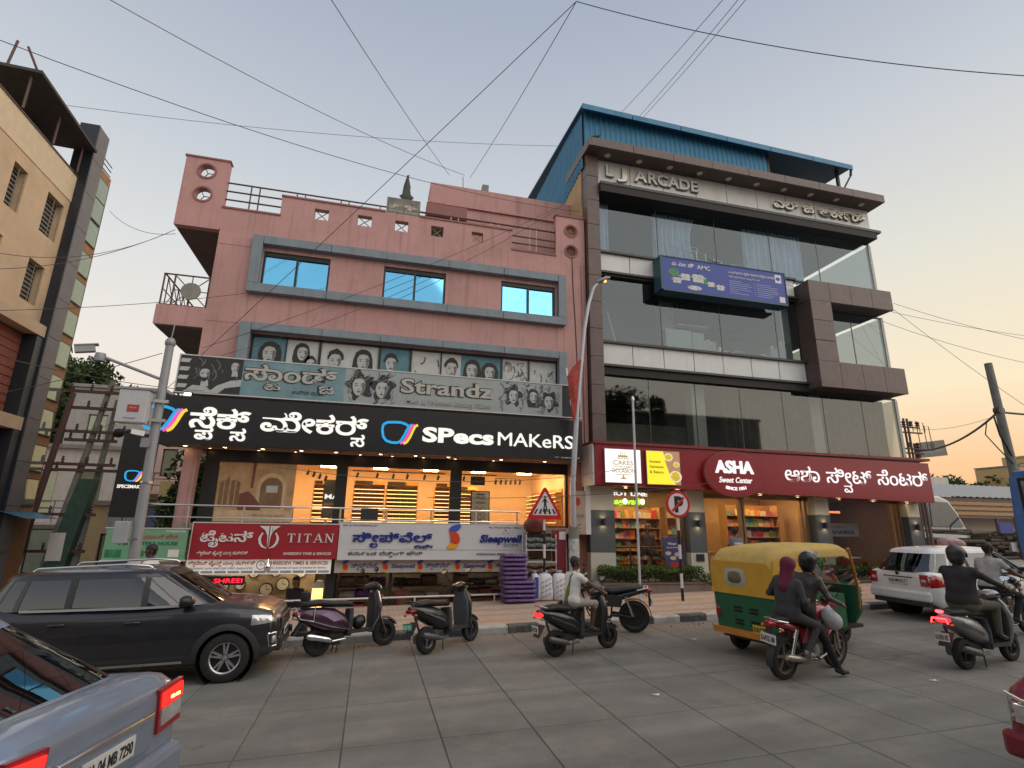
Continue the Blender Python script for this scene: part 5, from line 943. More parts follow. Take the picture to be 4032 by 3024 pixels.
rack(6.95,9.15,16.3,[.55,.95,1.35,1.72,2.05,2.35],'sweet_rack','tall rack of coloured sweet boxes behind the left shop window',.26)
rack(11.55,13.55,16.1,[.75,1.1,1.45,1.8,2.15,2.5],'gift_rack','rack of gift hampers and boxes right of the shop entrance',.27,wmin=.14,wmax=.32)
rack(9.95,11.0,17.2,[1.45,1.85,2.4],'pastry_rack','small pastry rack inside the open shop entrance',.2)
cn=thing('glass_counter','glass sweets counter behind the left shop window','counter',(8,15.5,.42)); bx('top',m_blackm,cn,6.95,9.1,15.25,15.75,1.45,1.5); bx('base',m_blackm,cn,6.95,9.1,15.3,15.75,.42,.62)
for z in(.85,1.12): bx('tray',m_steel,cn,7.0,9.05,15.32,15.7,z,z+.015); packs(cn,7.02,9.0,15.4,z+.02,.1,.08,.16)
for x in(6.97,7.6,8.3,9.08): bx('post',m_blackm,cn,x-.02,x+.02,15.24,15.28,.5,1.45)
bx('plinth',m_cr,sw,7.65,8.55,15.12,15.2,.5,.82)
bs=thing('bench_counter','low pale wooden counter inside the shop entrance','counter',(10.3,16,.42)); bx('top',m_wood,bs,9.95,10.75,15.6,16.1,1.28,1.33); bx('front',m_wood,bs,9.97,10.73,15.62,15.66,.42,1.28)
txt('lettering',lamp_mat('green neon',(.35,.8,.05),2.2),sw,'Bhagavathi',(7.25,16.25,2.78),w=1.4,h=.2,bold=.02,depth=.02); txt('lettering',m_al,sw,'HOT LINE',(7.4,16.2,3.05),w=1.35,h=.14,bold=.03,depth=.02); txt('lettering',m_ink,sw,'SWEETS',(8.35,16.24,2.62),w=.5,h=.1,bold=.02,depth=.02); txt('lettering',lamp_mat('orange neon',(1,.18,.06),2.2),sw,'Asha sweets',(14.62,15.3,2.62),w=.85,h=.1,bold=.02,depth=.02)
wb=thing('winter_banner','tilted blue banner advertising Winter Special Sweets in the left shop window','banner',(8.8,14.9,.9)); B=lambda x,z:(x,14.86,z)
mb=MB(); mb.add([(8.55,14.86,.88),(9.2,14.86,.86),(9.08,14.86,1.78),(8.42,14.86,1.78),(8.55,14.875,.88),(9.2,14.875,.86),(9.08,14.875,1.78),(8.42,14.875,1.78)],[(0,1,2,3),(7,6,5,4),(0,4,5,1),(1,5,6,2),(2,6,7,3),(3,7,4,0)]); mb.build('sheet',mat('navy banner',(.05,.06,.17),.6,var=.1),wb)
txt('lettering',m_wl,wb,'Winter',(8.62,14.86,1.57),w=.3,h=.075,bold=.02,depth=.004); txt('lettering',m_wl,wb,'Special Sweets',(8.58,14.86,1.48),w=.4,h=.045,bold=.01,depth=.004)
mb=MB()
for x,z in((8.62,1.33),(8.92,1.3),(8.78,1.2)): mb.prism(blobpoly(x,z,.1,.055,14,.15,int(x*20)),14.86,14.855,'y')
mb.build('printed_sweets',mat('print sweets',(.6,.5,.38),.6,var=.3,scale=20),wb); bx('printed_price',m_rl,wb,8.68,9.1,14.854,14.859,.95,1.08)
bn=thing('hall_banner','white banner reading Vishnu Deluxe RAJAHAMSA inside the right shop window','banner',(16,16,1.9)); bx('sheet',mat('banner cloth',(.42,.46,.47),.7,var=.15),bn,15.05,16.9,16,16.02,1.85,2.3); txt('lettering',mat('navy letter',(.06,.09,.22),.6),bn,'RAJAHAMSA',(15.3,16,1.93),w=1.4,h=.13,bold=.03,depth=.005); txt('lettering',m_rl,bn,'Vishnu Deluxe',(15.6,16,2.15),w=.65,h=.07,depth=.005)
bx('blue_panel',mat('faded blue panel',(.10,.20,.24),.7,var=.35,scale=3),sw,15.4,17.1,17.5,17.55,1.0,1.9)
tb2=thing('cafe_table','white cafe table with menu card and red seats in the right shop window','table',(15.9,15.8,.42)); bx('top',m_white,tb2,15.1,16.3,15.5,16.1,1.15,1.18); bx('card',m_white,tb2,15.6,15.75,15.75,15.77,1.18,1.34)
for x in(15.2,16.2): bx('leg',m_alu,tb2,x-.03,x+.03,15.77,15.83,.42,1.15)
bx('bench_seat',mat('red seat',(.3,.03,.03),.6,var=.15),tb2,15.6,16.9,16.3,16.7,.42,1.0); bx('backrest',mat('brown seat back',(.2,.07,.03),.6),tb2,15.3,15.7,16.35,16.4,.9,1.35); bx('backrest',MATS['brown seat back'],tb2,15.95,16.5,16.35,16.4,.9,1.35)
# planter with clipped hedge, potted plant, steps
m_plant=mat('planter stone',(.19,.145,.12),.75,var=.15,scale=4,bump=.1,streak=.3)
for nm,x0,x1,lb in(('planter',6.15,9.42,'long low brown stone planter left of the shop entrance'),('planter',13.2,18.4,'long low brown stone planter behind the white hatchback')):
    t=thing(nm,lb,'planter',((x0+x1)/2,14.3,gz(x0)+.1)); bx('wall',m_plant,t,x0,x1,14.0,14.68,gz(x0)+.06,.57); bx('cap',mat('planter cap',(.15,.115,.10),.6,var=.15),t,x0-.02,x1+.02,13.97,14.7,.57,.6)
bx('step',m_plant,sw,9.45,13.15,14.1,14.72,.2,.36)
# ================================================================== foliage
def leaf_mat(name,c,v=.5):
    m=mat(name,c,.65,var=v,scale=1.3,spec=.3); n,l=m.node_tree.nodes,m.node_tree.links; b=n['Principled BSDF']; b.inputs['Subsurface Weight'].default_value=0; return m
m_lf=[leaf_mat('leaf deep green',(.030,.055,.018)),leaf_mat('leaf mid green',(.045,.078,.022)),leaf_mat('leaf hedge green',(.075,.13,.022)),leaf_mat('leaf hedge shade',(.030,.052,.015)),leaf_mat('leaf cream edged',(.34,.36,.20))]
m_bark=mat('bark',(.085,.065,.048),.95,var=.3,scale=10,bump=.5)
def leaves(name,P,size,m,parent,seed=0,off=(0,0,0),asp=.5):
    """many small bent leaf faces at points P (n,3)"""
    r=np.random.RandomState(seed); n=len(P); d=r.normal(size=(n,3)); d/=np.linalg.norm(d,axis=1)[:,None]; u=r.normal(size=(n,3)); u-=d*(u*d).sum(1)[:,None]; u/=np.linalg.norm(u,axis=1)[:,None]
    s=(size*r.uniform(.6,1.3,n))[:,None]; w=np.cross(d,u); P=np.asarray(P)-np.array(off)
    V=np.stack([P-u*s*.5,P+w*s*asp*.5+d*s*.12,P+u*s*.5,P-w*s*asp*.5+d*s*.12],1).reshape(-1,3); me=bpy.data.meshes.new(name); me.from_pydata(V.tolist(),[],np.arange(4*n).reshape(-1,4).tolist())
    for q in (m if isinstance(m,(list,tuple)) else [m]): me.materials.append(q)
    if isinstance(m,(list,tuple)): me.polygons.foreach_set('material_index',r.randint(0,len(m),n).astype(np.int32))
    me.update(); o=bpy.data.objects.new(name,me); COL.objects.link(o); o.parent=parent; o['_o']=tuple(off); return o
def clumps(c,r,k,n,seed,rc=.35):
    """points in k clumps spread through an ellipsoid (centre c, radii r)"""
    g=np.random.RandomState(seed); q=g.normal(size=(k,3)); q/=np.linalg.norm(q,axis=1)[:,None]; q*=(g.uniform(.35,1,k)**.5)[:,None]; cc=np.array(c)+q*np.array(r)*.85
    i=g.randint(0,k,n); p=g.normal(size=(n,3)); p/=np.linalg.norm(p,axis=1)[:,None]; p*=(g.uniform(0,1,n)**.4)[:,None]; sz=g.uniform(.6,1.2,k)[i][:,None]
    return cc[i]+p*np.array(r)*rc*sz,cc
def tree(label,x,y,z,h,r,n,seed,trunk=.18,group=None,leaf=.3,mi=(0,1),k=26):
    t=thing('leafy_tree',label,'tree',(x,y,z),group=group); P,cc=clumps((x,y,z+h-r[2]*.9),r,k,n,seed); leaves('crown',P,leaf,[m_lf[i] for i in mi],t,seed,(x,y,z))
    mb=MB(); top=z+h-r[2]; mb.tube([(x,y,z-.1),(x+.1,y,z+h*.3),(x,y+.1,top)],[trunk,trunk*.8,trunk*.55],8)
    for q in cc[::3]: mb.tube([(x,y+.1,top-.3),((x+q[0])/2,(y+q[1])/2,(top+q[2])/2+.2),tuple(q)],[trunk*.45,trunk*.3,trunk*.1],5)
    mb.build('trunk',m_bark,t,smooth=50); return t
# ------------------------------------------------------------------ left: tan building across the side street
m_tanw=mat('tan rendered wall',(.62,.46,.30),.92,var=.10,scale=1.5,bump=.3,bscale=50,dirt=(.44,.31,.20),dscale=.8,damt=.4); m_navy=mat('dark blue black tile',(.018,.024,.034),.4,var=.15); m_gtile=mat('grey pilaster tile',(.165,.15,.15),.5,var=.12,scale=2); m_orng=mat('orange brown wall',(.36,.19,.085),.85,var=.12)
tn=thing('tan_building','tall tan rendered building with dark pilaster on the left edge','building',(-13,18,-.3))
XT=-11.0
def wallx(mb,y0,y1,z0,z1,x0,x1,holes):
    """like holed() but for a wall standing along y; x1 is the outer face"""
    t=MB(); holed(t,y0,y1,z0,z1,-x1,-x0,holes); mb.add([(-b,a,c) for a,b,c in t.v],t.f); return mb
wh=[(16.85,17.5,10.9,12.3),(18.56,19.5,11.0,12.4),(18.5,19.35,8.65,10.0),(16.4,17.2,8.7,10.0)]
wallx(MB(),12.0,19.74,8.15,13.0,XT-.3,XT,wh).build('wall',m_tanw,tn,fix=True); bx('parapet_band',mat('pale tan band',(.68,.55,.38),.9,var=.08,bump=.2),tn,XT-.3,XT+.02,12,19.74,12.75,13.75); bx('coping',m_grand,tn,XT-.32,XT+.05,12,19.74,13.75,13.8)
for y0,y1,z0,z1 in wh:
    bx('window_frame',m_frame,tn,XT-.28,XT-.24,y0,y1,z0,z1); mb=MB()
    for k in range(9): z=z0+.1+(z1-z0-.2)*k/8; mb.box(XT-.235,XT-.22,y0+.05,y1-.05,z-.01,z+.05)
    for y in(y0+.03,(y0+y1)/2,y1-.03): mb.tube([(XT-.05,y,z0),(XT-.05,y,z1)],.012,5)
    mb.build('louvre',mat('louvre grey',(.22,.21,.18),.6),tn)
bx('pilaster',m_navy,tn,XT-.3,-10.69,19.74,19.80,-.4,16.0)
for k in range(12): z=-.3+1.36*k; bx('pilaster_tile',m_gtile,tn,-10.86,-10.69,19.805,20.5,z+.008,min(z+1.352,15.99))
bx('pilaster_core',m_navy,tn,XT-.3,-10.87,19.8,20.5,-.4,15.98); bx('end_wall',m_orng,tn,XT-.4,-10.86,20.5,21.55,-.4,14.9); bx('core',m_tanw,tn,-17,XT-.45,12,21.5,-.4,13.0)
m_skyp=mat('sky reflecting pane',(.30,.36,.28),.07,metal=.55,var=.1)
for z in(14.1,13.25,12.3,11.05,9.95,8.75,7.6,6.4,5.2,4.0,2.9):
    f=MB(); f.box(-10.86,-10.82,20.62,21.45,z-.46,z+.42); w=f.build('end_window',m_alu,tn); mb=MB(); mb.quad((-10.815,20.67,z-.42),(-10.815,21.4,z-.42),(-10.815,21.4,z+.38),(-10.815,20.67,z+.38)); mb.build('pane',m_skyp,w)
rf=MB(); rf.add([(-18,16.2,15.3),(-10.55,16.2,15.05),(-10.55,19.7,14.9),(-18,19.7,15.15),(-18,16.2,15.2),(-10.55,16.2,14.95),(-10.55,19.7,14.8),(-18,19.7,15.05)],[(0,1,2,3),(7,6,5,4),(0,4,5,1),(1,5,6,2),(2,6,7,3),(3,7,4,0)]); rf.build('terrace_roof',mat('dark roof sheet',(.05,.045,.045),.7,var=.2),tn)
for a,b in [((-10.9,y,13.8),(-10.9,y,15.0)) for y in(16.4,18.0,19.5)]+[((-13.5,y,13.8),(-13.5,y,15.0)) for y in(16.4,18.0,19.5)]+[((-10.7,16.3,15.0),(-11.0,16.1,15.7)),((-11.6,16.4,15.0),(-11.5,16.4,16.1))]: mb=MB(); mb.tube([a,b],.035,6); mb.build('roof_post',m_iron,tn)
bx('terrace_room',m_room,tn,-16,-12.2,18,19.5,13.4,14.8)
mb=MB()
for z in(15.0,15.2,15.4): mb.tube([(-10.9,20.5,z),(-10.9,21.5,z)],.02,5)
mb.build('roof_rail',m_iron,tn)
# dark framed brick bays below
m_brk=mat('red brick facing',(.30,.10,.07),.85,var=.25,scale=20,bump=.3)
bx('bay_beam',m_tanw,tn,XT-.3,XT+.25,14,19.72,7.75,8.12)
for z0,z1 in((5.3,7.7),(2.2,4.7)):
    bx('bay_frame',m_navy,tn,XT-.3,XT+.25,19.35,19.72,z0-.2,z1); bx('bay_beam',m_tanw,tn,XT-.3,XT+.25,14,19.72,z0-.6,z0-.2)
    bx('brick_bay',m_brk,tn,XT-.4,XT-.15,14,19.35,z0-.2,z1)
    for k in range(9): z=z0-.1+k*.27; bx('brick_course',m_brk,tn,XT-.15,XT-.13,16,19.33,z,z+.2)
bx('ground_floor',m_roomd,tn,XT-.4,XT-.1,14,19.7,-.4,1.6)
mb=MB(); mb.add([(-10.9,19.6,2.3),(-10.0,19.6,2.05),(-10.0,21.4,2.05),(-10.9,21.4,2.3)],[(0,1,2,3)]); mb.build('awning',m_bluedk,tn)
# ------------------------------------------------------------------ houses down the side street
m_whw=mat('white house wall',(.56,.53,.50),.85,var=.08,streak=.25,dirt=(.33,.29,.26),damt=.4)
def house(name,label,x0,x1,y0,y1,zt,m,wins,balc=()):
    t=thing(name,label,'house',((x0+x1)/2,(y0+y1)/2,-.4)); mb=MB(); holed(mb,x0,x1,-.4,zt,y0,y0+.2,wins); mb.box(x0,x1,y0+.25,y1,-.4,zt-.05); mb.build('wall',m,t); bx('roof',m_conc,t,x0-.15,x1+.15,y0-.15,y1,zt,zt+.18)
    for a,b,c,d in wins: w=bx('window',m_frame,t,a,b,y0+.12,y0+.18,c,d); bx('pane',m_skyp,w,a+.06,b-.06,y0+.1,y0+.12,c+.06,d-.06)
    for a,b,z in balc:
        bx('balcony',m,t,a,b,y0-.9,y0,z-.12,z); mb=MB()
        for h in(.3,.6,.9): mb.tube([(a,y0-.85,z+h),(b,y0-.85,z+h)],.02,5)
        for k in range(5): x=a+(b-a)*k/4; mb.tube([(x,y0-.85,z),(x,y0-.85,z+.9)],.02,5)
        mb.build('balcony_rail',m_iron,t)
    return t
house('white_house','pale two-storey house with balcony behind the electricity poles',-15.6,-11.4,29,35,5.2,m_whw,[(-14.9,-14.0,2.2,4.2),(-13.2,-12.2,2.0,4.3),(-14.6,-13.2,-.3,1.6)],[(-15.4,-11.5,1.9)])
house('grey_house','taller grey house with water tank behind the pale house',-17.5,-12.8,36,42,9.6,mat('grey house wall',(.33,.32,.30),.9,var=.12,streak=.3),[(-16.5,-15.5,6.5,8.0)])
house('pink_house','pale pink house between the poles and the black hanging panel',-11.3,-8.2,31,37,6.6,mat('pale pink wall',(.55,.42,.38),.85,var=.1,streak=.3),[(-10.6,-9.9,4.2,5.6),(-9.3,-8.6,4.2,5.6),(-10.8,-9.8,1.2,3.0)],[(-11.2,-8.4,3.4)])
house('small_shop_house','low beige shop with tilted shutters beside the green board',-11.0,-6.6,25.5,29,2.6,mat('beige shop wall',(.50,.40,.24),.85,var=.12),[(-10.4,-9.2,-.35,1.5)])
pbx=thing('posted_notices','row of faded blue notices on the low wall beyond the pole','notice',(-9,25.3,1.6))
for x,c in((-10.2,(.35,.36,.38)),(-9.6,(.42,.42,.43)),(-8.9,(.10,.13,.25)),(-8.3,(.45,.44,.42))): bx('sheet',mat('notice %s'%x,c,.7,var=.3,scale=9),pbx,x,x+.5,25.3,25.33,1.5,2.5)
bx('yellow_sheet',mat('yellow notice',(.55,.47,.20),.7,var=.15),pbx,-8.5,-7.5,25.2,25.23,2.7,3.6)
tree('dark dense tree behind the corner column of the pink building',-6.0,23.5,-.2,5.0,(1.9,2.0,2.4),5200,31,leaf=.26)
tree('broad dark tree filling the gap beneath the black fascia',-4.6,25.8,-.2,5.2,(1.7,1.8,2.5),4200,32,leaf=.26)
for i,(x,y,h,r) in enumerate(((-27.5,56,16.5,(5,4,4.2)),(-22,60,15.2,(5,4,4)),(-32,62,15.5,(5,4,4)),(-17.5,58,12.2,(4,4,3.4)),(-37,60,14.0,(5,4,4)))):
    tree(['tallest dark tree on the hill behind the tan building','round tree on the hill right of the tallest one','tree on the hill partly behind the tan building','low tree on the hill near the camera box','farthest left tree on the hill'][i],x,y,-.4,h,r,4200,40+i,.35,'trees on the hill at the left',.62,k=22)
tag(MB().add([(-60,52,-.5),(-8,52,-.5),(-6,75,9),(-60,75,10)],[(0,1,2,3)]).build('hill',mat('wooded slope',(.03,.045,.02),.95,var=.4,scale=.6)),kind='structure')
# ------------------------------------------------------------------ electricity poles with cross arms
ep=thing('transformer_poles','twin concrete electricity poles carrying cross arms and switchgear on the left','pole',(-9.9,22,-.3)); m_pc=mat('weathered pole concrete',(.22,.225,.20),.9,var=.2,scale=5,bump=.3,streak=.3); m_pg=mat('green switch box',(.045,.10,.075),.6,var=.25)
for a,b in(((-10.5,22,-.3),(-9.55,22,7.0)),((-9.7,22.2,-.3),(-9.35,22.2,6.3)),((-11.2,21.8,-.3),(-10.6,21.8,6.4))): mb=MB(); mb.tube([a,b],[.14,.09],8); mb.build('pole',m_pc if a[0]>-11 else m_iron,ep,smooth=50)
for z,x0,x1 in((6.5,-10.9,-8.7),(5.9,-10.8,-8.9),(5.05,-11.2,-8.7),(4.75,-10.6,-9.0),(3.9,-11.4,-8.9),(3.7,-10.8,-8.5),(2.2,-11.3,-9.2),(1.0,-11.2,-9.3)):
    arm=bx('cross_arm',m_iron,ep,x0,x1,21.85,21.95,z-.05,z+.05)
    for k in range(4):
        x=x0+.15+(x1-x0-.3)*k/3; mb=MB(); mb.lathe([(.02,0),(.06,.03),(.03,.08),(.06,.12),(.03,.17),(.05,.2),(.001,.24)],(x,21.9,z+.05),'z',8); mb.build('insulator',mat('brown insulator',(.05,.025,.02),.25),arm,smooth=50)
mb=MB(); mb.add([(-10.35,21.75,.4),(-9.75,21.75,.4),(-9.35,21.75,3.4),(-9.85,21.75,3.4),(-10.35,22.1,.4),(-9.75,22.1,.4),(-9.35,22.1,3.4),(-9.85,22.1,3.4)],[(0,1,2,3),(7,6,5,4),(0,4,5,1),(1,5,6,2),(2,6,7,3),(3,7,4,0)]); mb.build('switch_box',m_pg,ep)
for x in(-8.95,-8.6): mb=MB(); mb.lathe([(.001,-.12),(.14,-.12),(.17,0),(.14,.12),(.001,.12)],(x,21.8,5.05),'x',12); mb.build('spool',m_blackm,ep,smooth=40)
bx('pasted_bill',m_wl,ep,-10.3,-9.85,21.7,21.73,.7,1.6)
# ------------------------------------------------------------------ camera pole on the footway
cp=thing('cctv_pole','grey steel pole with surveillance cameras and white cabinet at the street corner','pole',(-4.2,11.7,gz(-4.2)+.12))
mb=MB(); mb.tube([(-4.14,11.7,0),(-4.2,11.7,3.4),(-4.22,11.7,5.55)],[.10,.085,.075],14); mb.lathe([(.075,0),(.095,.02),(.095,.10),(.06,.16)],(-4.22,11.7,5.5),'z',14); mb.tube([(-4.22,11.7,5.6),(-4.2,11.7,6.0)],.012,6); mb.build('pole',m_grey,cp,smooth=50)
mb=MB(); mb.tube([(-4.22,11.7,4.78),(-5.33,11.65,5.16)],.03,8); mb.build('arm',m_grey,cp,smooth=40)
mb=MB(); mb.lathe([(.09,-.08),(.10,.0),(.08,.08),(.001,.09)],(-5.36,11.65,5.14),'z',12); mb.tube([(-5.36,11.65,5.08),(-5.48,11.65,5.05),(-5.55,11.65,5.15)],.022,6); mb.build('bracket',m_grey,cp,smooth=50)
mb=MB(); mb.obox((-5.62,11.6,5.27),.32,.14,.13,.35,-.25); mb.obox((-5.61,11.6,5.35),.38,.17,.02,.35,-.25); mb.build('camera',m_grey,cp); mb=MB(); mb.obox((-5.80,11.53,5.22),.02,.12,.11,.35,-.25); mb.build('lens',m_black,cp)
cbx=bx('cabinet',mat('cabinet white',(.52,.53,.55),.5,var=.05,streak=.2),cp,-4.82,-4.32,11.42,11.68,3.86,4.5,bevel=.015); bx('cabinet_lid',m_grey,cbx,-4.85,-4.29,11.4,11.7,4.5,4.54); bx('sticker',mat('red sticker',(.4,.05,.045),.5),cbx,-4.64,-4.44,11.415,11.42,4.06,4.2); txt('lettering',m_wl,cbx,'SAFE CITY',(-4.60,11.415,4.13),w=.12,h=.025,depth=.002); txt('lettering',m_bl,cbx,'Honeywell',(-4.68,11.415,3.93),w=.2,h=.03,depth=.002)
for z in(4.3,3.92): bx('clamp',m_steel,cp,-4.34,-4.02,11.58,11.62,z,z+.06)
mb=MB(); mb.obox((-4.42,11.5,3.68),.22,.09,.09,.6,.1); mb.build('camera',m_white,cp); mb=MB(); mb.obox((-4.50,11.44,3.67),.05,.07,.07,.6,.1); mb.build('lens',m_black,cp); bx('junction_box',m_grey,cp,-4.36,-4.22,11.56,11.64,3.42,3.6)
bx('meter_box',mat('meter box grey',(.36,.37,.38),.5,var=.06),cp,-4.5,-4.27,11.5,11.64,1.66,2.05,bevel=.01)
mb=MB(); mb.lathe([(.104,0),(.106,.5)],(-4.145,11.7,.85),'z',14); mb.build('torn_bill',mat('torn paper',(.55,.53,.51),.8,var=.4,scale=9),cp)
for z in(2.75,1.72): mb=MB(); mb.lathe([(.094,0),(.108,0),(.108,.04),(.094,.04)],(-4.19,11.7,z),'z',14); mb.build('clamp_ring',m_steel,cp)
# ------------------------------------------------------------------ street light, flag pole, signs, bollard
sl_=thing('street_light','tall tapering street light with torn posters in front of the building joint','street light',(5.28,13.9,.25))
mb=MB(); mb.tube([(5.29,13.9,.2),(5.29,13.9,2.05)],.14,14); mb.build('base',m_pc,sl_,smooth=50)
mb=MB(); mb.tube([(5.28,13.9,2.0),(5.28,13.9,3.2),(5.45,13.9,5.4),(5.71,13.9,7.7),(5.87,13.9,8.55),(6.04,13.9,9.1),(6.2,13.88,9.3)],[.085,.08,.07,.06,.055,.05,.045],12); mb.build('pole',mat('galvanised pole',(.42,.43,.47),.4,metal=.4,var=.08,streak=.2),sl_,smooth=50)
mb=MB(); mb.super([(6.1,13.88,9.28,.03,.03,2),(6.2,13.88,9.32,.12,.07,2),(6.42,13.88,9.44,.15,.08,2),(6.58,13.88,9.5,.06,.04,2)],14); hd=mb.build('lamp_head',m_grey,sl_,smooth=50); mb=MB(); mb.lathe([(.001,0),(.055,-.02)],(6.4,13.84,9.36),'z',10); mb.build('bulb',lamp_mat('street bulb',(1,.45,.08),6),hd)
mb=MB(); mb.lathe([(.143,.9),(.145,1.75)],(5.29,13.9,0),'z',16,RD(150),RD(330)); mb.build('torn_poster',mat('torn white poster',(.50,.50,.49),.85,var=.6,scale=7),sl_)
mb=MB()
for k in range(9): a=k*.8; mb.tube([(5.28,13.9,2.02),(5.28+.22*math.cos(a),13.9+.2*math.sin(a),2.02+.13*math.sin(k*2.1))],.008,4)
mb.build('wire_tangle',m_blackm,sl_)
bn_=thing('red_pennant','long red patterned pennant hung from the street light','banner',(5.3,13.8,5)); mb=MB(); R=[]
for z,a,b in((6.75,5.53,5.56),(6.5,5.3,5.52),(6.22,5.12,5.48),(5.8,5.17,5.44),(5.4,5.22,5.41),(4.95,5.27,5.34)): R.append([(a,13.8,z),((a+b)/2,13.76+.03*math.sin(z*5),z),(b,13.8,z)])
mb.rings(R,False,False); mb.build('cloth',mat('red pennant cloth',(.35,.05,.04),.85,var=.4,scale=14),bn_); mb=MB(); mb.tube([(5.12,13.8,6.22),(5.1,13.8,6.45)],.025,6); mb.build('rod',m_white,bn_)
fp=thing('flag_pole','slim white flag pole standing before the sweet shop','pole',(6.8,13.2,.3)); mb=MB(); mb.tube([(6.80,13.2,.28),(6.83,13.2,5.5)],.032,10); mb.build('pole',mat('white pole',(.50,.50,.53),.45,var=.1,streak=.2),fp,smooth=50); mb=MB(); mb.lathe([(.045,0),(.05,.05),(.03,.1),(.001,.14)],(6.83,13.2,5.48),'z',10); mb.build('finial',m_steel,fp,smooth=40)
m_sr=mat('sign red',(.50,.012,.02),.4,var=.04); m_sw=mat('sign white',(.66,.62,.63),.4,var=.04); m_sk=mat('sign black',(.012,.012,.014),.4)
def striped(t,x,y,z0,z1,r,n,first=0):
    for k in range(n): a,b=z0+(z1-z0)*k/n,z0+(z1-z0)*(k+1)/n; mb=MB(); mb.tube([(x,y,a),(x,y,b)],r,12); mb.build('pole_band',m_sw if (k+first)%2 else m_sk,t,smooth=50)
ps=thing('crossing_sign','red triangular pedestrian crossing sign on a striped pole','traffic sign',(4.4,13.7,.25)); striped(ps,4.4,13.7,.24,2.3,.032,6,0)
def rtri(c,h,w,r,n=5):
    P=[(c[0]-w/2,c[1]),(c[0]+w/2,c[1]),(c[0],c[1]+h)]; out=[]
    for i in range(3):
        p=Vector(P[i]); a=(Vector(P[i-1])-p).normalized(); b=(Vector(P[(i+1)%3])-p).normalized(); bis=(a+b).normalized(); ang=a.angle(b)/2; d=r/math.sin(ang); cc=p+bis*d
        n0=-(a-bis*(a@bis)).normalized() if False else None
        s=cc+Vector((-a.y,a.x))*r*(1 if Vector((-a.y,a.x))@bis<0 else -1); e=cc+Vector((-b.y,b.x))*r*(1 if Vector((-b.y,b.x))@bis<0 else -1)
        a0=math.atan2(s.y-cc.y,s.x-cc.x); a1=math.atan2(e.y-cc.y,e.x-cc.x); da=(a1-a0+PI)%(2*PI)-PI
        for k in range(n+1): q=a0+da*k/n; out.append((cc.x+r*math.cos(q),cc.y+r*math.sin(q)))
    return out
mb=MB(); mb.prism(rtri((4.4,2.24),.86,.99,.05),13.655,13.635,'y'); mb.build('plate',m_sr,ps,fix=True); mb=MB(); mb.prism(rtri((4.4,2.34),.61,.70,.02),13.634,13.630,'y'); mb.build('face',m_sw,ps,fix=True)
mb=MB()
for k in range(5): x=4.4+(k-2)*.115; d=(k-2)*.012; mb.prism([(x-.035+d*2,2.37),(x+.025+d*2,2.37),(x+.02-d,2.50),(x-.02-d,2.50)],13.629,13.626,'y')
mb.prism(blobpoly(4.4,2.80,.03,.03,12),13.629,13.625,'y'); mb.prism([(4.365,2.76),(4.43,2.76),(4.425,2.62),(4.37,2.62)],13.629,13.625,'y')
for P in(((4.375,2.63),(4.405,2.63),(4.37,2.42),(4.335,2.42)),((4.395,2.63),(4.43,2.63),(4.475,2.42),(4.44,2.42)),((4.365,2.75),(4.38,2.73),(4.33,2.66),(4.315,2.675)),((4.425,2.75),(4.41,2.73),(4.46,2.65),(4.475,2.665))): mb.prism(P,13.6288,13.625,'y')
mb.build('pictogram',m_sk,ps,fix=True)
npk=thing('no_parking_sign','round red-rimmed no parking sign on a black and white pole','traffic sign',(7.64,12.6,.3)); striped(npk,7.64,12.6,.28,2.35,.036,6,0)
mb=MB(); mb.prism(blobpoly(7.64,2.66,.345,.345,40),12.56,12.545,'y'); mb.build('plate',m_sr,npk,fix=True); mb=MB(); mb.prism(blobpoly(7.64,2.66,.275,.275,40),12.544,12.54,'y'); mb.build('face',m_sw,npk,fix=True)
txt('lettering',m_sk,npk,'P',(7.53,12.54,2.48),w=.26,h=.37,bold=.06,depth=.004); mb=MB(); d=.25*math.cos(RD(45)); mb.prism([(7.64-d-.02,2.66-d+.02),(7.64-d+.02,2.66-d-.02),(7.64+d+.02,2.66+d-.02),(7.64+d-.02,2.66+d+.02)],12.534,12.531,'y'); mb.build('slash',m_sr,npk,fix=True)
bl=thing('bollard','short dark iron bollard between the dark SUV and the purple scooter','bollard',(-1.04,11.05,.1)); mb=MB(); mb.lathe([(.12,0),(.12,.06),(.085,.09),(.075,.5),(.10,.52),(.10,.56),(.08,.58),(.095,.64),(.08,.73),(.001,.76)],(-1.04,11.05,.1),'z',18); mb.build('post',m_blackm,bl,smooth=40)
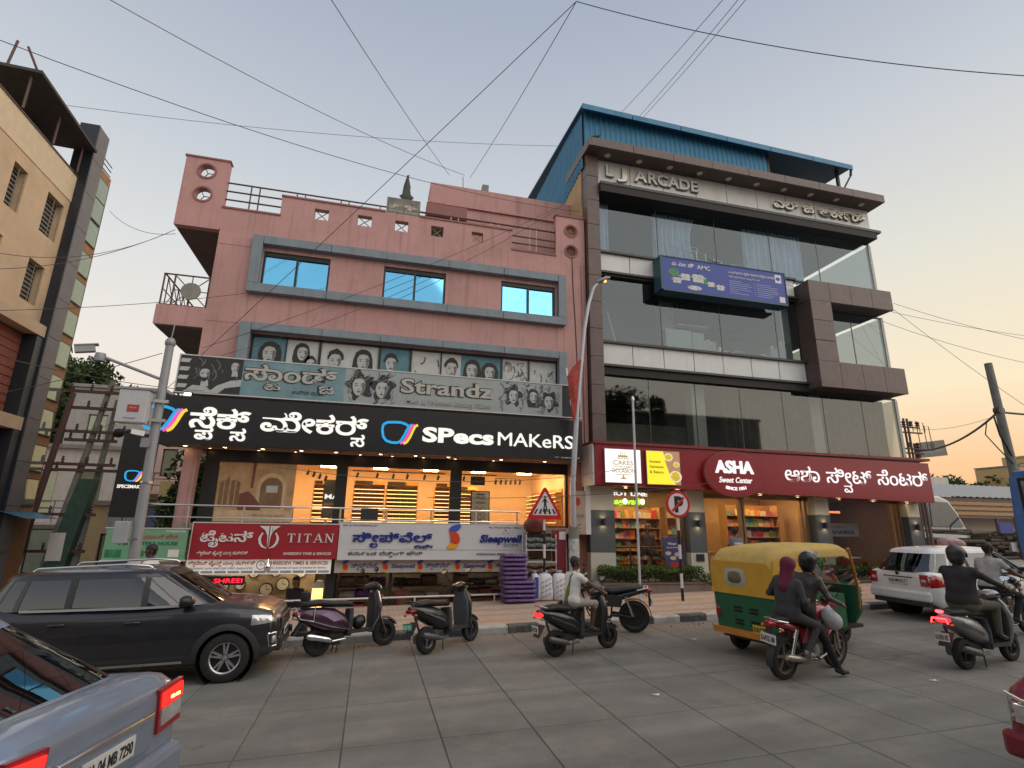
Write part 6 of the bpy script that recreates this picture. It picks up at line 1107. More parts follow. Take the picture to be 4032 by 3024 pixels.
# ------------------------------------------------------------------ bedding goods stacked on the footway
m_pur=mat('purple foam',(.15,.055,.27),.75,var=.3,scale=8,bump=.6,bscale=14); m_film=glass('plastic film',(.93,.92,.95),.05,.22)
_n,_l=m_film.node_tree.nodes,m_film.node_tree.links; _g=[q for q in _n if q.type=='BSDF_GLOSSY'][0]; _z=_n.new('ShaderNodeTexNoise'); _z.inputs['Scale'].default_value=16; _z.inputs['Detail'].default_value=4; _z.inputs['Distortion'].default_value=1.5; _t=_n.new('ShaderNodeTexCoord'); _l.new(_t.outputs['Object'],_z.inputs['Vector']); _b=_n.new('ShaderNodeBump'); _b.inputs['Strength'].default_value=.9; _b.inputs['Distance'].default_value=.05; _l.new(_z.outputs['Fac'],_b.inputs['Height']); _l.new(_b.outputs[0],_g.inputs['Normal'])
def pillow(mb,x0,x1,y0,y1,z0,z1,pw=4,seed=0):
    r=random.Random(seed); R=[]
    for t in(0,.04,.15,.5,.85,.96,1): e={0:.75,1:.75,.04:.93,.96:.93}.get(t,1); R.append((x0+(x1-x0)*t,(y0+y1)/2,(z0+z1)/2,(y1-y0)/2*e*(1+r.uniform(-.02,.02)),(z1-z0)/2*e*(1+r.uniform(-.05,.04)),pw))
    return mb.super(R,20)
z=.24
for k in range(11):
    h=.105 if k<10 else .09; w=(3.32,4.08) if k<5 else (3.28,3.86); j=random.Random(k).uniform(-.02,.02)
    lab=['lowest purple bundle on the footway','second purple bundle from the ground','third purple bundle from the ground','fourth purple bundle from the ground','fifth purple bundle, last of the wide ones','sixth purple bundle, first of the narrow ones','seventh purple bundle from the ground','eighth purple bundle from the ground','ninth purple bundle from the ground','purple bundle second from the top','topmost purple foam bundle tied with black cord'][k]
    t=thing('mattress_bundle',lab+' in plastic film' if k<10 else lab,'mattress',((w[0]+w[1])/2,13.7,z),group='purple mattress bundles stacked on the footway')
    pillow(MB(),w[0]+j,w[1]+j,13.4,14.0,z,z+h+.006,3.2,k).build('foam',m_pur,t,smooth=60); pillow(MB(),w[0]+j-.03,w[1]+j+.04,13.385,14.01,z-.004,z+h+.012,3.0,k+50).build('film',m_film,t,smooth=60); z+=h
m_bag=mat('printed white bag',(.60,.60,.62),.5,var=.08); m_bagb=mat('blue bag panel',(.04,.06,.33),.5,var=.15)
for x,w,lab in((4.16,.2,'narrow white pillow bag with a blue stripe beside the purple bundles'),(4.43,.36,'wide white printed pillow bag behind the crossing sign pole'),(4.82,.36,'white printed pillow bag at the right end of the row')):
    t=thing('pillow_bag',lab,'bag',(x,13.75,.26),group='pillow bags on the footway'); mb=MB(); mb.super([(.26,x,13.75,w*.46,.13,4),(.29,x,13.75,w*.53,.16,4),(.45,x+.004,13.75,w*.55,.18,3.5),(.62,x-.006,13.75,w*.52,.17,3.5),(.80,x+.004,13.75,w*.50,.15,3),(.88,x-.006,13.75,w*.40,.10,2.6),(.91,x-.01,13.75,w*.16,.04,2.4)],22,'z'); mb.build('bag',m_bag,t,smooth=60)
    mb=MB(); mb.super([(.89,x-.01,13.75,w*.14,.04,2),(.93,x-.015,13.75,w*.27,.07,2),(.97,x+.01,13.76,w*.18,.05,2)],9,'z'); mb.build('neck',mat('grey film',(.25,.26,.28),.35,var=.3),t,smooth=60)
    if w<.3: bx('stripe',m_bagb,t,x-.05,x+.05,13.57,13.585,.32,.82)
    else:
        mb=MB(); rr=random.Random(int(x*10))
        for k in range(12): px,pz=x-.14+.1*(k%3),.34+.12*(k//3)+.04*(k%3); mb.obox((px+.02,13.565,pz),.07,.004,.018,0,-.5)
        mb.build('printed_mark',m_mid,t)
rk=thing('blanket_rack','white wire rack stacked with folded check blankets','rack',(4.4,14.15,.25)); mb=MB()
for x in(4.0,4.82):
    for y in(14.0,14.35): mb.tube([(x,y,.25),(x,y,1.85)],.012,6)
for z in(.75,1.15,1.45): mb.tube([(4.0,14.0,z),(4.82,14.0,z)],.012,6); mb.tube([(4.0,14.35,z),(4.82,14.35,z)],.012,6)
mb.build('frame',m_white,rk)
def check_mat(name,a,b,c):
    m=mat(name,a,.9,var=0); n,l=m.node_tree.nodes,m.node_tree.links; bs=n['Principled BSDF']; tc=n.new('ShaderNodeTexCoord'); k=n.new('ShaderNodeTexChecker'); k.inputs['Scale'].default_value=14; k.inputs[1].default_value=a+(1,); k.inputs[2].default_value=b+(1,); l.new(tc.outputs['Object'],k.inputs[0]); w=n.new('ShaderNodeTexWave'); w.inputs['Scale'].default_value=9; w.inputs['Distortion'].default_value=1; l.new(tc.outputs['Object'],w.inputs[0]); x=n.new('ShaderNodeMix'); x.data_type='RGBA'; r=n.new('ShaderNodeMapRange'); r.inputs[1].default_value=.75; r.inputs[2].default_value=.9; l.new(w.outputs['Fac'],r.inputs[0]); l.new(r.outputs[0],x.inputs[0]); l.new(k.outputs[0],x.inputs[6]); x.inputs[7].default_value=c+(1,); l.new(x.outputs[2],bs.inputs['Base Color']); return m
mc=[check_mat('navy check blanket',(.03,.04,.06),(.10,.12,.13),(.35,.36,.33)),check_mat('brown check blanket',(.16,.09,.06),(.28,.19,.13),(.07,.04,.03))]
for k,(z,h,c,lab) in enumerate(((.85,.14,1,'lower brown check blanket'),(1.0,.14,1,'upper brown check blanket with wavy fold'),(1.5,.14,0,'lower navy check blanket'),(1.64,.13,0,'upper navy check blanket with wavy fold'))):
    t=thing('folded_blanket',lab+' on the wire rack','blanket',(4.42,14.15,z),group='check blankets on the wire rack'); mb=MB(); R=[]
    for i in range(13): x=4.02+.8*i/12; R.append((x,14.17,z+h/2+.018*math.sin(i*1.3+k),.2,h/2*(1+.12*math.sin(i*2.1+k))*(.7 if i in(0,12) else 1),3))
    mb.super(R,16); mb.build('cloth',mc[c],t,smooth=60)
ct=thing('maroon_carton','tall maroon carton with a white end label standing on the footway','carton',(4.98,14.25,.3)); bx('box',mat('maroon carton',(.20,.02,.035),.7,var=.25,scale=6),ct,4.84,5.12,14.05,14.4,.26,1.95,bevel=.01); bx('label',m_wl,ct,4.93,5.11,14.044,14.05,1.72,1.93); bx('lid',mat('carton lid',(.40,.12,.11),.7),ct,4.83,5.13,14.04,14.41,1.95,1.99)
bs_=thing('brown_bean_bag','round brown bundle resting on top of the blanket rack','bundle',(4.3,14.2,1.85)); mb=MB(); mb.ell((4.3,14.2,2.08),(.32,.2,.25),18,10); mb.build('bundle',mat('brown leatherette',(.15,.045,.03),.5,var=.15),bs_,smooth=60); mb=MB(); mb.super([(1.78,4.3,14.2,.25,.16,2.5),(1.86,4.3,14.2,.28,.18,2.5)],14,'z'); mb.build('base',m_blackm,bs_)
sg=thing('side_sign','beige vertical board with red circle on the building joint','sign',(5.75,14.6,1.9)); bx('board',mat('beige board',(.42,.33,.26),.7,var=.2,scale=4),sg,5.55,5.93,14.6,14.66,1.85,3.05); mb=MB(); mb.prism(blobpoly(5.68,2.75,.09,.12,16),14.6,14.596,'y'); mb.build('printed_circle',m_rl,sg); txt('lettering',m_mid,sg,'ಸಿಹಿ',(5.6,14.6,2.3),w=.28,h=.1,depth=.004)
bx('joint_wall',mat('rust pink wall',(.34,.14,.10),.85,var=.25,streak=.3),pk,5.6,6.1,15.0,15.3,-.1,3.9); bx('joint_panel',m_panel,pk,5.93,6.09,14.62,14.7,1.85,3.2)
hbz=thing('hanging_lantern','small metal lantern hanging before the watch shop strip','lantern',(-2.28,14.35,.9)); mb=MB(); mb.lathe([(.001,0),(.06,.03),(.085,.1),(.07,.17),(.03,.22),(.012,.3)],(-2.28,14.35,.92),'z',14); mb.build('body',m_chrome,hbz,smooth=40); mb=MB(); mb.tube([(-2.28,14.35,1.2),(-2.28,14.45,1.95)],.005,5); mb.build('cord',m_blackm,hbz)
# hedges and plants
def hedge(label,x0,x1,n,seed):
    t=thing('clipped_hedge',label,'hedge',((x0+x1)/2,14.32,.6)); g=np.random.RandomState(seed); off=((x0+x1)/2,14.32,.6)
    def pts(n,za,zb,inn): 
        P=np.stack([g.uniform(x0,x1,n),g.uniform(14.05,14.6,n),g.uniform(za,zb,n)],1); P[:,2]+=.03*np.sin(P[:,0]*5.1)+.025*np.sin(P[:,0]*13); return P
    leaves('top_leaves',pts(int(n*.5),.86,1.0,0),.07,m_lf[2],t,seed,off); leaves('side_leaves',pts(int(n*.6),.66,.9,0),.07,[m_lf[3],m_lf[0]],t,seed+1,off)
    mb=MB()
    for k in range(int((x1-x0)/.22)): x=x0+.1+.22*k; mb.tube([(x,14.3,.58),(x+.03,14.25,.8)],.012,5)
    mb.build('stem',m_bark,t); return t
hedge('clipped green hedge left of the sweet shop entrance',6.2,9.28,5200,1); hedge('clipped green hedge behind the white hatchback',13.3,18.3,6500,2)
def bush(label,x,y,z,r,n,seed,mm,leaf,nm='leafy_plant'):
    t=thing(nm,label,'plant',(x,y,z)); P,cc=clumps((x,y,z+r[2]),r,10,n,seed,.5); leaves('foliage',P,leaf,mm,t,seed,(x,y,z),.42); mb=MB()
    for q in cc: mb.tube([(x,y,z),tuple(q)],.012,5)
    mb.build('stem',m_bark,t); return t
bush('cream-edged leafy plant at the right end of the left hedge',9.42,14.1,.55,(.32,.25,.17),260,3,[m_lf[4],m_lf[2],m_lf[4]],.16); bush('big cream-edged leafy plant seen through the rickshaw',12.9,14.2,.5,(.6,.4,.42),420,4,[m_lf[4],m_lf[2],m_lf[1]],.24)
# ------------------------------------------------------------------ right: depot, buses, timber, far trees
dp=thing('bus_depot','long low depot shed with grey corrugated roof on the right','building',(45,32,.5)); m_cor=mat('grey roof sheet',(.30,.305,.30),.6,var=.08,streak=.3)
R=[[],[]]
for k in range(260): x=33+.15*k; o=.05*[0,1,1,0][k%4]; R[0].append((x,29.6,4.45+o)); R[1].append((x,34,5.75+o))
mb=MB(); mb.rings(R,False,False); mb.build('roof',m_cor,dp); bx('fascia',mat('brown fascia boards',(.16,.12,.10),.8,var=.25),dp,33,72,29.75,29.9,3.0,4.42); bx('wall',mat('cream depot wall',(.48,.42,.34),.85,var=.08),dp,33,72,31.5,31.7,.3,3.2)
for x in(36,40,44,48): bx('post',m_iron,dp,x-.08,x+.08,29.8,29.95,.4,3.0)
for z in(3.3,3.65,4.0): bx('fascia_board',m_wood,dp,33,72,29.70,29.75,z-.1,z+.12)
wb_=thing('white_bus','white bus parked nose towards the street beside the sweet shop','bus',(34.4,27,.5)); m_bw=mat('bus white',(.55,.56,.55),.35,var=.05,coat=.3); m_wg=mat('bus windscreen',(.16,.19,.20),.08,metal=.3,var=.1)
mb=MB(); P=[(33.0,.9),(37.0,.9),(37.1,2.2),(36.6,3.2),(36.0,4.0),(35.3,4.25),(33.0,4.3)]; mb.prism(P,27.0,33.5,'y'); mb.build('body',m_bw,wb_,bevel=.12,fix=True)
mb=MB(); mb.prism([(34.2,2.35),(36.75,2.35),(36.35,3.1),(35.75,3.85),(34.3,3.9)],27.0,26.9,'y'); mb.build('windscreen',m_wg,wb_,fix=True); mb=MB(); mb.prism([(33.2,2.35),(33.9,2.35),(33.95,3.8),(33.2,3.8)],27.0,26.92,'y'); mb.build('side_window',m_frame,wb_,fix=True); mb=MB(); mb.tube([(35.6,26.85,2.4),(36.5,26.85,2.95)],.03,5); mb.tube([(35.6,26.85,2.4),(35.4,26.85,2.0)],.03,5); mb.build('wiper',m_blackm,wb_)
for x in(33.8,36.2): mb=MB(); mb.lathe([(.001,-.12),(.45,-.12),(.5,0),(.45,.12),(.001,.12)],(x,27.3,.95),'y',16); mb.build('wheel',m_rub,wb_)
tm=thing('timber_pile','dark pile of rough timber and sacks along the depot fence','timber',(33,24,.5)); rr=random.Random(4); m_tm=mat('weathered timber',(.10,.08,.065),.95,var=.45,scale=5,bump=.4)
for k in range(46):
    x=rr.uniform(28.5,36.5); z=.6+1.5*rr.random()**.8; l=rr.uniform(1.5,4); mb=MB(); mb.tube([(x,24+rr.uniform(-.2,.3),z),(x+l,24+rr.uniform(-.2,.3),z+rr.uniform(-.12,.12))],rr.uniform(.05,.11),6); mb.build('log',m_tm,tm)
bx('fence_board',mat('dark fence',(.035,.03,.028),.9,var=.3),tm,27.5,42,24.5,24.6,.4,1.7); bx('notice',m_bl,tm,34.9,35.9,23.6,23.65,2.0,2.6); bx('post',m_iron,tm,36.2,36.35,23.6,23.7,.5,2.9)
for x,c in((30.8,(.4,.4,.4)),(35.8,(.5,.5,.5))): bx('sack',mat('pale sack',(.4,.4,.42),.8),tm,x,x+.45,23.8,23.95,1.0,1.5)
bb=thing('blue_bus','blue city bus entering at the right edge','bus',(21,9.2,.42)); m_bb=mat('bus blue',(.055,.17,.42),.45,var=.06,coat=.2)
mb=MB(); mb.prism([(7.85,.75),(10.45,.75),(10.48,2.2),(10.40,3.45),(10.25,3.62),(8.05,3.62),(7.9,3.45),(7.82,2.2)],16.0,26,'x'); mb.build('body',m_bb,bb,bevel=.06,fix=True); bx('rear_window',m_wg,bb,15.97,16.03,8.2,10.1,2.2,3.35); bx('window_frame',m_frame,bb,15.98,16.02,8.12,10.18,2.12,3.43); bx('rear_lamp',mat('bus lamp red',(.4,.02,.02),.3),bb,15.97,16.03,10.2,10.36,1.3,1.6); bx('bumper',m_plastic,bb,15.9,16.1,7.9,10.4,.7,.95)
for x in(18,24):
    for y in(8.0,10.3): mb=MB(); mb.lathe([(.001,-.12),(.42,-.12),(.48,-.06),(.48,.06),(.42,.12),(.001,.12)],(x,y,gz(x)+.48),'y',18); mb.build('wheel',m_rub,bb)
for i,(x,y,h,r) in enumerate(((77,58,9.4,(4.5,4,2.6)),(84,60,9.0,(4,4,2.4)),(90,58,9.6,(4.5,4,2.6)),(70,62,9.2,(4,4,2.4)))): tree(['dark round tree beyond the depot roof','second tree beyond the depot, right of the sunset gap','rightmost tree beyond the depot','tree beyond the depot next to the sweet shop'][i],x,y,.5,h,r,2200,60+i,.3,'trees beyond the depot',.6,k=18)
house('yellow_block','small yellow block of flats beyond the depot roof',89,98,56,62,11.2,mat('yellow flats',(.50,.36,.17),.85,var=.1),[(90.5,92,8.3,9.6),(94,95.5,8.3,9.6)])
bx('tank_room',MATS['yellow flats'],bpy.data.objects['yellow_block'],92,95.5,57,60,11.38,12.9)
wk=thing('low_white_block','low white and cream blocks behind the depot roof','building',(60,45,.5)); bx('wall',m_whw,wk,55.5,60.5,45,48,.5,7.7); bx('parapet',m_cr,wk,53,57,46.5,48,.5,9.0)
rp=thing('utility_pole','leaning concrete utility pole with cable loops at the right','pole',(21.9,14,.55)); mb=MB(); mb.tube([(22.0,14,.5),(21.84,14,8.15)],[.16,.12],10); mb.build('pole',m_pc,rp,smooth=50); mb=MB(); mb.tube([(21.86,13.9,6.35),(21.86,14.1,6.35)],.16,10); mb.build('clamp',m_iron,rp)
mb=MB(); mb.tube([(21.6,13.9,6.2),(21.0,13.9,5.9),(20.8,13.9,5.4),(21.3,13.9,4.9),(21.85,13.9,4.4)],.02,5); mb.tube([(21.4,13.9,6.1),(21.5,13.9,5.4),(21.9,13.9,4.6),(21.9,13.9,3.8)],.03,5); mb.tube([(22.0,13.9,4.6),(22.5,13.9,4.7),(22.5,13.9,4.5),(22.0,13.9,4.4)],.015,5); mb.build('cable_loop',m_blackm,rp)
hp=thing('insulator_frame','iron bracket with wires and insulators above the red fascia end','bracket',(23.9,19,.5)); mb=MB()
for x in(23.55,23.75): mb.tube([(x,19,.5),(x-.02,19,7.1)],.05,6)
for z,a,b in((6.7,23.3,24.4),(6.45,23.4,24.5),(5.7,23.3,24.6),(5.5,23.3,24.4)): mb.tube([(a,19,z),(b,19,z)],.04,6)
for x,z in((24.0,7.0),(24.4,6.95),(24.7,6.8)): mb.tube([(x,19,6.5),(x,19,z),(x+.25,19,z),(x+.3,19,5.6)],.018,5)
mb.build('frame',m_iron,hp); mb=MB()
for x,z in((23.5,6.85),(23.9,6.85),(24.3,6.85),(23.6,5.85),(24.1,5.85)): mb.lathe([(.03,0),(.1,.05),(.05,.12),(.1,.18),(.03,.25)],(x,19,z-.1),'z',8); 
mb.build('insulator',MATS['brown insulator'],hp)
bh=thing('hotel_sign','small tilted rectangular board reading BHAGAVAN over the depot entrance','sign',(25,19,5.3)); mb=MB(); mb.add([(24.2,19,5.3),(25.82,19,5.5),(25.75,19,6.22),(24.17,19,6.0),(24.2,19.15,5.3),(25.82,19.15,5.5),(25.75,19.15,6.22),(24.17,19.15,6.0)],[(0,1,2,3),(7,6,5,4),(0,4,5,1),(1,5,6,2),(2,6,7,3),(3,7,4,0)]); mb.build('board',mat('dim sign board',(.20,.19,.16),.7,var=.15),bh)
txt('lettering',mat('grey letter',(.36,.35,.30),.6),bh,'BHAGAVAN',(24.3,19,5.48),w=1.3,h=.18,bold=.02,depth=.01,X=(.992,0,.123),U=(0,0,1)); mb=MB(); mb.prism(blobpoly(25.0,5.92,.12,.12,12),19.0,18.98,'y'); mb.build('emblem',m_iron,bh); bx('post',m_iron,bh,24.15,24.25,19.15,19.25,.5,6.0)
# ------------------------------------------------------------------ overhead cables
WR=[((2.86,7.0,11.18),(9.08,4.5,8.79),.25,'from the top centre to the right edge'),((2.86,7.0,11.18),(-4.53,14.6,6.16),.05,'slanting down to the left corner of the salon board'),((2.86,7.0,11.18),(2.48,16.3,13.95),.1,'down to the rooftop block from the top centre'),((-1.41,7.5,10.66),(1.76,16.3,13.91),.1,'dropping steeply to the stair head'),((-5.42,9.0,11.11),(2.29,16.3,14.02),.25,'from upper left to the stair head'),((-6.77,9.0,9.78),(6.36,15.5,12.76),.5,'sagging from the left edge to the building joint'),((6.36,15.5,12.76),(24.99,14.0,9.49),.7,'across the arcade glass to the right edge'),((-10.2,17.0,14.58),(6.43,18.0,17.44),.3,'nearly level behind the rooftop flag'),((6.13,7.0,12.44),(7.69,14.7,16.61),.05,'leftmost of three reaching the blue roof'),((6.49,7.0,12.56),(8.4,14.7,16.61),.05,'middle of three reaching the blue roof'),((6.87,7.2,12.92),(8.56,14.7,16.61),.05,'rightmost of three reaching the blue roof'),((-8.47,13.0,7.25),(-5.81,15.0,9.79),.3,'lower of two rising to the corner tower'),((-8.56,13.0,7.69),(-5.81,15.0,9.79),.45,'upper of two rising to the corner tower'),((-8.26,13.0,6.31),(-3.59,14.9,8.17),.1,'from the left edge to the upper window band'),((-4.12,14.8,6.26),(5.43,14.9,12.45),.5,'rising across the pink facade to the right tower'),((-4.57,14.8,6.43),(5.43,14.8,12.45),.25,'straighter one rising across the pink facade'),((18.36,14.4,10.3),(23.14,13.0,8.76),.1,'upper right one leaving the granite frame'),((17.67,14.4,9.51),(22.85,13.0,7.86),.15,'lower right one leaving the granite frame'),((18.31,14.4,10.04),(22.23,13.0,5.97),.1,'steep one leaving the granite frame to the right'),((-9.67,19.5,12.49),(-5.9,15.3,9.82),.3,'between the tan building and the corner tower'),((-6.2,10.0,4.63),(-4.16,14.0,5.11),.1,'short low one passing the cameras'),((-7.85,13.0,4.48),(-4.44,12.0,5.42),.05,'rising to the top of the camera pole'),((21.8,14,6.3),(27,13,6.3),.1,'thick bundle from the leaning pole to the right edge'),((21.8,14,6.3),(23.9,18.9,5.6),.35,'thick bundle from the leaning pole to the iron bracket'),((21.8,14,6.2),(23.9,18.9,6.6),.2,'thin one from the leaning pole to the iron bracket'),((-10.0,21.8,5.1),(-5.0,15.4,6.0),.4,'from the twin poles to the balcony'),((-9.0,21.8,3.9),(-5.2,15.2,3.2),.2,'from the twin poles to the black hanging panel'),((1.2,12.3,2.65),(9.5,13.6,3.35),.15,'thin near one crossing before the crossing sign'),((-2.0,12.3,3.2),(7.0,13.9,3.7),.35,'thin near one crossing the black fascia lamps')]
m_wire=mat('cable sheath',(.07,.065,.07),.6,var=.1)
for a,b,sg_,lab in WR:
    th='thick' in lab; t=thing('overhead_cable','overhead cable '+lab,'cable',((a[0]+b[0])/2,(a[1]+b[1])/2,min(a[2],b[2])),group='overhead cables'); mb=MB(); a,b=Vector(a),Vector(b); pts=[a.lerp(b,k/16)-Vector((0,0,sg_*4*(k/16)*(1-k/16))) for k in range(17)]
    mb.tube(pts,.04 if th else .0075,5); mb.build('cable',m_wire,t)
# litter on the road
for i,(x,y,lab) in enumerate(((-.45,10.5,'crumpled white paper by the front wheel of the SUV'),(3.55,6.6,'small pale stone chip on the road'),(7.3,6.1,'pale pebble on the slab joint'),(5.75,9.2,'white scrap of paper near the rickshaw'))):
    t=thing('litter',lab,'litter',(x,y,gz(x))); blob_obj('scrap',[((0,0,.01),(.05,.02,.012),.012,.01,0),((.03,-.02,.012),(-.03,.03,.01),.01,.008,0)],.006,[m_wl],t,.01)
# trees and a facade on the camera's side of the street (seen reflected in the arcade glass)
tree('roadside tree on the near side, seen mirrored in the arcade glass',9.5,-6.5,0,12.0,(3.0,2.8,3.2),4200,71,.22,leaf=.4); tree('roadside tree on the near side further right, seen mirrored in the arcade glass',19,-7.5,.3,12.5,(3.2,3,3.4),4200,72,.22,leaf=.4)

g_=np.random.RandomState(8); P_=np.stack([g_.uniform(-6,14,260),10.72-np.abs(g_.normal(0,.28,260)),np.zeros(260)],1); P_[:,2]=.026*P_[:,0]+.012
lf=bpy.data.objects.new('tmp',None); COL.objects.link(lf); gt=leaves('gutter_litter',P_,.05,[mat('dry leaf',(.16,.10,.05),.9,var=.4),mat('paper bit',(.42,.40,.37),.8,var=.2),m_conc],lf,9); gt.parent=None; bpy.data.objects.remove(lf); tag(gt,'dry leaves and scraps gathered in the gutter','litter',kind='stuff')
# buildings on the camera's side of the street: they stand in the mirror of the glass and car panels
for i,(x0,x1,h,c,lab) in enumerate(((-26,-9,8.5,(.30,.24,.19),'brown'),(-8.5,4,10.5,(.42,.40,.36),'pale'),(4.6,16,7.5,(.34,.25,.22),'pinkish'),(16.5,34,11.5,(.26,.27,.28),'grey'))):
    t=thing('opposite_building','%s shop building across the road behind the viewer'%lab,'building',((x0+x1)/2,-14,0)); bx('wall',mat('opposite wall '+lab,c,.85,var=.12,streak=.3),t,x0,x1,-20,-11,-.3,h); bx('parapet',m_conc,t,x0-.1,x1+.1,-20,-10.9,h,h+.25)
    for f in range(int(h/3)):
        for k in range(int((x1-x0)/2.8)): xx=x0+.8+2.8*k; w=bx('window',m_frame,t,xx,xx+1.5,-11,-10.95,.9+3*f,2.3+3*f); bx('pane',m_skyp,w,xx+.06,xx+1.44,-10.95,-10.93,.96+3*f,2.24+3*f)
# ================================================================== vehicles
SLOPE=Matrix.Rotation(-math.atan(.026),4,'Y')
def place(t,x,y,rz,lean=0,s=1):
    t.matrix_world=Matrix.Translation((x,y,gz(x)))@SLOPE@Matrix.Rotation(rz,4,'Z')@Matrix.Rotation(lean,4,'X')@Matrix.Scale(s,4); return t
def paint(name,c,metal=.35,rough=.32): return mat(name,c,rough,metal=metal,var=.06,scale=3,coat=.7,dirt=tuple(v*.8+.03 for v in c),dscale=2.2,damt=.25)
m_cglass=glass('car glass',(.13,.15,.15),.09,.01); m_int=mat('car interior',(.03,.03,.032),.9,var=.2); m_lampr=mat('tail lamp red',(.32,.008,.012),.12,var=.15,coat=.5); m_lampc=mat('clear lamp',(.62,.62,.62),.1,metal=.6,var=.3,scale=12,coat=.6); m_amber=mat('amber lamp',(.55,.18,.02),.2); m_alloy=mat('alloy wheel',(.50,.50,.52),.3,metal=.8,var=.08); m_plate=mat('number plate white',(.62,.62,.60),.5,var=.05); m_seam=mat('panel gap',(.006,.006,.006),.8)
def interp(tab,x):
    t=sorted(tab); 
    if x<=t[0][0]: return t[0][1]
    for (a,u),(b,v) in zip(t,t[1:]):
        if x<=b: q=(x-a)/(b-a); q=q*q*(3-2*q)*.5+q*.5; return u+(v-u)*q
    return t[-1][1]
SEC=[(0,0),(.62,0),(.84,0),(.935,.045),(.965,.12),(.985,.25),(1.0,.45),(.995,.62),(.975,.78),(.94,.90),(.885,.965),(.78,.995),(.5,1.012),(0,1.02)]
def wheel(parent,x,y,r,w,style='alloy',side=1,rim=.64,nm='wheel',rimmat=None):
    """tyre with shoulders and tread groove, rim with spokes, hub; side: +1 outer face towards +y"""
    mb=MB(); h=w/2; mb.lathe([(r*rim,-h*.8),(r*rim*1.06,-h),(r*.86,-h*1.04),(r*.965,-h*.86),(r,-h*.55),(r*.985,-.06*w),(r*.985,.06*w),(r,h*.55),(r*.965,h*.86),(r*.86,h*1.04),(r*rim*1.06,h),(r*rim,h*.8)],(0,0,0),'y',32)
    t=bpy.data.objects.new(nm,mb.mesh('wheel',[m_rub],smooth=35)); COL.objects.link(t); t.parent=parent; t.location=(x,y,r); t['_o']=(0,0,0)
    rm=rimmat or m_alloy; R=r*rim; o=MB(); o.lathe([(R,-h*.8),(R*.93,-h*.7),(R*.9,h*.6*side),(R*.97,h*.78*side),(R*1.0,h*.8*side)],(0,0,0),'y',28); o.build('rim',rm,t,smooth=40,w=False)
    d=MB(); d.lathe([(.001,h*.12*side),(R*.92,h*.12*side)],(0,0,0),'y',24); d.build('brake_disc',m_dark,t,w=False)
    sp=MB()
    if style=='alloy':
        for k in range(5):
            for dd in(-.16,.16):
                a=2*PI*k/5+PI/2; p0=Vector((R*.2*math.cos(a+dd*1.2),h*.62*side,R*.2*math.sin(a+dd*1.2))); p1=Vector((R*.95*math.cos(a+dd),h*.66*side,R*.95*math.sin(a+dd))); n=Vector((-math.sin(a),0,math.cos(a)))*R*.075; yy=Vector((0,.018*side,0)); sp.add([p0-n,p1-n*.8,p1+n*.8,p0+n,p0-n-yy*2,p1-n*.8-yy*2,p1+n*.8-yy*2,p0+n-yy*2],[(0,1,2,3),(0,4,5,1),(1,5,6,2),(2,6,7,3),(3,7,4,0)])
    elif style=='cover':
        sp.lathe([(.001,h*.7*side),(R*.3,h*.74*side),(R*.85,h*.6*side),(R*.96,h*.72*side)],(0,0,0),'y',24)
    else:
        n_=5 if style=='moto' else 3
        for k in range(n_):
            a=2*PI*k/n_+.3; p0=Vector((R*.12*math.cos(a),0,R*.12*math.sin(a))); p1=Vector((R*.95*math.cos(a+.12),0,R*.95*math.sin(a+.12))); n=Vector((-math.sin(a),0,math.cos(a)))*R*.10; yy=Vector((0,w*.16,0)); sp.add([p0-n-yy,p1-n*.6-yy,p1+n*.6-yy,p0+n-yy,p0-n+yy,p1-n*.6+yy,p1+n*.6+yy,p0+n+yy],[(3,2,1,0),(4,5,6,7),(0,1,5,4),(1,2,6,5),(2,3,7,6),(3,0,4,7)])
    sp.build('spoke',rm,t,w=False,fix=True); hb=MB(); hb.lathe([(.001,h*.75*side),(R*.17,h*.7*side),(R*.2,0),(R*.17,-h*.6*side),(.001,-h*.62*side)],(0,0,0),'y',14); hb.build('hub',rm,t,smooth=40,w=False); return t
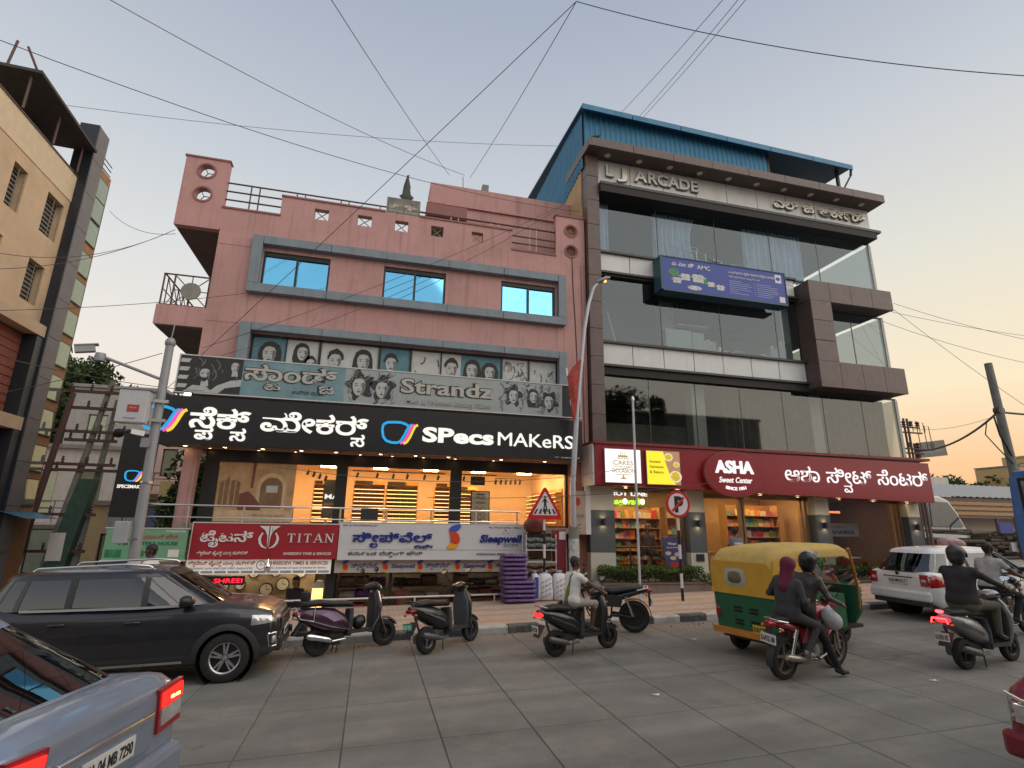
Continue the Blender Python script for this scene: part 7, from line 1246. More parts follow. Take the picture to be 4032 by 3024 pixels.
def car(name,label,cat,sp,body):
    """sp: T,B,W tables of x; axles, wheel radius, greenhouse numbers; front is +x"""
    t=thing(name,label,cat); X0,X1=sp['x']; ax=sp['axles']; wr=sp['wr']; AR=wr*1.17
    T=lambda x:interp(sp['T'],x); B=lambda x:interp(sp['B'],x); Wd=lambda x:interp(sp['W'],x)
    def sec(x,j): f,g=SEC[j]; b=B(x); return (Wd(x)*f,b+(T(x)-b)*g)
    def yside(x,z):
        b,tt=B(x),T(x); g=(z-b)/(tt-b); S=SEC[3:12]
        for (f0,g0),(f1,g1) in zip(S,S[1:]):
            if g<=g1: return Wd(x)*(f0+(f1-f0)*max(0,(g-g0)/(g1-g0)))
        return Wd(x)*S[-1][0]
    xs=sorted(set([round(X0+(X1-X0)*k/90,4) for k in range(91)]+[round(X0+.02*k,4) for k in range(6)]+[round(X1-.02*k,4) for k in range(6)])); n=len(SEC); G=sp['gh']; cab0,cab1=G['b0']+.06,G['b1']-.06
    # finer section near the arches
    V=[];F=[];Mi=[]
    secs=[(SEC[j][0]+(SEC[j+1][0]-SEC[j][0])*q/3,SEC[j][1]+(SEC[j+1][1]-SEC[j][1])*q/3) for j in range(n-1) for q in range(3)]+[SEC[-1]]; m=len(secs)
    for side in(1,-1):
        base=len(V)
        for x in xs:
            b,tt,w=B(x),T(x),Wd(x)
            for f,g in secs:
                p=[x,side*w*f,b+(tt-b)*g]
                if f>.8:
                    for a in ax:
                        dx,dz=p[0]-a,p[2]-wr; d=math.hypot(dx,dz)
                        if abs(d-AR)<.035: p[0]=a+dx/d*AR; p[2]=wr+dz/d*AR
                V.append(tuple(p))
        for i in range(len(xs)-1):
            for j in range(m-1):
                q=[base+i*m+j,base+(i+1)*m+j,base+(i+1)*m+j+1,base+i*m+j+1]; c=[sum(V[k][e] for k in q)/4 for e in range(3)]
                if abs(c[1])>.45*Wd(xs[i]) and any(math.hypot(c[0]-a,c[2]-wr)<AR-.004 for a in ax): continue
                F.append(q if side>0 else q[::-1]); f_=secs[j][0]
                low=c[2]<B(xs[i])+sp.get('clad',.0) 
                Mi.append(1 if (secs[j][1]>.985 and cab0<xs[i]<cab1) else 2 if low and secs[j][1]<.5 else 0)
    for i,x in((0,xs[0]),(len(xs)-1,xs[-1])):
        r1=[i*m+j for j in range(m)]; r2=[len(xs)*m+i*m+j for j in range(m)]; ring=r1+r2[::-1]
        F.append(ring if i==0 else ring[::-1]); Mi.append(0)
    me=bpy.data.meshes.new('body'); me.from_pydata(V,[],F)
    for q in(body,m_int,m_plastic): me.materials.append(q)
    me.polygons.foreach_set('material_index',Mi); me.polygons.foreach_set('use_smooth',[True]*len(F)); bm=bmesh.new(); bm.from_mesh(me); bmesh.ops.remove_doubles(bm,verts=bm.verts,dist=.002); bmesh.ops.recalc_face_normals(bm,faces=bm.faces); bm.to_mesh(me); bm.free(); me.set_sharp_from_angle(angle=RD(38)); o=bpy.data.objects.new('body',me); COL.objects.link(o); o.parent=t; o['_o']=(0,0,0)
    def strip(pa,pb,off=.004,side=1,fn=None):
        """ribbon between two x-z polylines laid on the body side"""
        mb=MB(); fn=fn or yside; R=[[(p[0],side*(fn(p[0],p[1])+off),p[1]) for p in L] for L in(pa,pb)]; mb.rings(R,False,False); return mb
    def patch(nm,m,x0,x1,zl,zh,side,off=.008,nx=10,nz=5):
        mb=MB(); R=[]
        for k in range(nz+1):
            row=[]
            for i in range(nx+1):
                x=x0+(x1-x0)*i/nx; a,b=zl(i/nx),zh(i/nx); z=a+(b-a)*k/nz; row.append((x,side*(yside(x,z)+off*(1 if 0<i<nx and 0<k<nz else .2)),z))
            R.append(row)
        mb.rings(R,False,False); return mb.build(nm,m,o,smooth=60,w=False,fix=True)
    # wheels and wheel houses
    for a in ax:
        for s in(1,-1):
            wheel(t,a,s*(Wd(a)-.11),wr,.21,sp.get('wheel','alloy'),s); mb=MB(); mb.lathe([(AR,s*(Wd(a)-.02)),(AR,s*.42),(.05,s*.42)],(a,0,wr),'y',28); mb.build('wheel_house',m_seam,o,w=False)
            if sp.get('arch'):
                mb=MB(); R=[[],[],[]]
                for k in range(23):
                    q=-.12+ (PI+.24)*k/22; 
                    for e,rr in enumerate((AR-.012,AR+.03,AR+.075)):
                        x,z=a+rr*math.cos(q),wr+rr*math.sin(q); R[e].append((x,s*(yside(x,max(z,B(x)+.03))+(.018 if e<2 else .003)),z))
                mb.rings(R,False,False); mb.build('arch_trim',m_plastic,o,smooth=60,w=False,fix=True)
    # greenhouse
    p=5.0; zb,zr=G['zb'],G['zr']
    def gh(tt):
        e=tt-.10*tt*(1-tt); f0=G['f0']+(G['f1']-G['f0'])*tt; b0=G['b0']+(G['b1']-G['b0'])*tt if 'bb1' not in G else 0
        fx=G['b1']+(G['t1']-G['b1'])*tt; rx=G['b0']+(G['t0']-G['b0'])*tt**1.1; return (fx+rx)/2,(fx-rx)/2,f0+.03*4*tt*(1-tt)*.5
    def zt(tt): return zb(0) if False else None
    def zat(x,tt): z0=zb(x) if callable(zb) else zb; return z0+(zr-z0)*tt
    def gside(x,tt): cx,hx,hy=gh(tt); u=min(1,abs((x-cx)/hx)); return hy*max(0,1-u**p)**(1/p)
    N=64
    def ring(tt,off=0):
        cx,hx,hy=gh(min(tt,1)); out=[]
        for k in range(N):
            a=2*PI*k/N; ca,sa=math.cos(a),math.sin(a); x=cx+(hx+off)*math.copysign(abs(ca)**(2/p),ca); y=(hy+off)*math.copysign(abs(sa)**(2/p),sa); x+= -.05*(1-tt)*0
            bow=.10*(1-(y/hy)**2)*(1 if ca>0 else -.6)*(1-.55*min(tt,1)); out.append((x+bow*abs(ca)**.6,y,zat(x,tt)))
        return out
    mb=MB(); mb.rings([ring(q) for q in(0,.15,.3,.45,.6,.75,.87)],True,False); mb.build('glazing',m_cglass,t,smooth=60,w=False,fix=True)
    rf=[ring(q,.004) for q in(.86,.93,1.0)]; cx,hx,hy=gh(1)
    for q,dz in((.93,.022),(.78,.045),(.5,.062),(.2,.07),(.02,.072)): rf.append([(cx+(P[0]-cx)*q,P[1]*q,P[2]+dz) for P in rf[2]])
    mb=MB(); mb.rings(rf,True,True); mb.build('roof',sp.get('roof',body),t,smooth=60,w=False,fix=True)
    def gstrip(nm,m,pts,w0,w1,side,off=.006):
        """pillar: pts (x,t) bottom and top centre; widths"""
        mb=MB(); R=[[],[]]
        for k in range(9):
            q=k/8; x=pts[0][0]+(pts[1][0]-pts[0][0])*q; tt=pts[0][1]+(pts[1][1]-pts[0][1])*q; w=w0+(w1-w0)*q
            for e,dx in((0,-w/2),(1,w/2)): xx=x+dx; cx,hx,hy=gh(tt); xx=max(min(xx,cx+hx*.999),cx-hx*.999); R[e].append((xx,side*(gside(xx,tt)+off),zat(xx,tt)))
        mb.rings(R,False,False); return mb.build(nm,m,t,smooth=60,w=False,fix=True)
    for s in(1,-1):
        for (xb,tb),(xt_,tt_),w0,w1,k in sp['pillars']: gstrip('pillar',m_plastic if k else body,((xb,tb),(xt_,tt_)),w0,w1,s)
        # front screen edges
        mb=MB(); R=[[],[]]
        for k in range(9):
            tt=k/8*.9; cx,hx,hy=gh(tt)
            for e,yy in((0,.80),(1,.96)): y=hy*yy; x=cx+hx*max(0,1-yy**p)**(1/p)+.10*(1-yy**2)*(1-.55*tt); R[e].append((x+.008,s*y,zat(x,tt)+.004))
        mb.rings(R,False,False); mb.build('pillar',body,t,smooth=60,w=False,fix=True)
        # belt trim
        xs_=[sp['belt'][0]+(sp['belt'][1]-sp['belt'][0])*k/20 for k in range(21)]; mb=MB(); mb.rings([[(x,s*(gside(x,.02)+.012),zat(x,.0)+dz) for x in xs_] for dz in(-.012,.02)],False,False); mb.build('belt_trim',sp.get('beltmat',m_plastic),t,smooth=40,w=False,fix=True)
        # door gaps and handles
        for line in sp['seams']:
            L=[(x+.0,z) for x,z in line]; mb=MB(); mb.rings([[(x-.004,s*(yside(x,z)+.003),z) for x,z in L],[(x+.004,s*(yside(x,z)+.003),z) for x,z in L]],False,False); mb.build('door_gap',m_seam,o,w=False,fix=True)
        for x,z in sp['handles']:
            mb=MB(); mb.super([(x-.1,s*(yside(x-.1,z)+.012),z,.008,.012,2.5),(x-.07,s*(yside(x,z)+.025),z+.003,.012,.016,2.5),(x+.07,s*(yside(x,z)+.025),z+.003,.012,.016,2.5),(x+.1,s*(yside(x+.1,z)+.012),z,.008,.012,2.5)],10); mb.build('door_handle',sp.get('handlemat',body),o,smooth=50,w=False)
        # mirror
        mx,mz=sp['mirror']; y=gside(mx,.1); mb=MB(); mb.super([(mx-.06,s*(y+.15),mz+.07,.11,.07,2.6),(mx-.02,s*(y+.15),mz+.07,.125,.085,2.6),(mx+.05,s*(y+.14),mz+.07,.10,.07,2.4),(mx+.1,s*(y+.12),mz+.06,.05,.035,2)],16); mb.box(mx-.02,mx+.06,min(s*y,s*(y+.1)),max(s*y,s*(y+.1)),mz-.01,mz+.03); mr=mb.build('mirror',sp.get('mirrormat',body),t,smooth=50,w=False); mb=MB(); mb.quad((mx-.064,s*(y+.05),mz+.02),(mx-.064,s*(y+.25),mz+.02),(mx-.064,s*(y+.25),mz+.12),(mx-.064,s*(y+.05),mz+.12)); mb.build('mirror_glass',m_chrome,mr,w=False)
    # seats and wheel
    for x in sp['seats']:
        for y in(-.36,.36):
            mb=MB(); mb.super([(B(0)+.3,x+.1,y,.12,.22,4),(zat(x,0)-.05,x,y,.10,.23,4),(zat(x,0)+.18,x-.08,y,.07,.2,3),(zat(x,0)+.24,x-.09,y,.05,.12,3)],14,'z'); mb.super([(zat(x,0)+.22,x-.1,y,.05,.1,3),(zat(x,0)+.38,x-.12,y,.045,.12,3)],12,'z'); mb.build('seat',m_int,t,smooth=50,w=False)
    t['_c']=1
    return t,o,dict(yside=yside,strip=strip,patch=patch,T=T,B=B,W=Wd,gside=gside,zat=zat,gh=gh)
def endbox(nm,m,o,x,y0,y1,z0,z1,d,bev=.008): return bx(nm,m,o,min(x,x+d),max(x,x+d),y0,y1,z0,z1,bevel=bev,w=False)
def plate(o,x,y,z,txt_,sx=-1,m=None,w=.44,h=.11,tm=None):
    """number plate facing +x or -x"""
    p=bx('number_plate',m or m_plate,o,min(x,x+.012*sx),max(x,x+.012*sx),y-w/2,y+w/2,z-h/2,z+h/2,w=False); lettering(txt_,(x+.012*sx,y+w*.45*(1 if sx<0 else -1),z-h*.3),w=w*.9,h=h*.6,bold=.02,depth=.003,X=(0,-1 if sx<0 else 1,0),N=(sx,0,0)).build('lettering',tm or m_ink,p,w=False); return p
# ------------------------------------------------------------------ dark grey SUV parked at the kerb
SUVSP=dict(x=(-2.0,2.0),axles=(-1.28,1.31),wr=.335,arch=True,clad=.17,T=[(-2.0,.98),(-1.97,1.10),(-1.75,1.15),(-1.2,1.12),(0,1.07),(.95,1.08),(1.2,1.06),(1.6,1.01),(1.88,.93),(1.96,.84),(2.0,.74)],B=[(-2.0,.42),(-1.8,.33),(-1.2,.24),(1.2,.24),(1.75,.27),(2.0,.36)],W=[(-2.0,.74),(-1.96,.80),(-1.85,.855),(-1.5,.88),(0,.885),(1.4,.885),(1.7,.86),(1.88,.80),(1.97,.70),(2.0,.62)],
 gh=dict(b0=-1.93,b1=1.04,t0=-1.70,t1=.30,f0=.83,f1=.66,zb=lambda x:1.07+.03*max(0,-x)/1.9,zr=1.55),belt=(-1.35,.72),beltmat=mat('bright trim',(.6,.6,.62),.25,metal=.4,var=0),pillars=[((.93,.0),(.30,.9),.10,.07,0),((.16,.0),(.12,.9),.085,.075,1),((-.78,.0),(-.80,.9),.09,.09,1),((-1.52,.0),(-1.45,.9),.30,.22,0)],seams=[[(.80,1.05),(.86,.8),(.84,.5),(.80,.36)],[(-.12,1.06),(-.12,.7),(-.10,.34)],[(-1.0,1.08),(-.94,.82),(-.86,.6),(-.86,.36)],[(.80,.36),(.3,.33),(-.4,.33),(-.86,.36)]],handles=[(.06,.88),(-.86,.90)],mirror=(.72,1.07),mirrormat=m_black,seats=(.25,-.7))
m_suv=paint('graphite paint',(.024,.023,.030)); suv,so_,fn=car('suv','dark graphite compact SUV parked at the left kerb','car',SUVSP,m_suv)
for s in(1,-1):
    fn['patch']('headlight',m_lampc,1.62,1.985,lambda q:.76+.02*q,lambda q:.90-.05*q*q,s); fn['strip']([(x,.30) for x in(-.75,-.2,.4,.75)],[(x,.335) for x in(-.75,-.2,.4,.75)],.014,s).build('sill_strip',m_steel,so_,w=False,fix=True)
    fn['patch']('tail_lamp',m_lampr,-1.72,-1.995,lambda q:.86,lambda q:1.05,s)
    mb=MB(); mb.tube([(1.86,s*.80,.62),(1.96,s*.70,.62),(1.97,s*.68,.44),(1.88,s*.76,.44),(1.86,s*.80,.62)],.018,6); mb.build('fog_lamp_bezel',m_chrome,so_,w=False); mb=MB(); mb.ell((1.93,s*.71,.53),(.04,.06,.06),10,6); mb.build('fog_lamp',m_lampc,so_,w=False)
    mb=MB(); mb.tube([(-1.35,s*.64,1.60),(-1.3,s*.64,1.64),(-.2,s*.645,1.67),(.1,s*.64,1.64),(.15,s*.64,1.61)],.018,6); mb.build('roof_rail',m_steel,suv,w=False,smooth=40)
    fn['strip']([(x,.955+.01*math.sin(x)) for x in(-1.7,-1,-.3,.4,1.1,1.55)],[(x,.962) for x in(-1.7,-1,-.3,.4,1.1,1.55)],.006,s).build('shoulder_line',m_suv,so_,w=False,fix=True)
endbox('grille',m_black,so_,1.985,-.55,.55,.62,.80,.03)
for z in(.64,.70,.76): endbox('grille_bar',m_chrome,so_,2.012,-.5,.5,z,z+.02,.012,0)
endbox('bumper',m_plastic,so_,1.93,-.6,.6,.34,.52,.1); endbox('skid_plate',m_steel,so_,1.96,-.35,.35,.34,.40,.09); plate(so_,2.02,0,.55,'KA 05 MX 4471',1); endbox('bumper',m_plastic,so_,-2.06,-.7,.7,.42,.6,.1)
place(suv,-3.02,9.52,RD(1.0),s=.935)
# ------------------------------------------------------------------ silver blue sedan in the foreground
SEDSP=dict(x=(-2.05,2.05),axles=(-1.25,1.25),wr=.30,wheel='cover',T=[(-2.05,.98),(-2.02,1.06),(-1.9,1.10),(-1.3,1.08),(0,.97),(.9,.93),(1.4,.88),(1.8,.80),(2.05,.66)],B=[(-2.05,.36),(-1.8,.24),(1.2,.2),(1.8,.22),(2.05,.3)],W=[(-2.05,.70),(-2.0,.77),(-1.88,.825),(-1.5,.845),(0,.85),(1.4,.85),(1.8,.80),(2.0,.66),(2.05,.58)],
 gh=dict(b0=-1.70,b1=1.02,t0=-.85,t1=.22,f0=.80,f1=.62,zb=lambda x:.97+.11*max(0,-x)/1.7,zr=1.50),belt=(-.95,.7),pillars=[((.92,.0),(.26,.9),.09,.06,0),((.0,.0),(.0,.9),.08,.07,1),((-1.42,.0),(-.86,.9),.34,.16,0)],seams=[[(.78,.92),(.82,.6),(.78,.32)],[(-.10,.94),(-.10,.3)],[(-.98,.96),(-.9,.65),(-.82,.32)]],handles=[(.05,.78),(-.85,.80)],mirror=(.70,.94),seats=(.2,-.62))
m_sed=paint('silver blue paint',(.24,.29,.38)); sed,sd,fn=car('sedan','silver blue sedan with lit brake lamp leaving at the lower left','car',SEDSP,m_sed)
for s in(1,-1):
    fn['patch']('tail_lamp',m_lampr,-1.62,-2.045,lambda q:.84-.06*q,lambda q:.92+.08*min(1,q*1.6),s,.02); fn['patch']('headlight',m_lampc,1.6,2.03,lambda q:.6,lambda q:.75-.1*q,s)
    mb=MB(); mb.obox((-2.068,s*.60,.965),.03,.22,.09,0,0,s*.1); mb.build('brake_light',lamp_mat('lit brake lamp',(1,.02,.015),2.6),sd,w=False); mb=MB(); mb.obox((-2.072,s*.60,.86),.02,.22,.10,0,0,s*.1); mb.build('reverse_lamp',m_lampc,sd,w=False)
    mb=MB(); mb.obox((-2.055,s*.60,.90),.03,.26,.27,0,0,s*.08); mb.build('lamp_housing',m_lampr,sd,w=False)
    for q in(-.03,.03): mb=MB(); mb.obox((-2.086,s*.62+q,.955),.006,.04,.018); mb.build('brake_bulb',lamp_mat('brake bulb',(1,.45,.1),8),sd,w=False)
endbox('boot_recess',m_sed,sd,-2.075,-.42,.42,.70,.88,.02); endbox('chrome_bar',m_chrome,sd,-2.09,-.40,.40,.885,.915,.03); plate(sd,-2.078,0,.79,'KA 04 MB 7290',-1); endbox('bumper',m_sed,sd,-2.14,-.72,.72,.42,.66,.12,.05); mb=MB(); mb.rings([[(x,y,fn['T'](x)*1.02+.004) for y in(-.7,-.3,0,.3,.7)] for x in(-1.80,-1.792)],False,False); mb.build('boot_gap',m_seam,sd,w=False)
place(sed,-3.36,4.42,RD(167.5),s=1.0)
# ------------------------------------------------------------------ white hatchback
HATSP=dict(x=(-1.95,1.95),axles=(-1.2,1.22),wr=.30,wheel='cover',T=[(-1.95,.90),(-1.92,1.0),(-1.75,1.03),(-1.0,.99),(0,.95),(.95,.94),(1.4,.90),(1.75,.80),(1.95,.62)],B=[(-1.95,.38),(-1.7,.26),(1.2,.22),(1.95,.3)],W=[(-1.95,.72),(-1.90,.77),(-1.78,.805),(-1.4,.82),(1.3,.82),(1.65,.78),(1.9,.62),(1.95,.55)],
 gh=dict(b0=-1.90,b1=1.08,t0=-1.52,t1=.30,f0=.775,f1=.60,zb=lambda x:.95+.05*max(0,-x)/1.9,zr=1.45),belt=(-1.3,.75),pillars=[((.97,.0),(.32,.9),.09,.06,0),((.05,.0),(.03,.9),.08,.07,1),((-.8,.0),(-.78,.9),.07,.07,1),((-1.55,.0),(-1.3,.9),.32,.26,0)],seams=[[(.8,.92),(.84,.6),(.8,.34)],[(-.05,.95),(-.05,.32)],[(-.98,.97),(-.9,.65),(-.85,.34)]],handles=[(.1,.80),(-.8,.82)],mirror=(.72,.95),seats=(.2,-.65))
m_hat=paint('white car paint',(.66,.67,.68),.0,.4); hat,ho,fn=car('hatchback','white hatchback with red tail lamps pulling out near the sweet shop','car',HATSP,m_hat)
for s in(1,-1):
    fn['patch']('tail_lamp',m_lampr,-1.62,-1.945,lambda q:.72-.02*q,lambda q:.90+.06*min(1,2*q),s,.015); fn['patch']('headlight',m_lampc,1.45,1.9,lambda q:.58,lambda q:.78-.12*q,s)
    mb=MB(); mb.obox((-1.955,s*.63,.84),.03,.17,.24); mb.build('lamp_housing',m_lampr,ho,w=False); mb=MB(); mb.ell((-1.97,s*.62,.83),(.015,.06,.035),12,6); mb.build('reverse_lamp',m_lampc,ho,w=False)
endbox('bumper',m_hat,ho,-2.02,-.75,.75,.40,.62,.1,.05); endbox('bumper_lip',m_plastic,ho,-1.99,-.68,.68,.30,.40,.1,.02); endbox('hatch_handle',m_plastic,ho,-1.966,-.36,.36,.875,.895,.02); plate(ho,-1.97,.0,.80,'KA01MH2217',-1,w=.46,h=.13); mb=MB(); mb.lathe([(.001,-.012),(.035,-.01),(.04,0)],(-1.955,0,.955),'x',16); mb.build('badge',m_blackm,ho,w=False)
mb=MB(); mb.tube([(-1.45,0,1.53),(-1.62,0,1.68)],.005,5); mb.build('aerial',m_blackm,hat,w=False); mb=MB(); mb.tube([(-1.96,-.02,1.03),(-1.86,.2,1.06)],.008,5); mb.build('rear_wiper',m_blackm,hat,w=False)
place(hat,13.05,9.72,RD(-1.5),s=.95)
bgx=thing('roof_bundle','pale pink wrapped bundle on a cart behind the white hatchback','bundle',(16.6,12.6,1.55)); mb=MB(); mb.super([(16.2,12.6,1.68,.1,.12,3),(16.3,12.6,1.72,.2,.17,3),(16.7,12.6,1.72,.22,.18,3),(17.0,12.6,1.68,.12,.13,3)],16); mb.build('bundle',mat('pink film bundle',(.42,.26,.25),.4,var=.35,scale=8),bgx,smooth=60); bx('cart',m_wood,bgx,16.1,17.1,12.3,12.9,.5,1.53)
# ------------------------------------------------------------------ red car cut by the right edge
m_rc=paint('maroon paint',(.20,.010,.022),.25); rc_,ro,fn=car('red_car','dark red car entering at the lower right corner','car',dict(HATSP,seats=(.2,)),m_rc)
for s in(1,-1): fn['patch']('headlight',m_lampc,1.45,1.945,lambda q:.56,lambda q:.78-.06*q,s,.012); mb=MB(); mb.obox((1.955,s*.47,.66),.02,.12,.13); mb.build('headlight',m_lampc,ro,w=False)
mb=MB(); mb.tube([(1.93,-.6,.79),(1.985,-.45,.77),(2.0,0,.76),(1.985,.45,.77),(1.93,.6,.79)],.014,6); mb.build('chrome_line',m_chrome,ro,w=False); endbox('bumper',m_rc,ro,1.9,-.66,.66,.32,.52,.09,.05); endbox('grille',m_black,ro,1.93,-.35,.35,.54,.66,.05)
place(rc_,6.80,3.02,RD(181),s=.95)
# ------------------------------------------------------------------ scooters
m_seat=mat('black vinyl seat',(.016,.016,.017),.55,var=.2,bump=.15); m_eng=mat('engine grey',(.12,.12,.12),.5,metal=.5,var=.2); m_gplate=mat('green number plate',(.0,.30,.17),.4,var=.05)
def scooter(label,col,inner,style,plate_txt='KA 02 JS 5519',lit=False,plate_m=None,group=None):
    t=thing('scooter',label,'scooter',group=group); L=lambda mb,nm,m,par=None,sm=50: mb.build(nm,m,par or t,smooth=sm,w=False,fix=True)
    r=.225; rw=wheel(t,-.60,0,r,.11,'scoot',1,.6,rimmat=m_dark if style!='black' else m_alloy); fw=wheel(t,.64,0,r,.10,'scoot',1,.6,rimmat=m_dark)
    if style=='classic': ST=[(-.98,0,.70,.03,.03,2.2),(-.93,0,.68,.10,.09,2.4),(-.78,0,.63,.155,.15,2.6),(-.55,0,.57,.185,.20,2.6),(-.32,0,.53,.18,.20,2.6),(-.16,0,.47,.15,.16,2.8),(-.07,0,.40,.12,.10,3)]
    else: ST=[(-1.0,0,.80,.03,.02,2),(-.93,0,.77,.09,.06,2.2),(-.75,0,.70,.15,.12,2.4),(-.52,0,.62,.175,.17,2.5),(-.3,0,.55,.165,.17,2.6),(-.14,0,.47,.14,.14,2.8),(-.06,0,.40,.12,.10,3)]
    bd=L(MB().super(ST,24),'rear_body',col)
    if style=='classic':
        for s in(1,-1):
            mb=MB(); mb.rings([[(x,s*(.187-.12*(x+.5)**2),z) for x,z in((-.62,.66),(-.5,.60),(-.38,.52))],[(x,s*(.187-.12*(x+.4)**2),z) for x,z in((-.48,.69),(-.36,.62),(-.24,.54))]],False,False); L(mb,'decal',mat('lilac decal',(.32,.22,.36),.4),bd)
            mb=MB(); mb.tube([(-1.0,s*.02,.80),(-.97,s*.2,.62),(-.75,s*.23,.56),(-.45,s*.235,.45),(-.15,s*.21,.38),(-.08,s*.15,.36)],.011,6); mb.tube([(-.72,s*.2,.80),(-.75,s*.23,.56)],.010,6); L(mb,'side_guard',m_chrome)
            mb=MB(); mb.tube([(.34,s*.16,.34),(.42,s*.225,.5),(.47,s*.235,.75),(.45,s*.17,.95)],.011,6); L(mb,'apron_edge',m_chrome)
    else:
        for s in(1,-1): mb=MB(); mb.rings([[(x,s*.178,z) for x,z in((-.8,.70),(-.5,.58),(-.25,.48))],[(x,s*.172,z) for x,z in((-.8,.73),(-.5,.62),(-.25,.52))]],False,False); L(mb,'body_crease',inner,bd)
    L(MB().super([(-.90,0,.82,.05,.015,2.2),(-.84,0,.835,.115,.045,2.6),(-.6,0,.845,.145,.06,2.8),(-.35,0,.81,.145,.055,2.8),(-.12,0,.79,.125,.055,2.6),(.0,0,.765,.08,.045,2.4),(.04,0,.75,.03,.02,2)],20),'seat',m_seat)
    L(MB().box(-.12,.36,-.17,.17,.29,.345),'floorboard',m_plastic); L(MB().super([(.26,-.09,0,.05,.15,4),(.5,-.05,0,.05,.15,4),(.70,-.03,0,.05,.12,3)],16,'z'),'seat_box',m_plastic)
    ap=L(MB().super([(.26,.40,0,.05,.13,3),(.34,.41,0,.05,.18,3.2),(.5,.445,0,.055,.215,3.2),(.72,.475,0,.06,.22,3),(.9,.475,0,.06,.16,2.8),(.98,.455,0,.05,.10,2.5)],22,'z'),'front_apron',col)
    L(MB().super([(.32,.365,0,.03,.165,3),(.5,.39,0,.03,.195,3),(.75,.41,0,.035,.19,3),(.93,.41,0,.04,.12,3)],18,'z'),'inner_shield',inner)
    L(MB().super([(.24,0,1.02,.05,.04,2.4),(.32,0,1.04,.12,.055,2.6),(.43,0,1.05,.13,.07,2.4),(.52,0,1.02,.10,.075,2.2),(.57,0,1.0,.04,.04,2)],18),'handlebar_cowl',inner if style=='classic' else col)
    mb=MB(); mb.ell((.545,0,1.01),(.03,.085,.055),14,8); L(mb,'headlight',m_lampc)
    mb=MB(); mb.tube([(.32,-.36,1.07),(.37,-.2,1.06),(.38,0,1.05),(.37,.2,1.06),(.32,.36,1.07)],.013,8); L(mb,'handlebar',m_dark)
    for s in(1,-1):
        mb=MB(); mb.tube([(.345,s*.27,1.067),(.318,s*.38,1.072)],.019,10); L(mb,'grip',m_rub); mb=MB(); mb.tube([(.40,s*.2,1.06),(.385,s*.36,1.065)],.007,6); L(mb,'brake_lever',m_steel)
        mb=MB(); mb.tube([(.37,s*.18,1.07),(.36,s*.25,1.22),(.34,s*.30,1.30)],.007,6); L(mb,'mirror_stalk',m_blackm)
        mb=MB(); hd=L(mb.super([(.335,s*.31,1.335,.075,.045,2.3),(.355,s*.31,1.335,.07,.04,2.3),(.365,s*.31,1.335,.03,.02,2)],14),'mirror',m_blackm); mb=MB(); mb.add([(.322+.022*math.sin(2*PI*k/14),s*.31+.068*math.cos(2*PI*k/14),1.335+.04*math.sin(2*PI*k/14)) for k in range(14)],[tuple(range(14))]); L(mb,'mirror_glass',m_chrome,hd)
        mb=MB(); mb.tube([(.50,s*.06,.62),(.64,s*.075,r)],.018,8); L(mb,'fork',m_eng)
        mb=MB(); mb.ell((.525,s*.15,.86),(.02,.035,.025),10,6); L(mb,'indicator',m_amber)
    mb=MB(); mb.lathe([(r+.015,-.06),(r+.045,-.045),(r+.055,0),(r+.045,.045),(r+.015,.06)],(.64,0,r),'y',16,RD(25),RD(165)); L(mb,'front_fender',col if style!='classic' else inner)
    mb=MB(); mb.super([(-.78,.10,.26,.05,.07,3),(-.6,.11,.28,.06,.09,3),(-.35,.09,.30,.08,.10,3),(-.12,.05,.30,.07,.07,3)],14); L(mb,'engine',m_eng)
    mb=MB(); mb.tube([(-.15,-.12,.22),(-.4,-.15,.21)],.02,8); mb.tube([(-.4,-.155,.215),(-.48,-.16,.25),(-.8,-.165,.33),(-.84,-.165,.34)],[.025,.05,.055,.03],12); L(mb,'exhaust',m_chrome if style=='classic' else m_eng)
    mb=MB(); mb.tube([(-.62,.12,.3),(-.72,.14,.62)],.022,8); L(mb,'shock_absorber',m_eng)
    mb=MB(); mb.add([(-.88,-.09,.56),(-.88,.09,.56),(-1.02,.09,.36),(-1.02,-.09,.36),(-.9,-.09,.56),(-.9,.09,.56),(-1.04,.09,.37),(-1.04,-.09,.37)],[(0,1,2,3),(7,6,5,4),(0,4,5,1),(1,5,6,2),(2,6,7,3),(3,7,4,0)]); L(mb,'rear_mudguard',m_plastic,sm=0)
    plate(t,-1.045,0,.50,plate_txt,-1,plate_m,.2,.12,m_wl if plate_m else None)
    mb=MB(); mb.super([(-1.02,0,.69 if style=='classic' else .74,.07,.03,2.5),(-.97,0,.70 if style=='classic' else .75,.11,.045,2.5),(-.92,0,.70 if style=='classic' else .74,.10,.04,2.5)],14); L(mb,'tail_lamp',lamp_mat('lit tail lamp',(1,.03,.03),2.2) if lit else m_lampr)
    for s in(1,-1): mb=MB(); mb.ell((-.97,s*.13,.68),(.03,.03,.02),8,6); L(mb,'indicator',m_amber)
    mb=MB(); mb.tube([(-.86,-.13,.86),(-.98,-.11,.90),(-1.02,0,.905),(-.98,.11,.90),(-.86,.13,.86)],.013,8); L(mb,'grab_rail',m_dark if style!='moving' else m_alloy)
    mb=MB(); mb.tube([(-.25,.10,.28),(-.28,.17,.02)],.012,6); mb.tube([(-.25,-.08,.28),(-.32,-.13,.02)],.012,6); L(mb,'stand',m_dark)
    return t
m_purp=paint('deep purple paint',(.055,.016,.042)); s1=scooter('deep purple scooter with chrome side guards parked by the kerb',m_purp,m_plastic,'classic','KA 03 JG 6120'); place(s1,-.155,10.2,RD(24),RD(-6),.95)
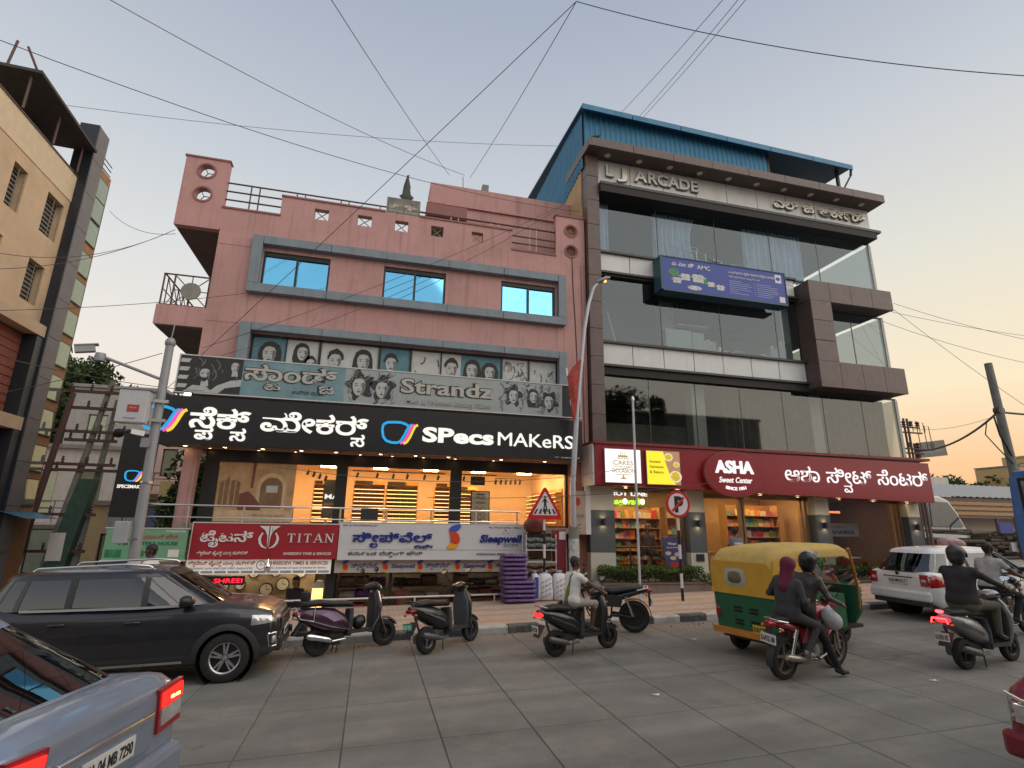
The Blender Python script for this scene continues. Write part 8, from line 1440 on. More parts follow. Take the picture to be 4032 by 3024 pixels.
hl=thing('helmet','black helmet resting on the floorboard of the purple scooter','helmet'); blob_obj('shell',[((0,0,0),(.03,0,.02),.115,.11,0)],.012,[m_black],hl); hl.matrix_world=s1.matrix_world@Matrix.Translation((.13,0,.45))
m_bks=paint('gloss black paint',(.012,.012,.013),.1,.3); s2=scooter('black electric scooter with green number plate parked by the kerb',m_bks,mat('slate inner panel',(.06,.065,.075),.5,var=.1),'black','KA03 9214',plate_m=m_gplate); place(s2,1.48,9.95,RD(41),RD(-6),.92)
s3=scooter('black scooter ridden by the person in white and green shirt',m_bks,m_plastic,'moving','KA 41 ET 5583',lit=True); place(s3,3.52,8.95,RD(16),0,.865)
m_gsc=paint('grey scooter paint',(.20,.20,.21),.2,.4); s4=scooter('grey scooter with glowing red tail lamp at the right edge',m_gsc,m_plastic,'sport','KA 50 EH 1427',lit=True); place(s4,8.85,6.5,RD(8),0,.90)
mb=MB(); mb.tube([(-1.045,-.12,.70),(-1.05,-.10,.77),(-1.05,.10,.77),(-1.045,.12,.70)],.012,6); mb.build('brake_light',lamp_mat('led tail bar',(1,.04,.05),7),s4,w=False); mb=MB(); mb.ell((-1.0,0,.87),(.04,.06,.03),12,6); mb.build('brake_light',lamp_mat('led tail bar',(1,.04,.05),7),s4,w=False)
s5=scooter('red and white scooter standing nose-in beyond the rickshaw',paint('cherry paint',(.30,.02,.03)),m_white,'sport','KA 02 HS 3306'); place(s5,10.25,10.35,RD(205),RD(4),.92)
# ------------------------------------------------------------------ motorcycles
def motorcycle(label,col,trim,plate_txt,lit=False,group=None,dirty=False):
    t=thing('motorcycle',label,'motorcycle',group=group); L=lambda mb,nm,m,par=None,sm=50: mb.build(nm,m,par or t,smooth=sm,w=False,fix=True); r=.30
    rimm=mat('dusty rim',(.19,.15,.11),.7,var=.25) if dirty else m_dark
    wheel(t,-.63,0,r,.11,'moto',1,.72,rimmat=rimm); wheel(t,.66,0,r,.085,'moto',1,.74,rimmat=rimm)
    L(MB().super([(-.10,0,.76,.06,.03,2.4),(-.06,0,.80,.12,.09,2.6),(.1,0,.86,.145,.12,2.6),(.26,0,.88,.14,.11,2.5),(.36,0,.87,.09,.07,2.3),(.40,0,.86,.03,.03,2)],20),'fuel_tank',col)
    L(MB().super([(-.85,0,.86,.05,.02,2.2),(-.78,0,.86,.115,.04,2.6),(-.5,0,.83,.135,.05,2.8),(-.25,0,.79,.13,.05,2.8),(-.05,0,.80,.09,.05,2.5),(.0,0,.81,.04,.03,2)],18),'seat',m_seat)
    L(MB().super([(-.95,0,.84,.03,.02,2),(-.88,0,.81,.09,.05,2.4),(-.65,0,.76,.12,.06,2.6),(-.4,0,.69,.12,.08,2.6),(-.22,0,.65,.10,.07,2.6)],18),'tail_panel',col)
    for s in(1,-1):
        mb=MB(); mb.prism([(-.38,.50),(-.10,.52),(-.06,.68),(-.20,.74),(-.42,.70)],s*.12,s*.14,'y'); L(mb,'side_panel',trim,sm=0)
        mb=MB(); mb.tube([(-.63,s*.09,r),(-.18,s*.08,.36)],.022,8); L(mb,'swingarm',m_dark); mb=MB(); mb.tube([(-.60,s*.11,.33),(-.48,s*.115,.70)],[.028,.032],10); L(mb,'shock_absorber',m_chrome)
        mb=MB(); mb.tube([(.66,s*.075,r),(.47,s*.075,.92)],[.024,.020],10); L(mb,'fork',m_steel); mb=MB(); mb.tube([(-.70,s*.13,.82),(-.9,s*.11,.86),(-.93,0,.87)],.012,6); L(mb,'grab_rail',m_steel)
        mb=MB(); mb.tube([(.40,s*.10,.98),(.36,s*.22,1.04),(.26,s*.35,1.05)],.012,8); L(mb,'handlebar',m_chrome); mb=MB(); mb.tube([(.29,s*.32,1.05),(.235,s*.40,1.05)],.018,10); L(mb,'grip',m_rub); mb=MB(); mb.tube([(.36,s*.2,1.04),(.33,s*.27,1.22)],.006,6); L(mb,'mirror_stalk',m_blackm); mb=MB(); mb.super([(.30,s*.29,1.25,.06,.04,2.4),(.33,s*.29,1.25,.045,.03,2.2)],12); L(mb,'mirror',m_blackm)
        mb=MB(); mb.ell((.42,s*.14,.86),(.03,.03,.025),8,6); L(mb,'indicator',m_amber); mb=MB(); mb.ell((-.88,s*.15,.74),(.03,.03,.025),8,6); L(mb,'indicator',m_amber); mb=MB(); mb.tube([(-.1,s*.1,.30),(-.12,s*.24,.29)],.014,8); L(mb,'footpeg',m_rub); mb=MB(); mb.tube([(-.45,s*.1,.42),(-.47,s*.22,.42)],.012,8); L(mb,'footpeg',m_rub)
    mb=MB(); mb.tube([(.42,0,.90),(.2,0,.72),(.0,0,.70),(-.2,0,.66),(-.5,0,.72)],.022,8); mb.tube([(.40,0,.84),(.30,0,.50),(.12,0,.27),(-.18,0,.27),(-.22,0,.62)],.02,8); L(mb,'frame',m_dark)
    en=L(MB().box(-.12,.18,-.10,.10,.27,.46),'engine',m_eng,sm=0); mb=MB()
    for k in range(6): mb.box(.02,.22,-.085,.085,.47+.035*k,.485+.035*k)
    mb.box(.05,.19,-.06,.06,.46,.70); L(mb,'cylinder_fin',m_eng,en,0); mb=MB(); mb.lathe([(.001,-.13),(.085,-.125),(.09,-.10)],(-.02,0,.36),'y',16); L(mb,'engine_cover',m_steel,en); mb=MB(); mb.lathe([(.09,.10),(.085,.125),(.001,.13)],(-.02,0,.36),'y',16); L(mb,'engine_cover',m_steel,en)
    mb=MB(); mb.tube([(.2,-.05,.55),(.30,-.09,.42),(.24,-.12,.28),(0,-.14,.24),(-.25,-.155,.27)],.018,8); mb.tube([(-.22,-.155,.265),(-.3,-.16,.28),(-.75,-.17,.36),(-.8,-.17,.37)],[.022,.045,.05,.03],14); L(mb,'exhaust',mat('dusty chrome pipe',(.33,.31,.28),.35,metal=.8,var=.25))
    mb=MB(); mb.lathe([(r+.015,-.055),(r+.03,-.04),(r+.035,0),(r+.03,.04),(r+.015,.055)],(.66,0,r),'y',18,RD(35),RD(170)); L(mb,'front_fender',col); mb=MB(); mb.lathe([(r+.03,-.06),(r+.045,0),(r+.03,.06)],(-.63,0,r),'y',18,RD(60),RD(195)); L(mb,'rear_fender',m_plastic)
    mb=MB(); mb.super([(.42,0,.94,.05,.05,2.2),(.48,0,.95,.095,.095,2.1),(.56,0,.94,.09,.09,2.1)],18); L(mb,'headlamp_shell',col); mb=MB(); mb.ell((.565,0,.94),(.02,.08,.08),14,8); L(mb,'headlight',m_lampc); mb=MB(); mb.super([(.38,0,1.02,.05,.03,2),(.44,0,1.04,.08,.045,2.3),(.50,0,1.03,.07,.03,2)],12); L(mb,'instrument',m_dark)
    mb=MB(); mb.super([(-1.0,0,.80,.05,.03,2.4),(-.95,0,.80,.08,.05,2.5),(-.9,0,.80,.075,.045,2.5)],14); L(mb,'tail_lamp',m_lampr); mb=MB(); mb.box(-.96,-.93,-.05,.05,.50,.76); L(mb,'plate_bracket',m_plastic,sm=0); plate(t,-.97,0,.60,plate_txt,-1,None,.24,.13); mb=MB(); mb.tube([(-.15,.1,.28),(-.22,.2,.02)],.012,6); L(mb,'stand',m_dark); return t
m_rmb=paint('red motorcycle paint',(.28,.012,.02),.1); b1=motorcycle('red motorcycle carrying two people in front of the rickshaw',m_rmb,m_rmb,'KA-09 EG 1804',dirty=True); place(b1,6.1,6.9,RD(15),RD(7),.92)
m_bmb=paint('black motorcycle paint',(.014,.014,.015),.1); b2=motorcycle('black motorcycle parked at the kerb behind the moving scooter',m_bmb,m_plastic,'KA 04 HU 7741'); place(b2,4.5,10.35,RD(158),RD(-6),.97)
b3=motorcycle('dark motorcycle ridden by the person in the pale grey shirt',m_bmb,m_plastic,'KA 51 HB 2290'); place(b3,11.15,7.75,RD(6),0,.92)
# ------------------------------------------------------------------ auto rickshaw
def rickshaw():
    t=thing('auto_rickshaw','yellow and green auto rickshaw heading right behind the red motorcycle','auto rickshaw'); L=lambda mb,nm,m,par=None,sm=40: mb.build(nm,m,par or t,smooth=sm,w=False,fix=True)
    yel=mat('rickshaw yellow',(.60,.34,.035),.5,var=.08,dirt=(.38,.22,.05),dscale=2.5,damt=.4); can=mat('canvas hood khaki yellow',(.50,.35,.10),.85,var=.10,scale=5,bump=.15,dirt=(.33,.24,.09),damt=.4); grn=mat('rickshaw green',(.012,.115,.055),.5,var=.10,dirt=(.03,.08,.04),damt=.4); org=mat('bumper orange',(.52,.20,.03),.55,var=.15)
    for y in(-.54,.54): wheel(t,-.78,y,.215,.11,'scoot',1 if y>0 else -1,.58,rimmat=m_dark)
    wheel(t,1.12,0,.215,.10,'scoot',1,.58,rimmat=m_dark)
    # green tub, louvred at the back
    mb=MB(); tub=[(-1.20,-.60),(-1.20,.60),(-.4,.64),(.35,.64),(.35,-.64),(-.4,-.64)]
    mb.rings([[(x,y*.95,.36) for x,y in tub],[(x,y,.42) for x,y in tub],[(x-.02*(x<-1),y*1.02,.93) for x,y in tub]],True,True); b=L(mb,'tub',grn,sm=0)
    for r_ in range(4):
        for c in range(2):
            z=.49+.055*(r_%2)+.19*(r_//2); y=-.06+.30*c-.10; mb=MB(); mb.super([(-1.225,y,z,.075,.010,3),(-1.215,y,z,.09,.018,3),(-1.20,y,z,.09,.018,3)],14); L(mb,'louvre',m_seam,b)
    for s in(1,-1): mb=MB(); mb.super([(-1.235,s*.56,.62,.03,.07,3),(-1.215,s*.56,.62,.045,.09,3)],12); L(mb,'tail_lamp',m_lampr,b)
    mb=MB(); mb.box(-1.27,-1.19,-.66,.66,.31,.40); L(mb,'bumper',org,sm=0); mb=MB(); mb.box(-1.2,.4,-.5,.5,.26,.36); L(mb,'chassis',m_blackm,sm=0); plate(t,-1.25,-.28,.46,'KA 05 AB 3382',-1,mat('yellow plate',(.6,.4,.03),.5),.26,.12)
    # hood: rounded shell over back and roof with plastic rear window
    P=[]
    for x,hw,zt in((-1.24,.60,1.42),(-1.18,.62,1.55),(-1.02,.63,1.66),(-.6,.64,1.70),(.0,.64,1.71),(.55,.62,1.70),(.72,.60,1.64)):
        ring=[]
        for k in range(15):
            a=PI*k/14; ca,sa=math.cos(a),math.sin(a); ring.append((x,hw*math.copysign(abs(ca)**.35,ca),zt-.20+.20*abs(sa)**.55))
        P.append(ring)
    mb=MB(); mb.rings(P,False,False); h=L(mb,'hood',can,sm=50)
    mb=MB(); holed(mb,-.61,.61,.935,1.24,-.02,.0,[]); mb.v=[( -1.235+v[1],v[0],v[2]) for v in mb.v]
    bk=MB(); pts=[(-.61,.935),(.61,.935),(.62,1.2),(.60,1.36),(.52,1.45),(-.52,1.45),(-.60,1.36),(-.62,1.2)]; bk.prism(pts,-1.245,-1.225,'x'); hb=L(bk,'hood_back',yel,sm=0)
    mb=MB(); mb.super([(-1.252,.12,1.20,.20,.125,4),(-1.246,.12,1.20,.215,.14,4)],24); w=L(mb,'window_rim',mat('clear plastic rim',(.42,.40,.36),.4,var=.15),hb); mb=MB(); mb.super([(-1.258,.12,1.20,.13,.085,3),(-1.25,.12,1.20,.14,.095,3)],24); L(mb,'rear_window',mat('smoked plastic',(.12,.12,.075),.25,var=.3),w)
    for s in(1,-1):
        mb=MB(); mb.prism([(-1.24,.935),(-.55,.935),(-.50,1.2),(-.48,1.5),(-1.2,1.5),(-1.245,1.25)],s*.60,s*.625,'y'); L(mb,'hood_side',yel,sm=0)
        mb=MB(); mb.tube([(.72,s*.60,1.62),(.98,s*.50,1.0),(1.06,s*.42,.62)],.025,8); L(mb,'screen_post',mat('orange post',(.42,.19,.03),.6,var=.2),sm=50); mb=MB(); mb.tube([(-.5,s*.61,1.5),(-.48,s*.62,.93)],.02,8); mb.tube([(.3,s*.6,.9),(.33,s*.58,.42)],.015,8); L(mb,'side_bar',m_blackm)
        mb=MB(); mb.tube([(.9,s*.54,1.2),(.95,s*.68,1.32)],.008,6); L(mb,'mirror_stalk',m_blackm); mb=MB(); mb.super([(.94,s*.72,1.36,.06,.04,2.3),(.965,s*.72,1.36,.05,.03,2.2)],12); L(mb,'mirror',m_chrome)
    mb=MB(); mb.quad((.73,-.57,1.60),(.73,.57,1.60),(.98,.48,1.0),(.98,-.48,1.0)); L(mb,'windscreen',m_shopglass); mb=MB(); mb.super([(.35,1.06,0,.10,.30,3),(.55,1.10,0,.15,.42,3),(.85,1.04,0,.14,.48,3),(1.0,.98,0,.06,.49,4)],22,'z'); fr=L(mb,'front_cowl',grn,sm=50); mb=MB(); mb.ell((1.24,0,.66),(.05,.09,.09),14,8); L(mb,'headlight',m_lampc,fr); mb=MB(); mb.lathe([(.24,-.09),(.27,0),(.24,.09)],(1.12,0,.215),'y',16,RD(20),RD(160)); L(mb,'front_fender',grn)
    mb=MB(); mb.super([(-.62,0,.62,.50,.06,4),(-.3,0,.64,.50,.06,4)],14); mb.super([(-.72,0,.9,.5,.24,4),(-.62,0,.9,.5,.26,4)],14); L(mb,'passenger_seat',m_seat); mb=MB(); mb.super([(.12,0,.62,.26,.05,4),(.46,0,.64,.26,.05,4)],14); L(mb,'driver_seat',m_seat); mb=MB(); mb.tube([(.85,0,.6),(.72,0,.98)],.02,8); mb.tube([(.68,-.26,1.0),(.72,0,.98),(.68,.26,1.0)],.014,8); L(mb,'handlebar',m_dark); mb=MB(); mb.box(.2,1.05,-.45,.45,.33,.38); L(mb,'floor',m_blackm,sm=0)
    mb=MB(); mb.tube([(-1.0,.45,.28),(-.95,-.45,.28)],.03,8); L(mb,'axle',m_blackm); return t
rick=rickshaw(); place(rick,7.0,8.05,RD(12),0,.98)
# ================================================================== people
SK=[mat('skin brown',(.20,.105,.065),.55,var=.1),mat('skin dark',(.11,.058,.036),.55,var=.1)]
m_hair=mat('black hair',(.010,.009,.009),.55,var=.3,scale=30,bump=.4)
def cloth(n,c,**k): return mat(n,c,.9,var=.16,scale=7,bump=.25,bscale=28,**k)
def ik(a,b,l1,l2,pole):
    a,b,pole=Vector(a),Vector(b),Vector(pole); d=b-a; L=min(d.length,(l1+l2)*.998); d=d.normalized(); x=(l1*l1-l2*l2+L*L)/(2*L); h=math.sqrt(max(0,l1*l1-x*x)); p=pole-d*(pole@d); p=p.normalized() if p.length>1e-6 else Vector((0,0,1)); return a+d*x+p*h,a+d*L
def person(label,M,pose,mats,head='hair',extra=(),vox=.0115,s=.95,hairm=None,group=None):
    """pose (local metres): pelvis, chest, head, hands, feet; bends solved at elbow and knee. mats: skin, top, trousers, shoes, accent"""
    t=thing('person',label,'person',group=group); V=Vector; pe,ch,hd=V(pose['pelvis']),V(pose['chest']),V(pose['head']); fw=V(pose.get('face',(1,0,0))).normalized(); side=V((0,0,1)).cross(fw).normalized(); up=(ch-pe).normalized()
    sw=pose.get('sw',.175); P=[]; A=lambda a,b,ra,rb,m,k=.03: P.append((tuple(a),tuple(b),ra,rb,m,k))
    bsd=V(pose.get('side',(0,1,0))).normalized(); hipL,hipR=pe+bsd*.085,pe-bsd*.085; shL,shR=ch+bsd*sw+up*.06,ch-bsd*sw+up*.06; mid=(pe+ch)/2
    st=pose.get('stout',1.0)
    A(hipL,hipR,.105*st,.105*st,2,.05); A(pe+up*.045+bsd*.075,pe+up*.045-bsd*.075,.118*st,.118*st,1,.008); A(pe+up*.03+bsd*.06,mid+bsd*.055,.105*st,.105*st,1,.06); A(pe+up*.03-bsd*.06,mid-bsd*.055,.105*st,.105*st,1,.06); A(mid+bsd*.055,ch+bsd*.09-up*.02,.105*st,.108*st,1,.06); A(mid-bsd*.055,ch-bsd*.09-up*.02,.105*st,.108*st,1,.06); A(shL-bsd*.02,shR+bsd*.02,.062,.062,1,.06); A(ch+up*.05,ch+up*.12,.075,.055,1,.04)
    nb=ch+up*.12; A(nb,hd-V((0,0,.06))-fw*.015,.05,.048,0,.03)
    A(hd+V((0,0,.03))-fw*.012,hd+V((0,0,.015))+fw*.012,.088,.082,0,.03); A(hd+fw*.03-V((0,0,.03)),hd+fw*.042-V((0,0,.075)),.066,.042,0,.04); A(hd+fw*.088+V((0,0,.005)),hd+fw*.105-V((0,0,.022)),.010,.015,0,.012); A(hd+fw*.078-V((0,0,.052))+side*.02,hd+fw*.078-V((0,0,.052))-side*.02,.012,.012,0,.012)
    for q in(1,-1): A(hd+side*q*.082-V((0,0,.01)),hd+side*q*.088+V((0,0,.012)),.014,.016,0,.012); A(hd+fw*.072+side*q*.03+V((0,0,.022)),hd+fw*.07+side*q*.042+V((0,0,.02)),.010,.009,5,.004)
    sl=pose.get('sleeve',.55)
    for sh,key,q in((shL,'handL',1),(shR,'handR',-1)):
        hp=V(pose[key]); el,w=ik(sh,hp,.27,.25,V(pose.get('pole'+key[-1],(-.4,.6*q,-.8)))); A(sh,sh.lerp(el,.5),.060,.052,1,.04)
        A(sh.lerp(el,.5),el,.050,.043,1 if sl>.5 else 0,.02); f=w-el; fd=f.normalized()
        if sl>=1.5: A(el,w,.043,.036,1,.02)
        elif sl>.9: A(el,el.lerp(w,.6),.043,.036,1,.02); A(el.lerp(w,.5),w,.034,.027,0,.02)
        else: A(el,w,.039,.026,0,.02)
        gd=V(pose.get('grip'+key[-1],(.6,0,-.5))).normalized(); pa=w+fd*.055; across=fd.cross(gd); across=across.normalized() if across.length>1e-3 else V((0,1,0)); A(w,pa,.027,.031,0,.015); A(w+fd*.03+across*.02,pa+across*.022,.02,.022,0,.015); A(w+fd*.03-across*.02,pa-across*.022,.02,.022,0,.015)
        for i,ln in enumerate((.030,.036,.034,.026)):
            o=pa+across*(.030-.020*i)+fd*.012; k1=o+fd*ln*.9+gd*.006; k2=k1+(fd*.4+gd*.9).normalized()*ln*.85; k3=k2+(gd*.5-fd*.8).normalized()*ln*.6; A(o,k1,.0100,.0095,0,.006); A(k1,k2,.0095,.009,0,.006); A(k2,k3,.009,.008,0,.006)
        o=w+fd*.02+across*.03*q; k1=o+(across*q*.6+fd*.6+gd*.4).normalized()*.035; k2=k1+(fd*.5+gd*.8-across*q*.3).normalized()*.028; A(o,k1,.013,.0105,0,.008); A(k1,k2,.0105,.009,0,.006)
    for hp_,key,q in((hipL,'footL',1),(hipR,'footR',-1)):
        an=V(pose[key]); kn,an=ik(hp_,an,.44,.43,V(pose.get('knee'+key[-1],(1,.35*q,.3)))); A(hp_,kn,.083*st,.060,2,.04); tl=pose.get('trouser',1.0)
        if tl>=1: A(kn,an,.060,.044,2,.03)
        else: A(kn,kn.lerp(an,tl),.060,.052,2,.02); A(kn.lerp(an,tl*.8),an,.046,.033,0,.02)
        td=V(pose.get('toe'+key[-1],(1,.1*q,-.1))).normalized(); A(an-V((0,0,.02))-td*.03,an-V((0,0,.045))+td*.06,.036,.036,3,.03); A(an-V((0,0,.045))+td*.06,an-V((0,0,.055))+td*.15,.036,.026,3,.03)
    for e in extra: A(*e)
    bd=blob_obj('body',P,vox,list(mats)+[m_black]*(6-len(mats)),t,.03)
    H=[]; B=lambda a,b,ra,rb,m=0,k=.02: H.append((tuple(a),tuple(b),ra,rb,m,k))
    if head=='hair':
        B(hd+V((0,0,.055))-fw*.02,hd+V((0,0,.05))+fw*.03,.085,.07); B(hd-fw*.045+V((0,0,.03)),hd-fw*.05-V((0,0,.035)),.07,.05)
        for q in(1,-1): B(hd+side*q*.062+V((0,0,.04)),hd+side*q*.072-fw*.015-V((0,0,.01)),.035,.022)
        blob_obj('hair',H,.010,[hairm or m_hair],t)
    elif head=='longhair':
        B(hd+V((0,0,.055))-fw*.02,hd+V((0,0,.05))+fw*.03,.087,.07); B(hd-fw*.05+V((0,0,.03)),ch-fw*.11+up*.02,.075,.05)
        for q in(1,-1): B(hd+side*q*.065+V((0,0,.04)),hd+side*q*.075-V((0,0,.08))-fw*.03,.035,.025)
        blob_obj('hair',H,.010,[m_hair],t)
    elif head=='helmet':
        B(hd+V((0,0,.045))-fw*.025,hd+V((0,0,.04))+fw*.02,.122,.118); B(hd-fw*.03-V((0,0,.03)),hd-fw*.02-V((0,0,.06)),.115,.10); B(hd+fw*.07-V((0,0,.075)),hd+fw*.085-V((0,0,.08)),.055,.05); hm=blob_obj('helmet',H,.012,[hairm or m_black],t)
        if pose.get('visor'):
            mb=MB(); c=hd+V((0,0,.09)); R=[]
            for a in(-.9,-.5,0,.5,.9): d=(fw*math.cos(a)+side*math.sin(a)); R.append([c+d*.128,c+d*.15+V((0,0,.075))])
            mb.rings(R,False,False); mb.build('visor',mat('pale visor',(.62,.65,.68),.15,metal=.2,var=.05),hm,w=False,smooth=60)
        else:
            mb=MB(); R=[]
            for a in(-1.0,-.6,-.2,.2,.6,1.0): d=(fw*math.cos(a)+side*math.sin(a)); R.append([hd+d*.137-V((0,0,.03)),hd+d*.139+V((0,0,.02)),hd+d*.13+V((0,0,.065))])
            mb.rings(R,False,False); mb.build('visor',mat('smoked visor',(.015,.016,.018),.08,var=0),hm,w=False,smooth=60)
    elif head=='scarf':
        B(hd+V((0,0,.04))-fw*.02,hd+V((0,0,.035))+fw*.025,.112,.10); B(hd-fw*.03-V((0,0,.02)),nb-fw*.03,.105,.09); B(nb-fw*.02,ch-fw*.07,.10,.10,0,.05); B(hd+fw*.06-V((0,0,.07)),hd+fw*.05-V((0,0,.09)),.05,.05); blob_obj('headscarf',H,.012,[hairm],t)
    t.matrix_world=M@Matrix.Scale(s,4); return t
def ride(v): return v.matrix_world.copy()
def seatpose(px,pz,lean,hands,feet,**k):
    """astride: pelvis at (px,0,pz), trunk leaning forward by lean"""
    ch=(px+.42*math.sin(lean),0,pz+.42*math.cos(lean)); return dict(pelvis=(px,0,pz),chest=ch,head=(ch[0]+.26*math.sin(lean*.6)+.03,0,ch[2]+.29),handL=(hands[0],hands[1],hands[2]),handR=(hands[0],-hands[1],hands[2]),footL=(feet[0],feet[1],feet[2]),footR=(feet[0],-feet[1],feet[2]),**k)
white=cloth('white cotton shirt',(.62,.61,.60)); green=cloth('olive green stripe',(.12,.16,.035)); khaki=cloth('pale printed shorts',(.34,.30,.27))
# rider of the moving scooter: white and green shirt, shorts, bare calves
P=seatpose(-.22,.90,.20,(.29,.345,1.09),(.16,.13,.45),sleeve=.4,trouser=.12,gripL=(.3,0,-.9),gripR=(.3,0,-.9))
person('person in white and green striped shirt riding the black scooter',ride(s3),P,[SK[1],white,khaki,mat('sandal brown',(.07,.04,.03),.7),green],extra=[((-.36,-.02,.92),(-.30,-.03,1.12),.035,.035,4,.012),((-.30,-.03,1.12),(-.20,-.035,1.36),.035,.03,4,.012),((-.20,-.035,1.36),(-.10,-.04,1.42),.03,.03,4,.012)],s=1.0)
# red motorcycle: helmeted rider with one foot down, passenger in a scarf
leather=mat('brown leather jacket',(.046,.040,.036),.42,var=.25,scale=6,bump=.3,bscale=20); black=cloth('black trousers',(.014,.014,.016)); shoe=mat('dark blue trainers',(.02,.025,.045),.7,var=.2); sole=mat('teal sole',(.30,.45,.45),.6)
P=seatpose(-.18,.92,.30,(.21,.36,1.07),(-.05,.2,.36),sleeve=2,visor=1,gripL=(.4,0,-.9),gripR=(.4,0,-.9)); P['footR']=(.14,-.36,.15); P['kneeR']=(1,-.5,.4); P['toeR']=(1,-.3,0); P['stout']=1.08; P['sw']=.19
person('person in brown leather jacket and dark helmet riding the red motorcycle',ride(b1),P,[SK[0],leather,black,shoe,sole],'helmet',s=1.0)
grey=cloth('charcoal shawl',(.045,.047,.052)); P=seatpose(-.56,.95,.06,(-.34,.20,1.16),(-.42,.23,.44),sleeve=2,gripL=(1,0,-.3),gripR=(1,0,-.3)); P['head']=(-.50,0,1.66); P['stout']=1.12
person('passenger in maroon headscarf and charcoal shawl on the red motorcycle',ride(b1),P,[SK[0],grey,cloth('dark salwar',(.05,.045,.05)),mat('grey sandals',(.25,.24,.24),.7)],'scarf',hairm=cloth('maroon headscarf',(.13,.016,.045)),s=.95)
cbag=thing('carrier_bag','pale plastic bag hanging before the rider of the red motorcycle','bag'); blob_obj('bag',[((0,0,0),(.1,0,-.08),.11,.13,0),((.0,.02,.08),(.02,.02,.14),.05,.02,0)],.014,[mat('pale plastic bag',(.50,.52,.56),.35,var=.3,scale=7)],cbag,.06); cbag.matrix_world=ride(b1)@Matrix.Translation((.16,-.22,.86))
# rickshaw driver and passenger
P=dict(pelvis=(.24,0,.76),chest=(.30,0,1.16),head=(.34,0,1.44),handL=(.66,.22,1.02),handR=(.66,-.22,1.02),footL=(.72,.16,.44),footR=(.72,-.16,.44),sleeve=1.0)
person('rickshaw driver in a dark red shirt',ride(rick),P,[SK[1],cloth('dark red shirt',(.17,.018,.02)),cloth('dark red trousers',(.06,.02,.02)),m_black],s=.95)
# right: dark jacketed rider in helmet on the grey scooter, pale shirted rider beyond
P=seatpose(-.34,.90,.10,(.29,.345,1.09),(.16,.14,.45),sleeve=2,gripL=(.3,0,-.9),gripR=(.3,0,-.9)); P['stout']=1.22; P['sw']=.205
person('person in charcoal jacket and dark helmet riding the grey scooter',ride(s4),P,[SK[1],cloth('charcoal jacket',(.030,.029,.031)),cloth('khaki grey trousers',(.12,.11,.085)),m_black],'helmet',s=1.05,hairm=mat('dark grey helmet',(.03,.032,.036),.4,var=.1))
P=seatpose(-.25,.90,.24,(.21,.36,1.07),(-.05,.2,.36),sleeve=.4,gripL=(.4,0,-.9),gripR=(.4,0,-.9))
person('person in pale grey shirt riding the dark motorcycle beside the white hatchback',ride(b3),P,[SK[1],cloth('pale grey shirt',(.36,.35,.34)),black,m_black],s=1.02)
# people on foot
def stand(x,y,z,rz): return Matrix.Translation((x,y,z))@Matrix.Rotation(rz,4,'Z')
def walk(**k): 
    d=dict(pelvis=(0,0,.90),chest=(.02,0,1.32),head=(.05,0,1.62),handL=(.10,.26,.86),handR=(-.08,-.26,.86),footL=(.16,.09,.08),footR=(-.16,-.09,.10),sleeve=.4,poleL=(-1,.3,0),poleR=(-1,-.3,0),gripL=(0,-.6,-.8),gripR=(0,.6,-.8)); d.update(k); return d
person('person in white shirt walking behind the dark SUV',stand(-3.72,11.3,.03,RD(172)),walk(sleeve=.4),[SK[1],white,black,m_black],s=.93)
person('person in a striped shirt seen from behind at the sweet shop entrance',stand(10.75,14.55,.36,RD(95)),walk(handL=(.3,.2,1.05),handR=(.3,-.25,1.0),stout=1.15),[SK[1],cloth('blue grey striped shirt',(.16,.17,.21)),black,m_black,cloth('white stripe',(.5,.5,.52))],s=1.0,extra=[((-.085,-.13,z),(-.085,.13,z),.035,.035,4,.01) for z in(1.02,1.10,1.18,1.26)])
person('person in maroon top standing inside the sweet shop',stand(11.75,15.6,.42,RD(260)),walk(),[SK[0],cloth('maroon top',(.12,.02,.025)),black,m_black],'longhair',s=.98)
person('person in pale shirt half hidden by the pillar at the shop entrance',stand(9.98,15.5,.42,RD(200)),walk(),[SK[1],cloth('pink white shirt',(.5,.42,.42)),black,m_black],s=.98)
person('shop assistant behind the sweets counter',stand(8.55,15.95,.42,RD(265)),walk(),[SK[1],cloth('dark shop apron',(.05,.03,.025)),black,m_black],s=1.0)
person('person in dark coat standing inside the watch shop',stand(-1.7,15.35,-1.0,RD(250)),walk(),[SK[0],cloth('black coat',(.02,.02,.022)),black,m_black,white],'longhair',s=1.0)
person('person in the sunken bedding shop seen above the rail',stand(.95,15.3,-1.0,RD(100)),walk(),[SK[1],cloth('rust shirt',(.2,.07,.05)),black,m_black],s=.95)
person('person in white shirt standing by the timber pile',stand(27.3,17.2,.55,RD(170)),walk(),[SK[1],cloth('white grey shirt',(.45,.45,.46)),black,m_black],s=1.0,vox=.02)
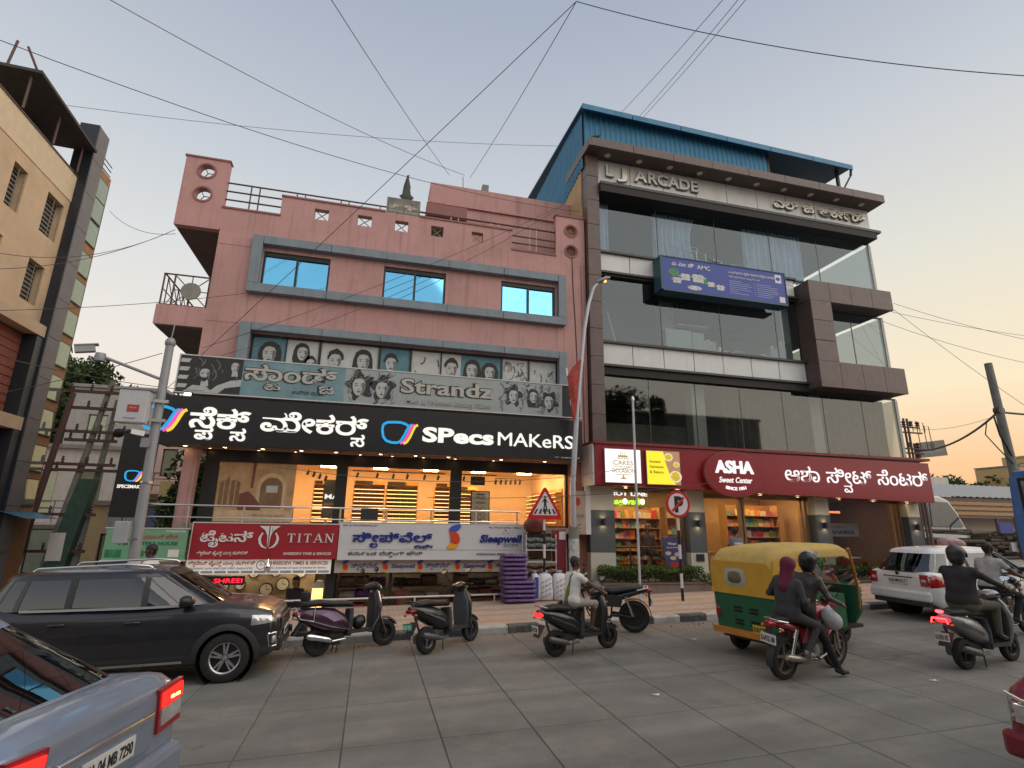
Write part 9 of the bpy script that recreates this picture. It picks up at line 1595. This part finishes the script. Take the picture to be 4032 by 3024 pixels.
# names of look-alikes and leftovers
# ------------------------------------------------------------------ labels that single each thing out, lone meshes, tidy
LAB={'name_board':'weathered grey rooftop board with cream raised lettering','salon_sign':'long grey salon board printed with portraits and outlined letters','optician_sign':'wide black fascia with white glowing letters and rainbow spectacles emblem','watch_shop_sign':'red watch shop board with white letters and goblet-shaped emblem','watch_service_strip':'white backlit strip board with red letters under the red board','led_ticker':'red scrolling LED ticker under the watch shop strip','mattress_shop_sign':'white mattress shop board with raised blue letters and orange swoosh','mattress_shop_strip':'narrow white strip with repeated small orange swooshes','arcade_building':'glazed brown and white arcade building under a blue metal roof','cookware_board':'blue advertisement board with pots hung on the arcade front','sweet_shop_sign':'deep red fascia with white glowing letters and an oval plaque','cakes_light_box':'glowing white light box with gold cake print','sweets_light_box':'glowing yellow light box with printed snack dishes','winter_banner':'tilted navy banner with printed sweets in the shop window','hall_banner':'white cloth banner with navy letters inside the shop','hotel_sign':'small tilted grey board over the depot entrance','free_lenses_stand':'tall grey notice stand with printed spectacles inside the optician','battery_shop_sign':'faded green battery shop board behind the camera pole','suv':'dark graphite compact SUV parked at the kerb','sedan':'silver blue sedan with lit brake lamps','auto_rickshaw':'yellow and green auto rickshaw beside the red motorcycle','tan_building':'tall tan rendered building with dark pilaster across the side street','transformer_poles':'twin concrete electricity poles carrying cross arms and switchgear','bus_depot':'long low depot shed with grey corrugated roof'}
for k,v in LAB.items(): bpy.data.objects[k]['label']=v
ORD=['first','second','third','fourth','fifth','sixth','seventh','eighth','ninth','tenth']
for gname,what in(('downlights under the black fascia','warm downlight from the camera pole, under the black fascia'),('small downlights above the shop glass','smaller spotlight from the camera pole, above the optician glass'),('soffit lights of the arcade crown','unlit soffit light from the pink building, under the arcade crown'),('downlights under the red fascia','lit downlight from the pink building, under the red fascia')):
    L_=sorted([o for o in scene.objects if o.get('group')==gname],key=lambda o:o.location.x)
    for i,o in enumerate(L_): o['label']=ORD[i]+' '+what
for o in [o for o in scene.objects if o.type=='EMPTY' and o.parent is None and len(o.children)==1 and o.children[0].type=='MESH' and o.get('category')!='person']:
    c=o.children[0]; M_=o.matrix_world.copy() if o.matrix_world!=Matrix.Identity(4) else o.matrix_basis.copy(); M_=o.matrix_basis.copy(); nm=o.name; c.parent=None; c.matrix_basis=M_@c.matrix_basis
    for k in('label','category','group','kind'):
        if k in o: c[k]=o[k]
    bpy.data.objects.remove(o); c.name=nm
for o in list(scene.objects):
    for k in('_o','_c'):
        if k in o: del o[k]
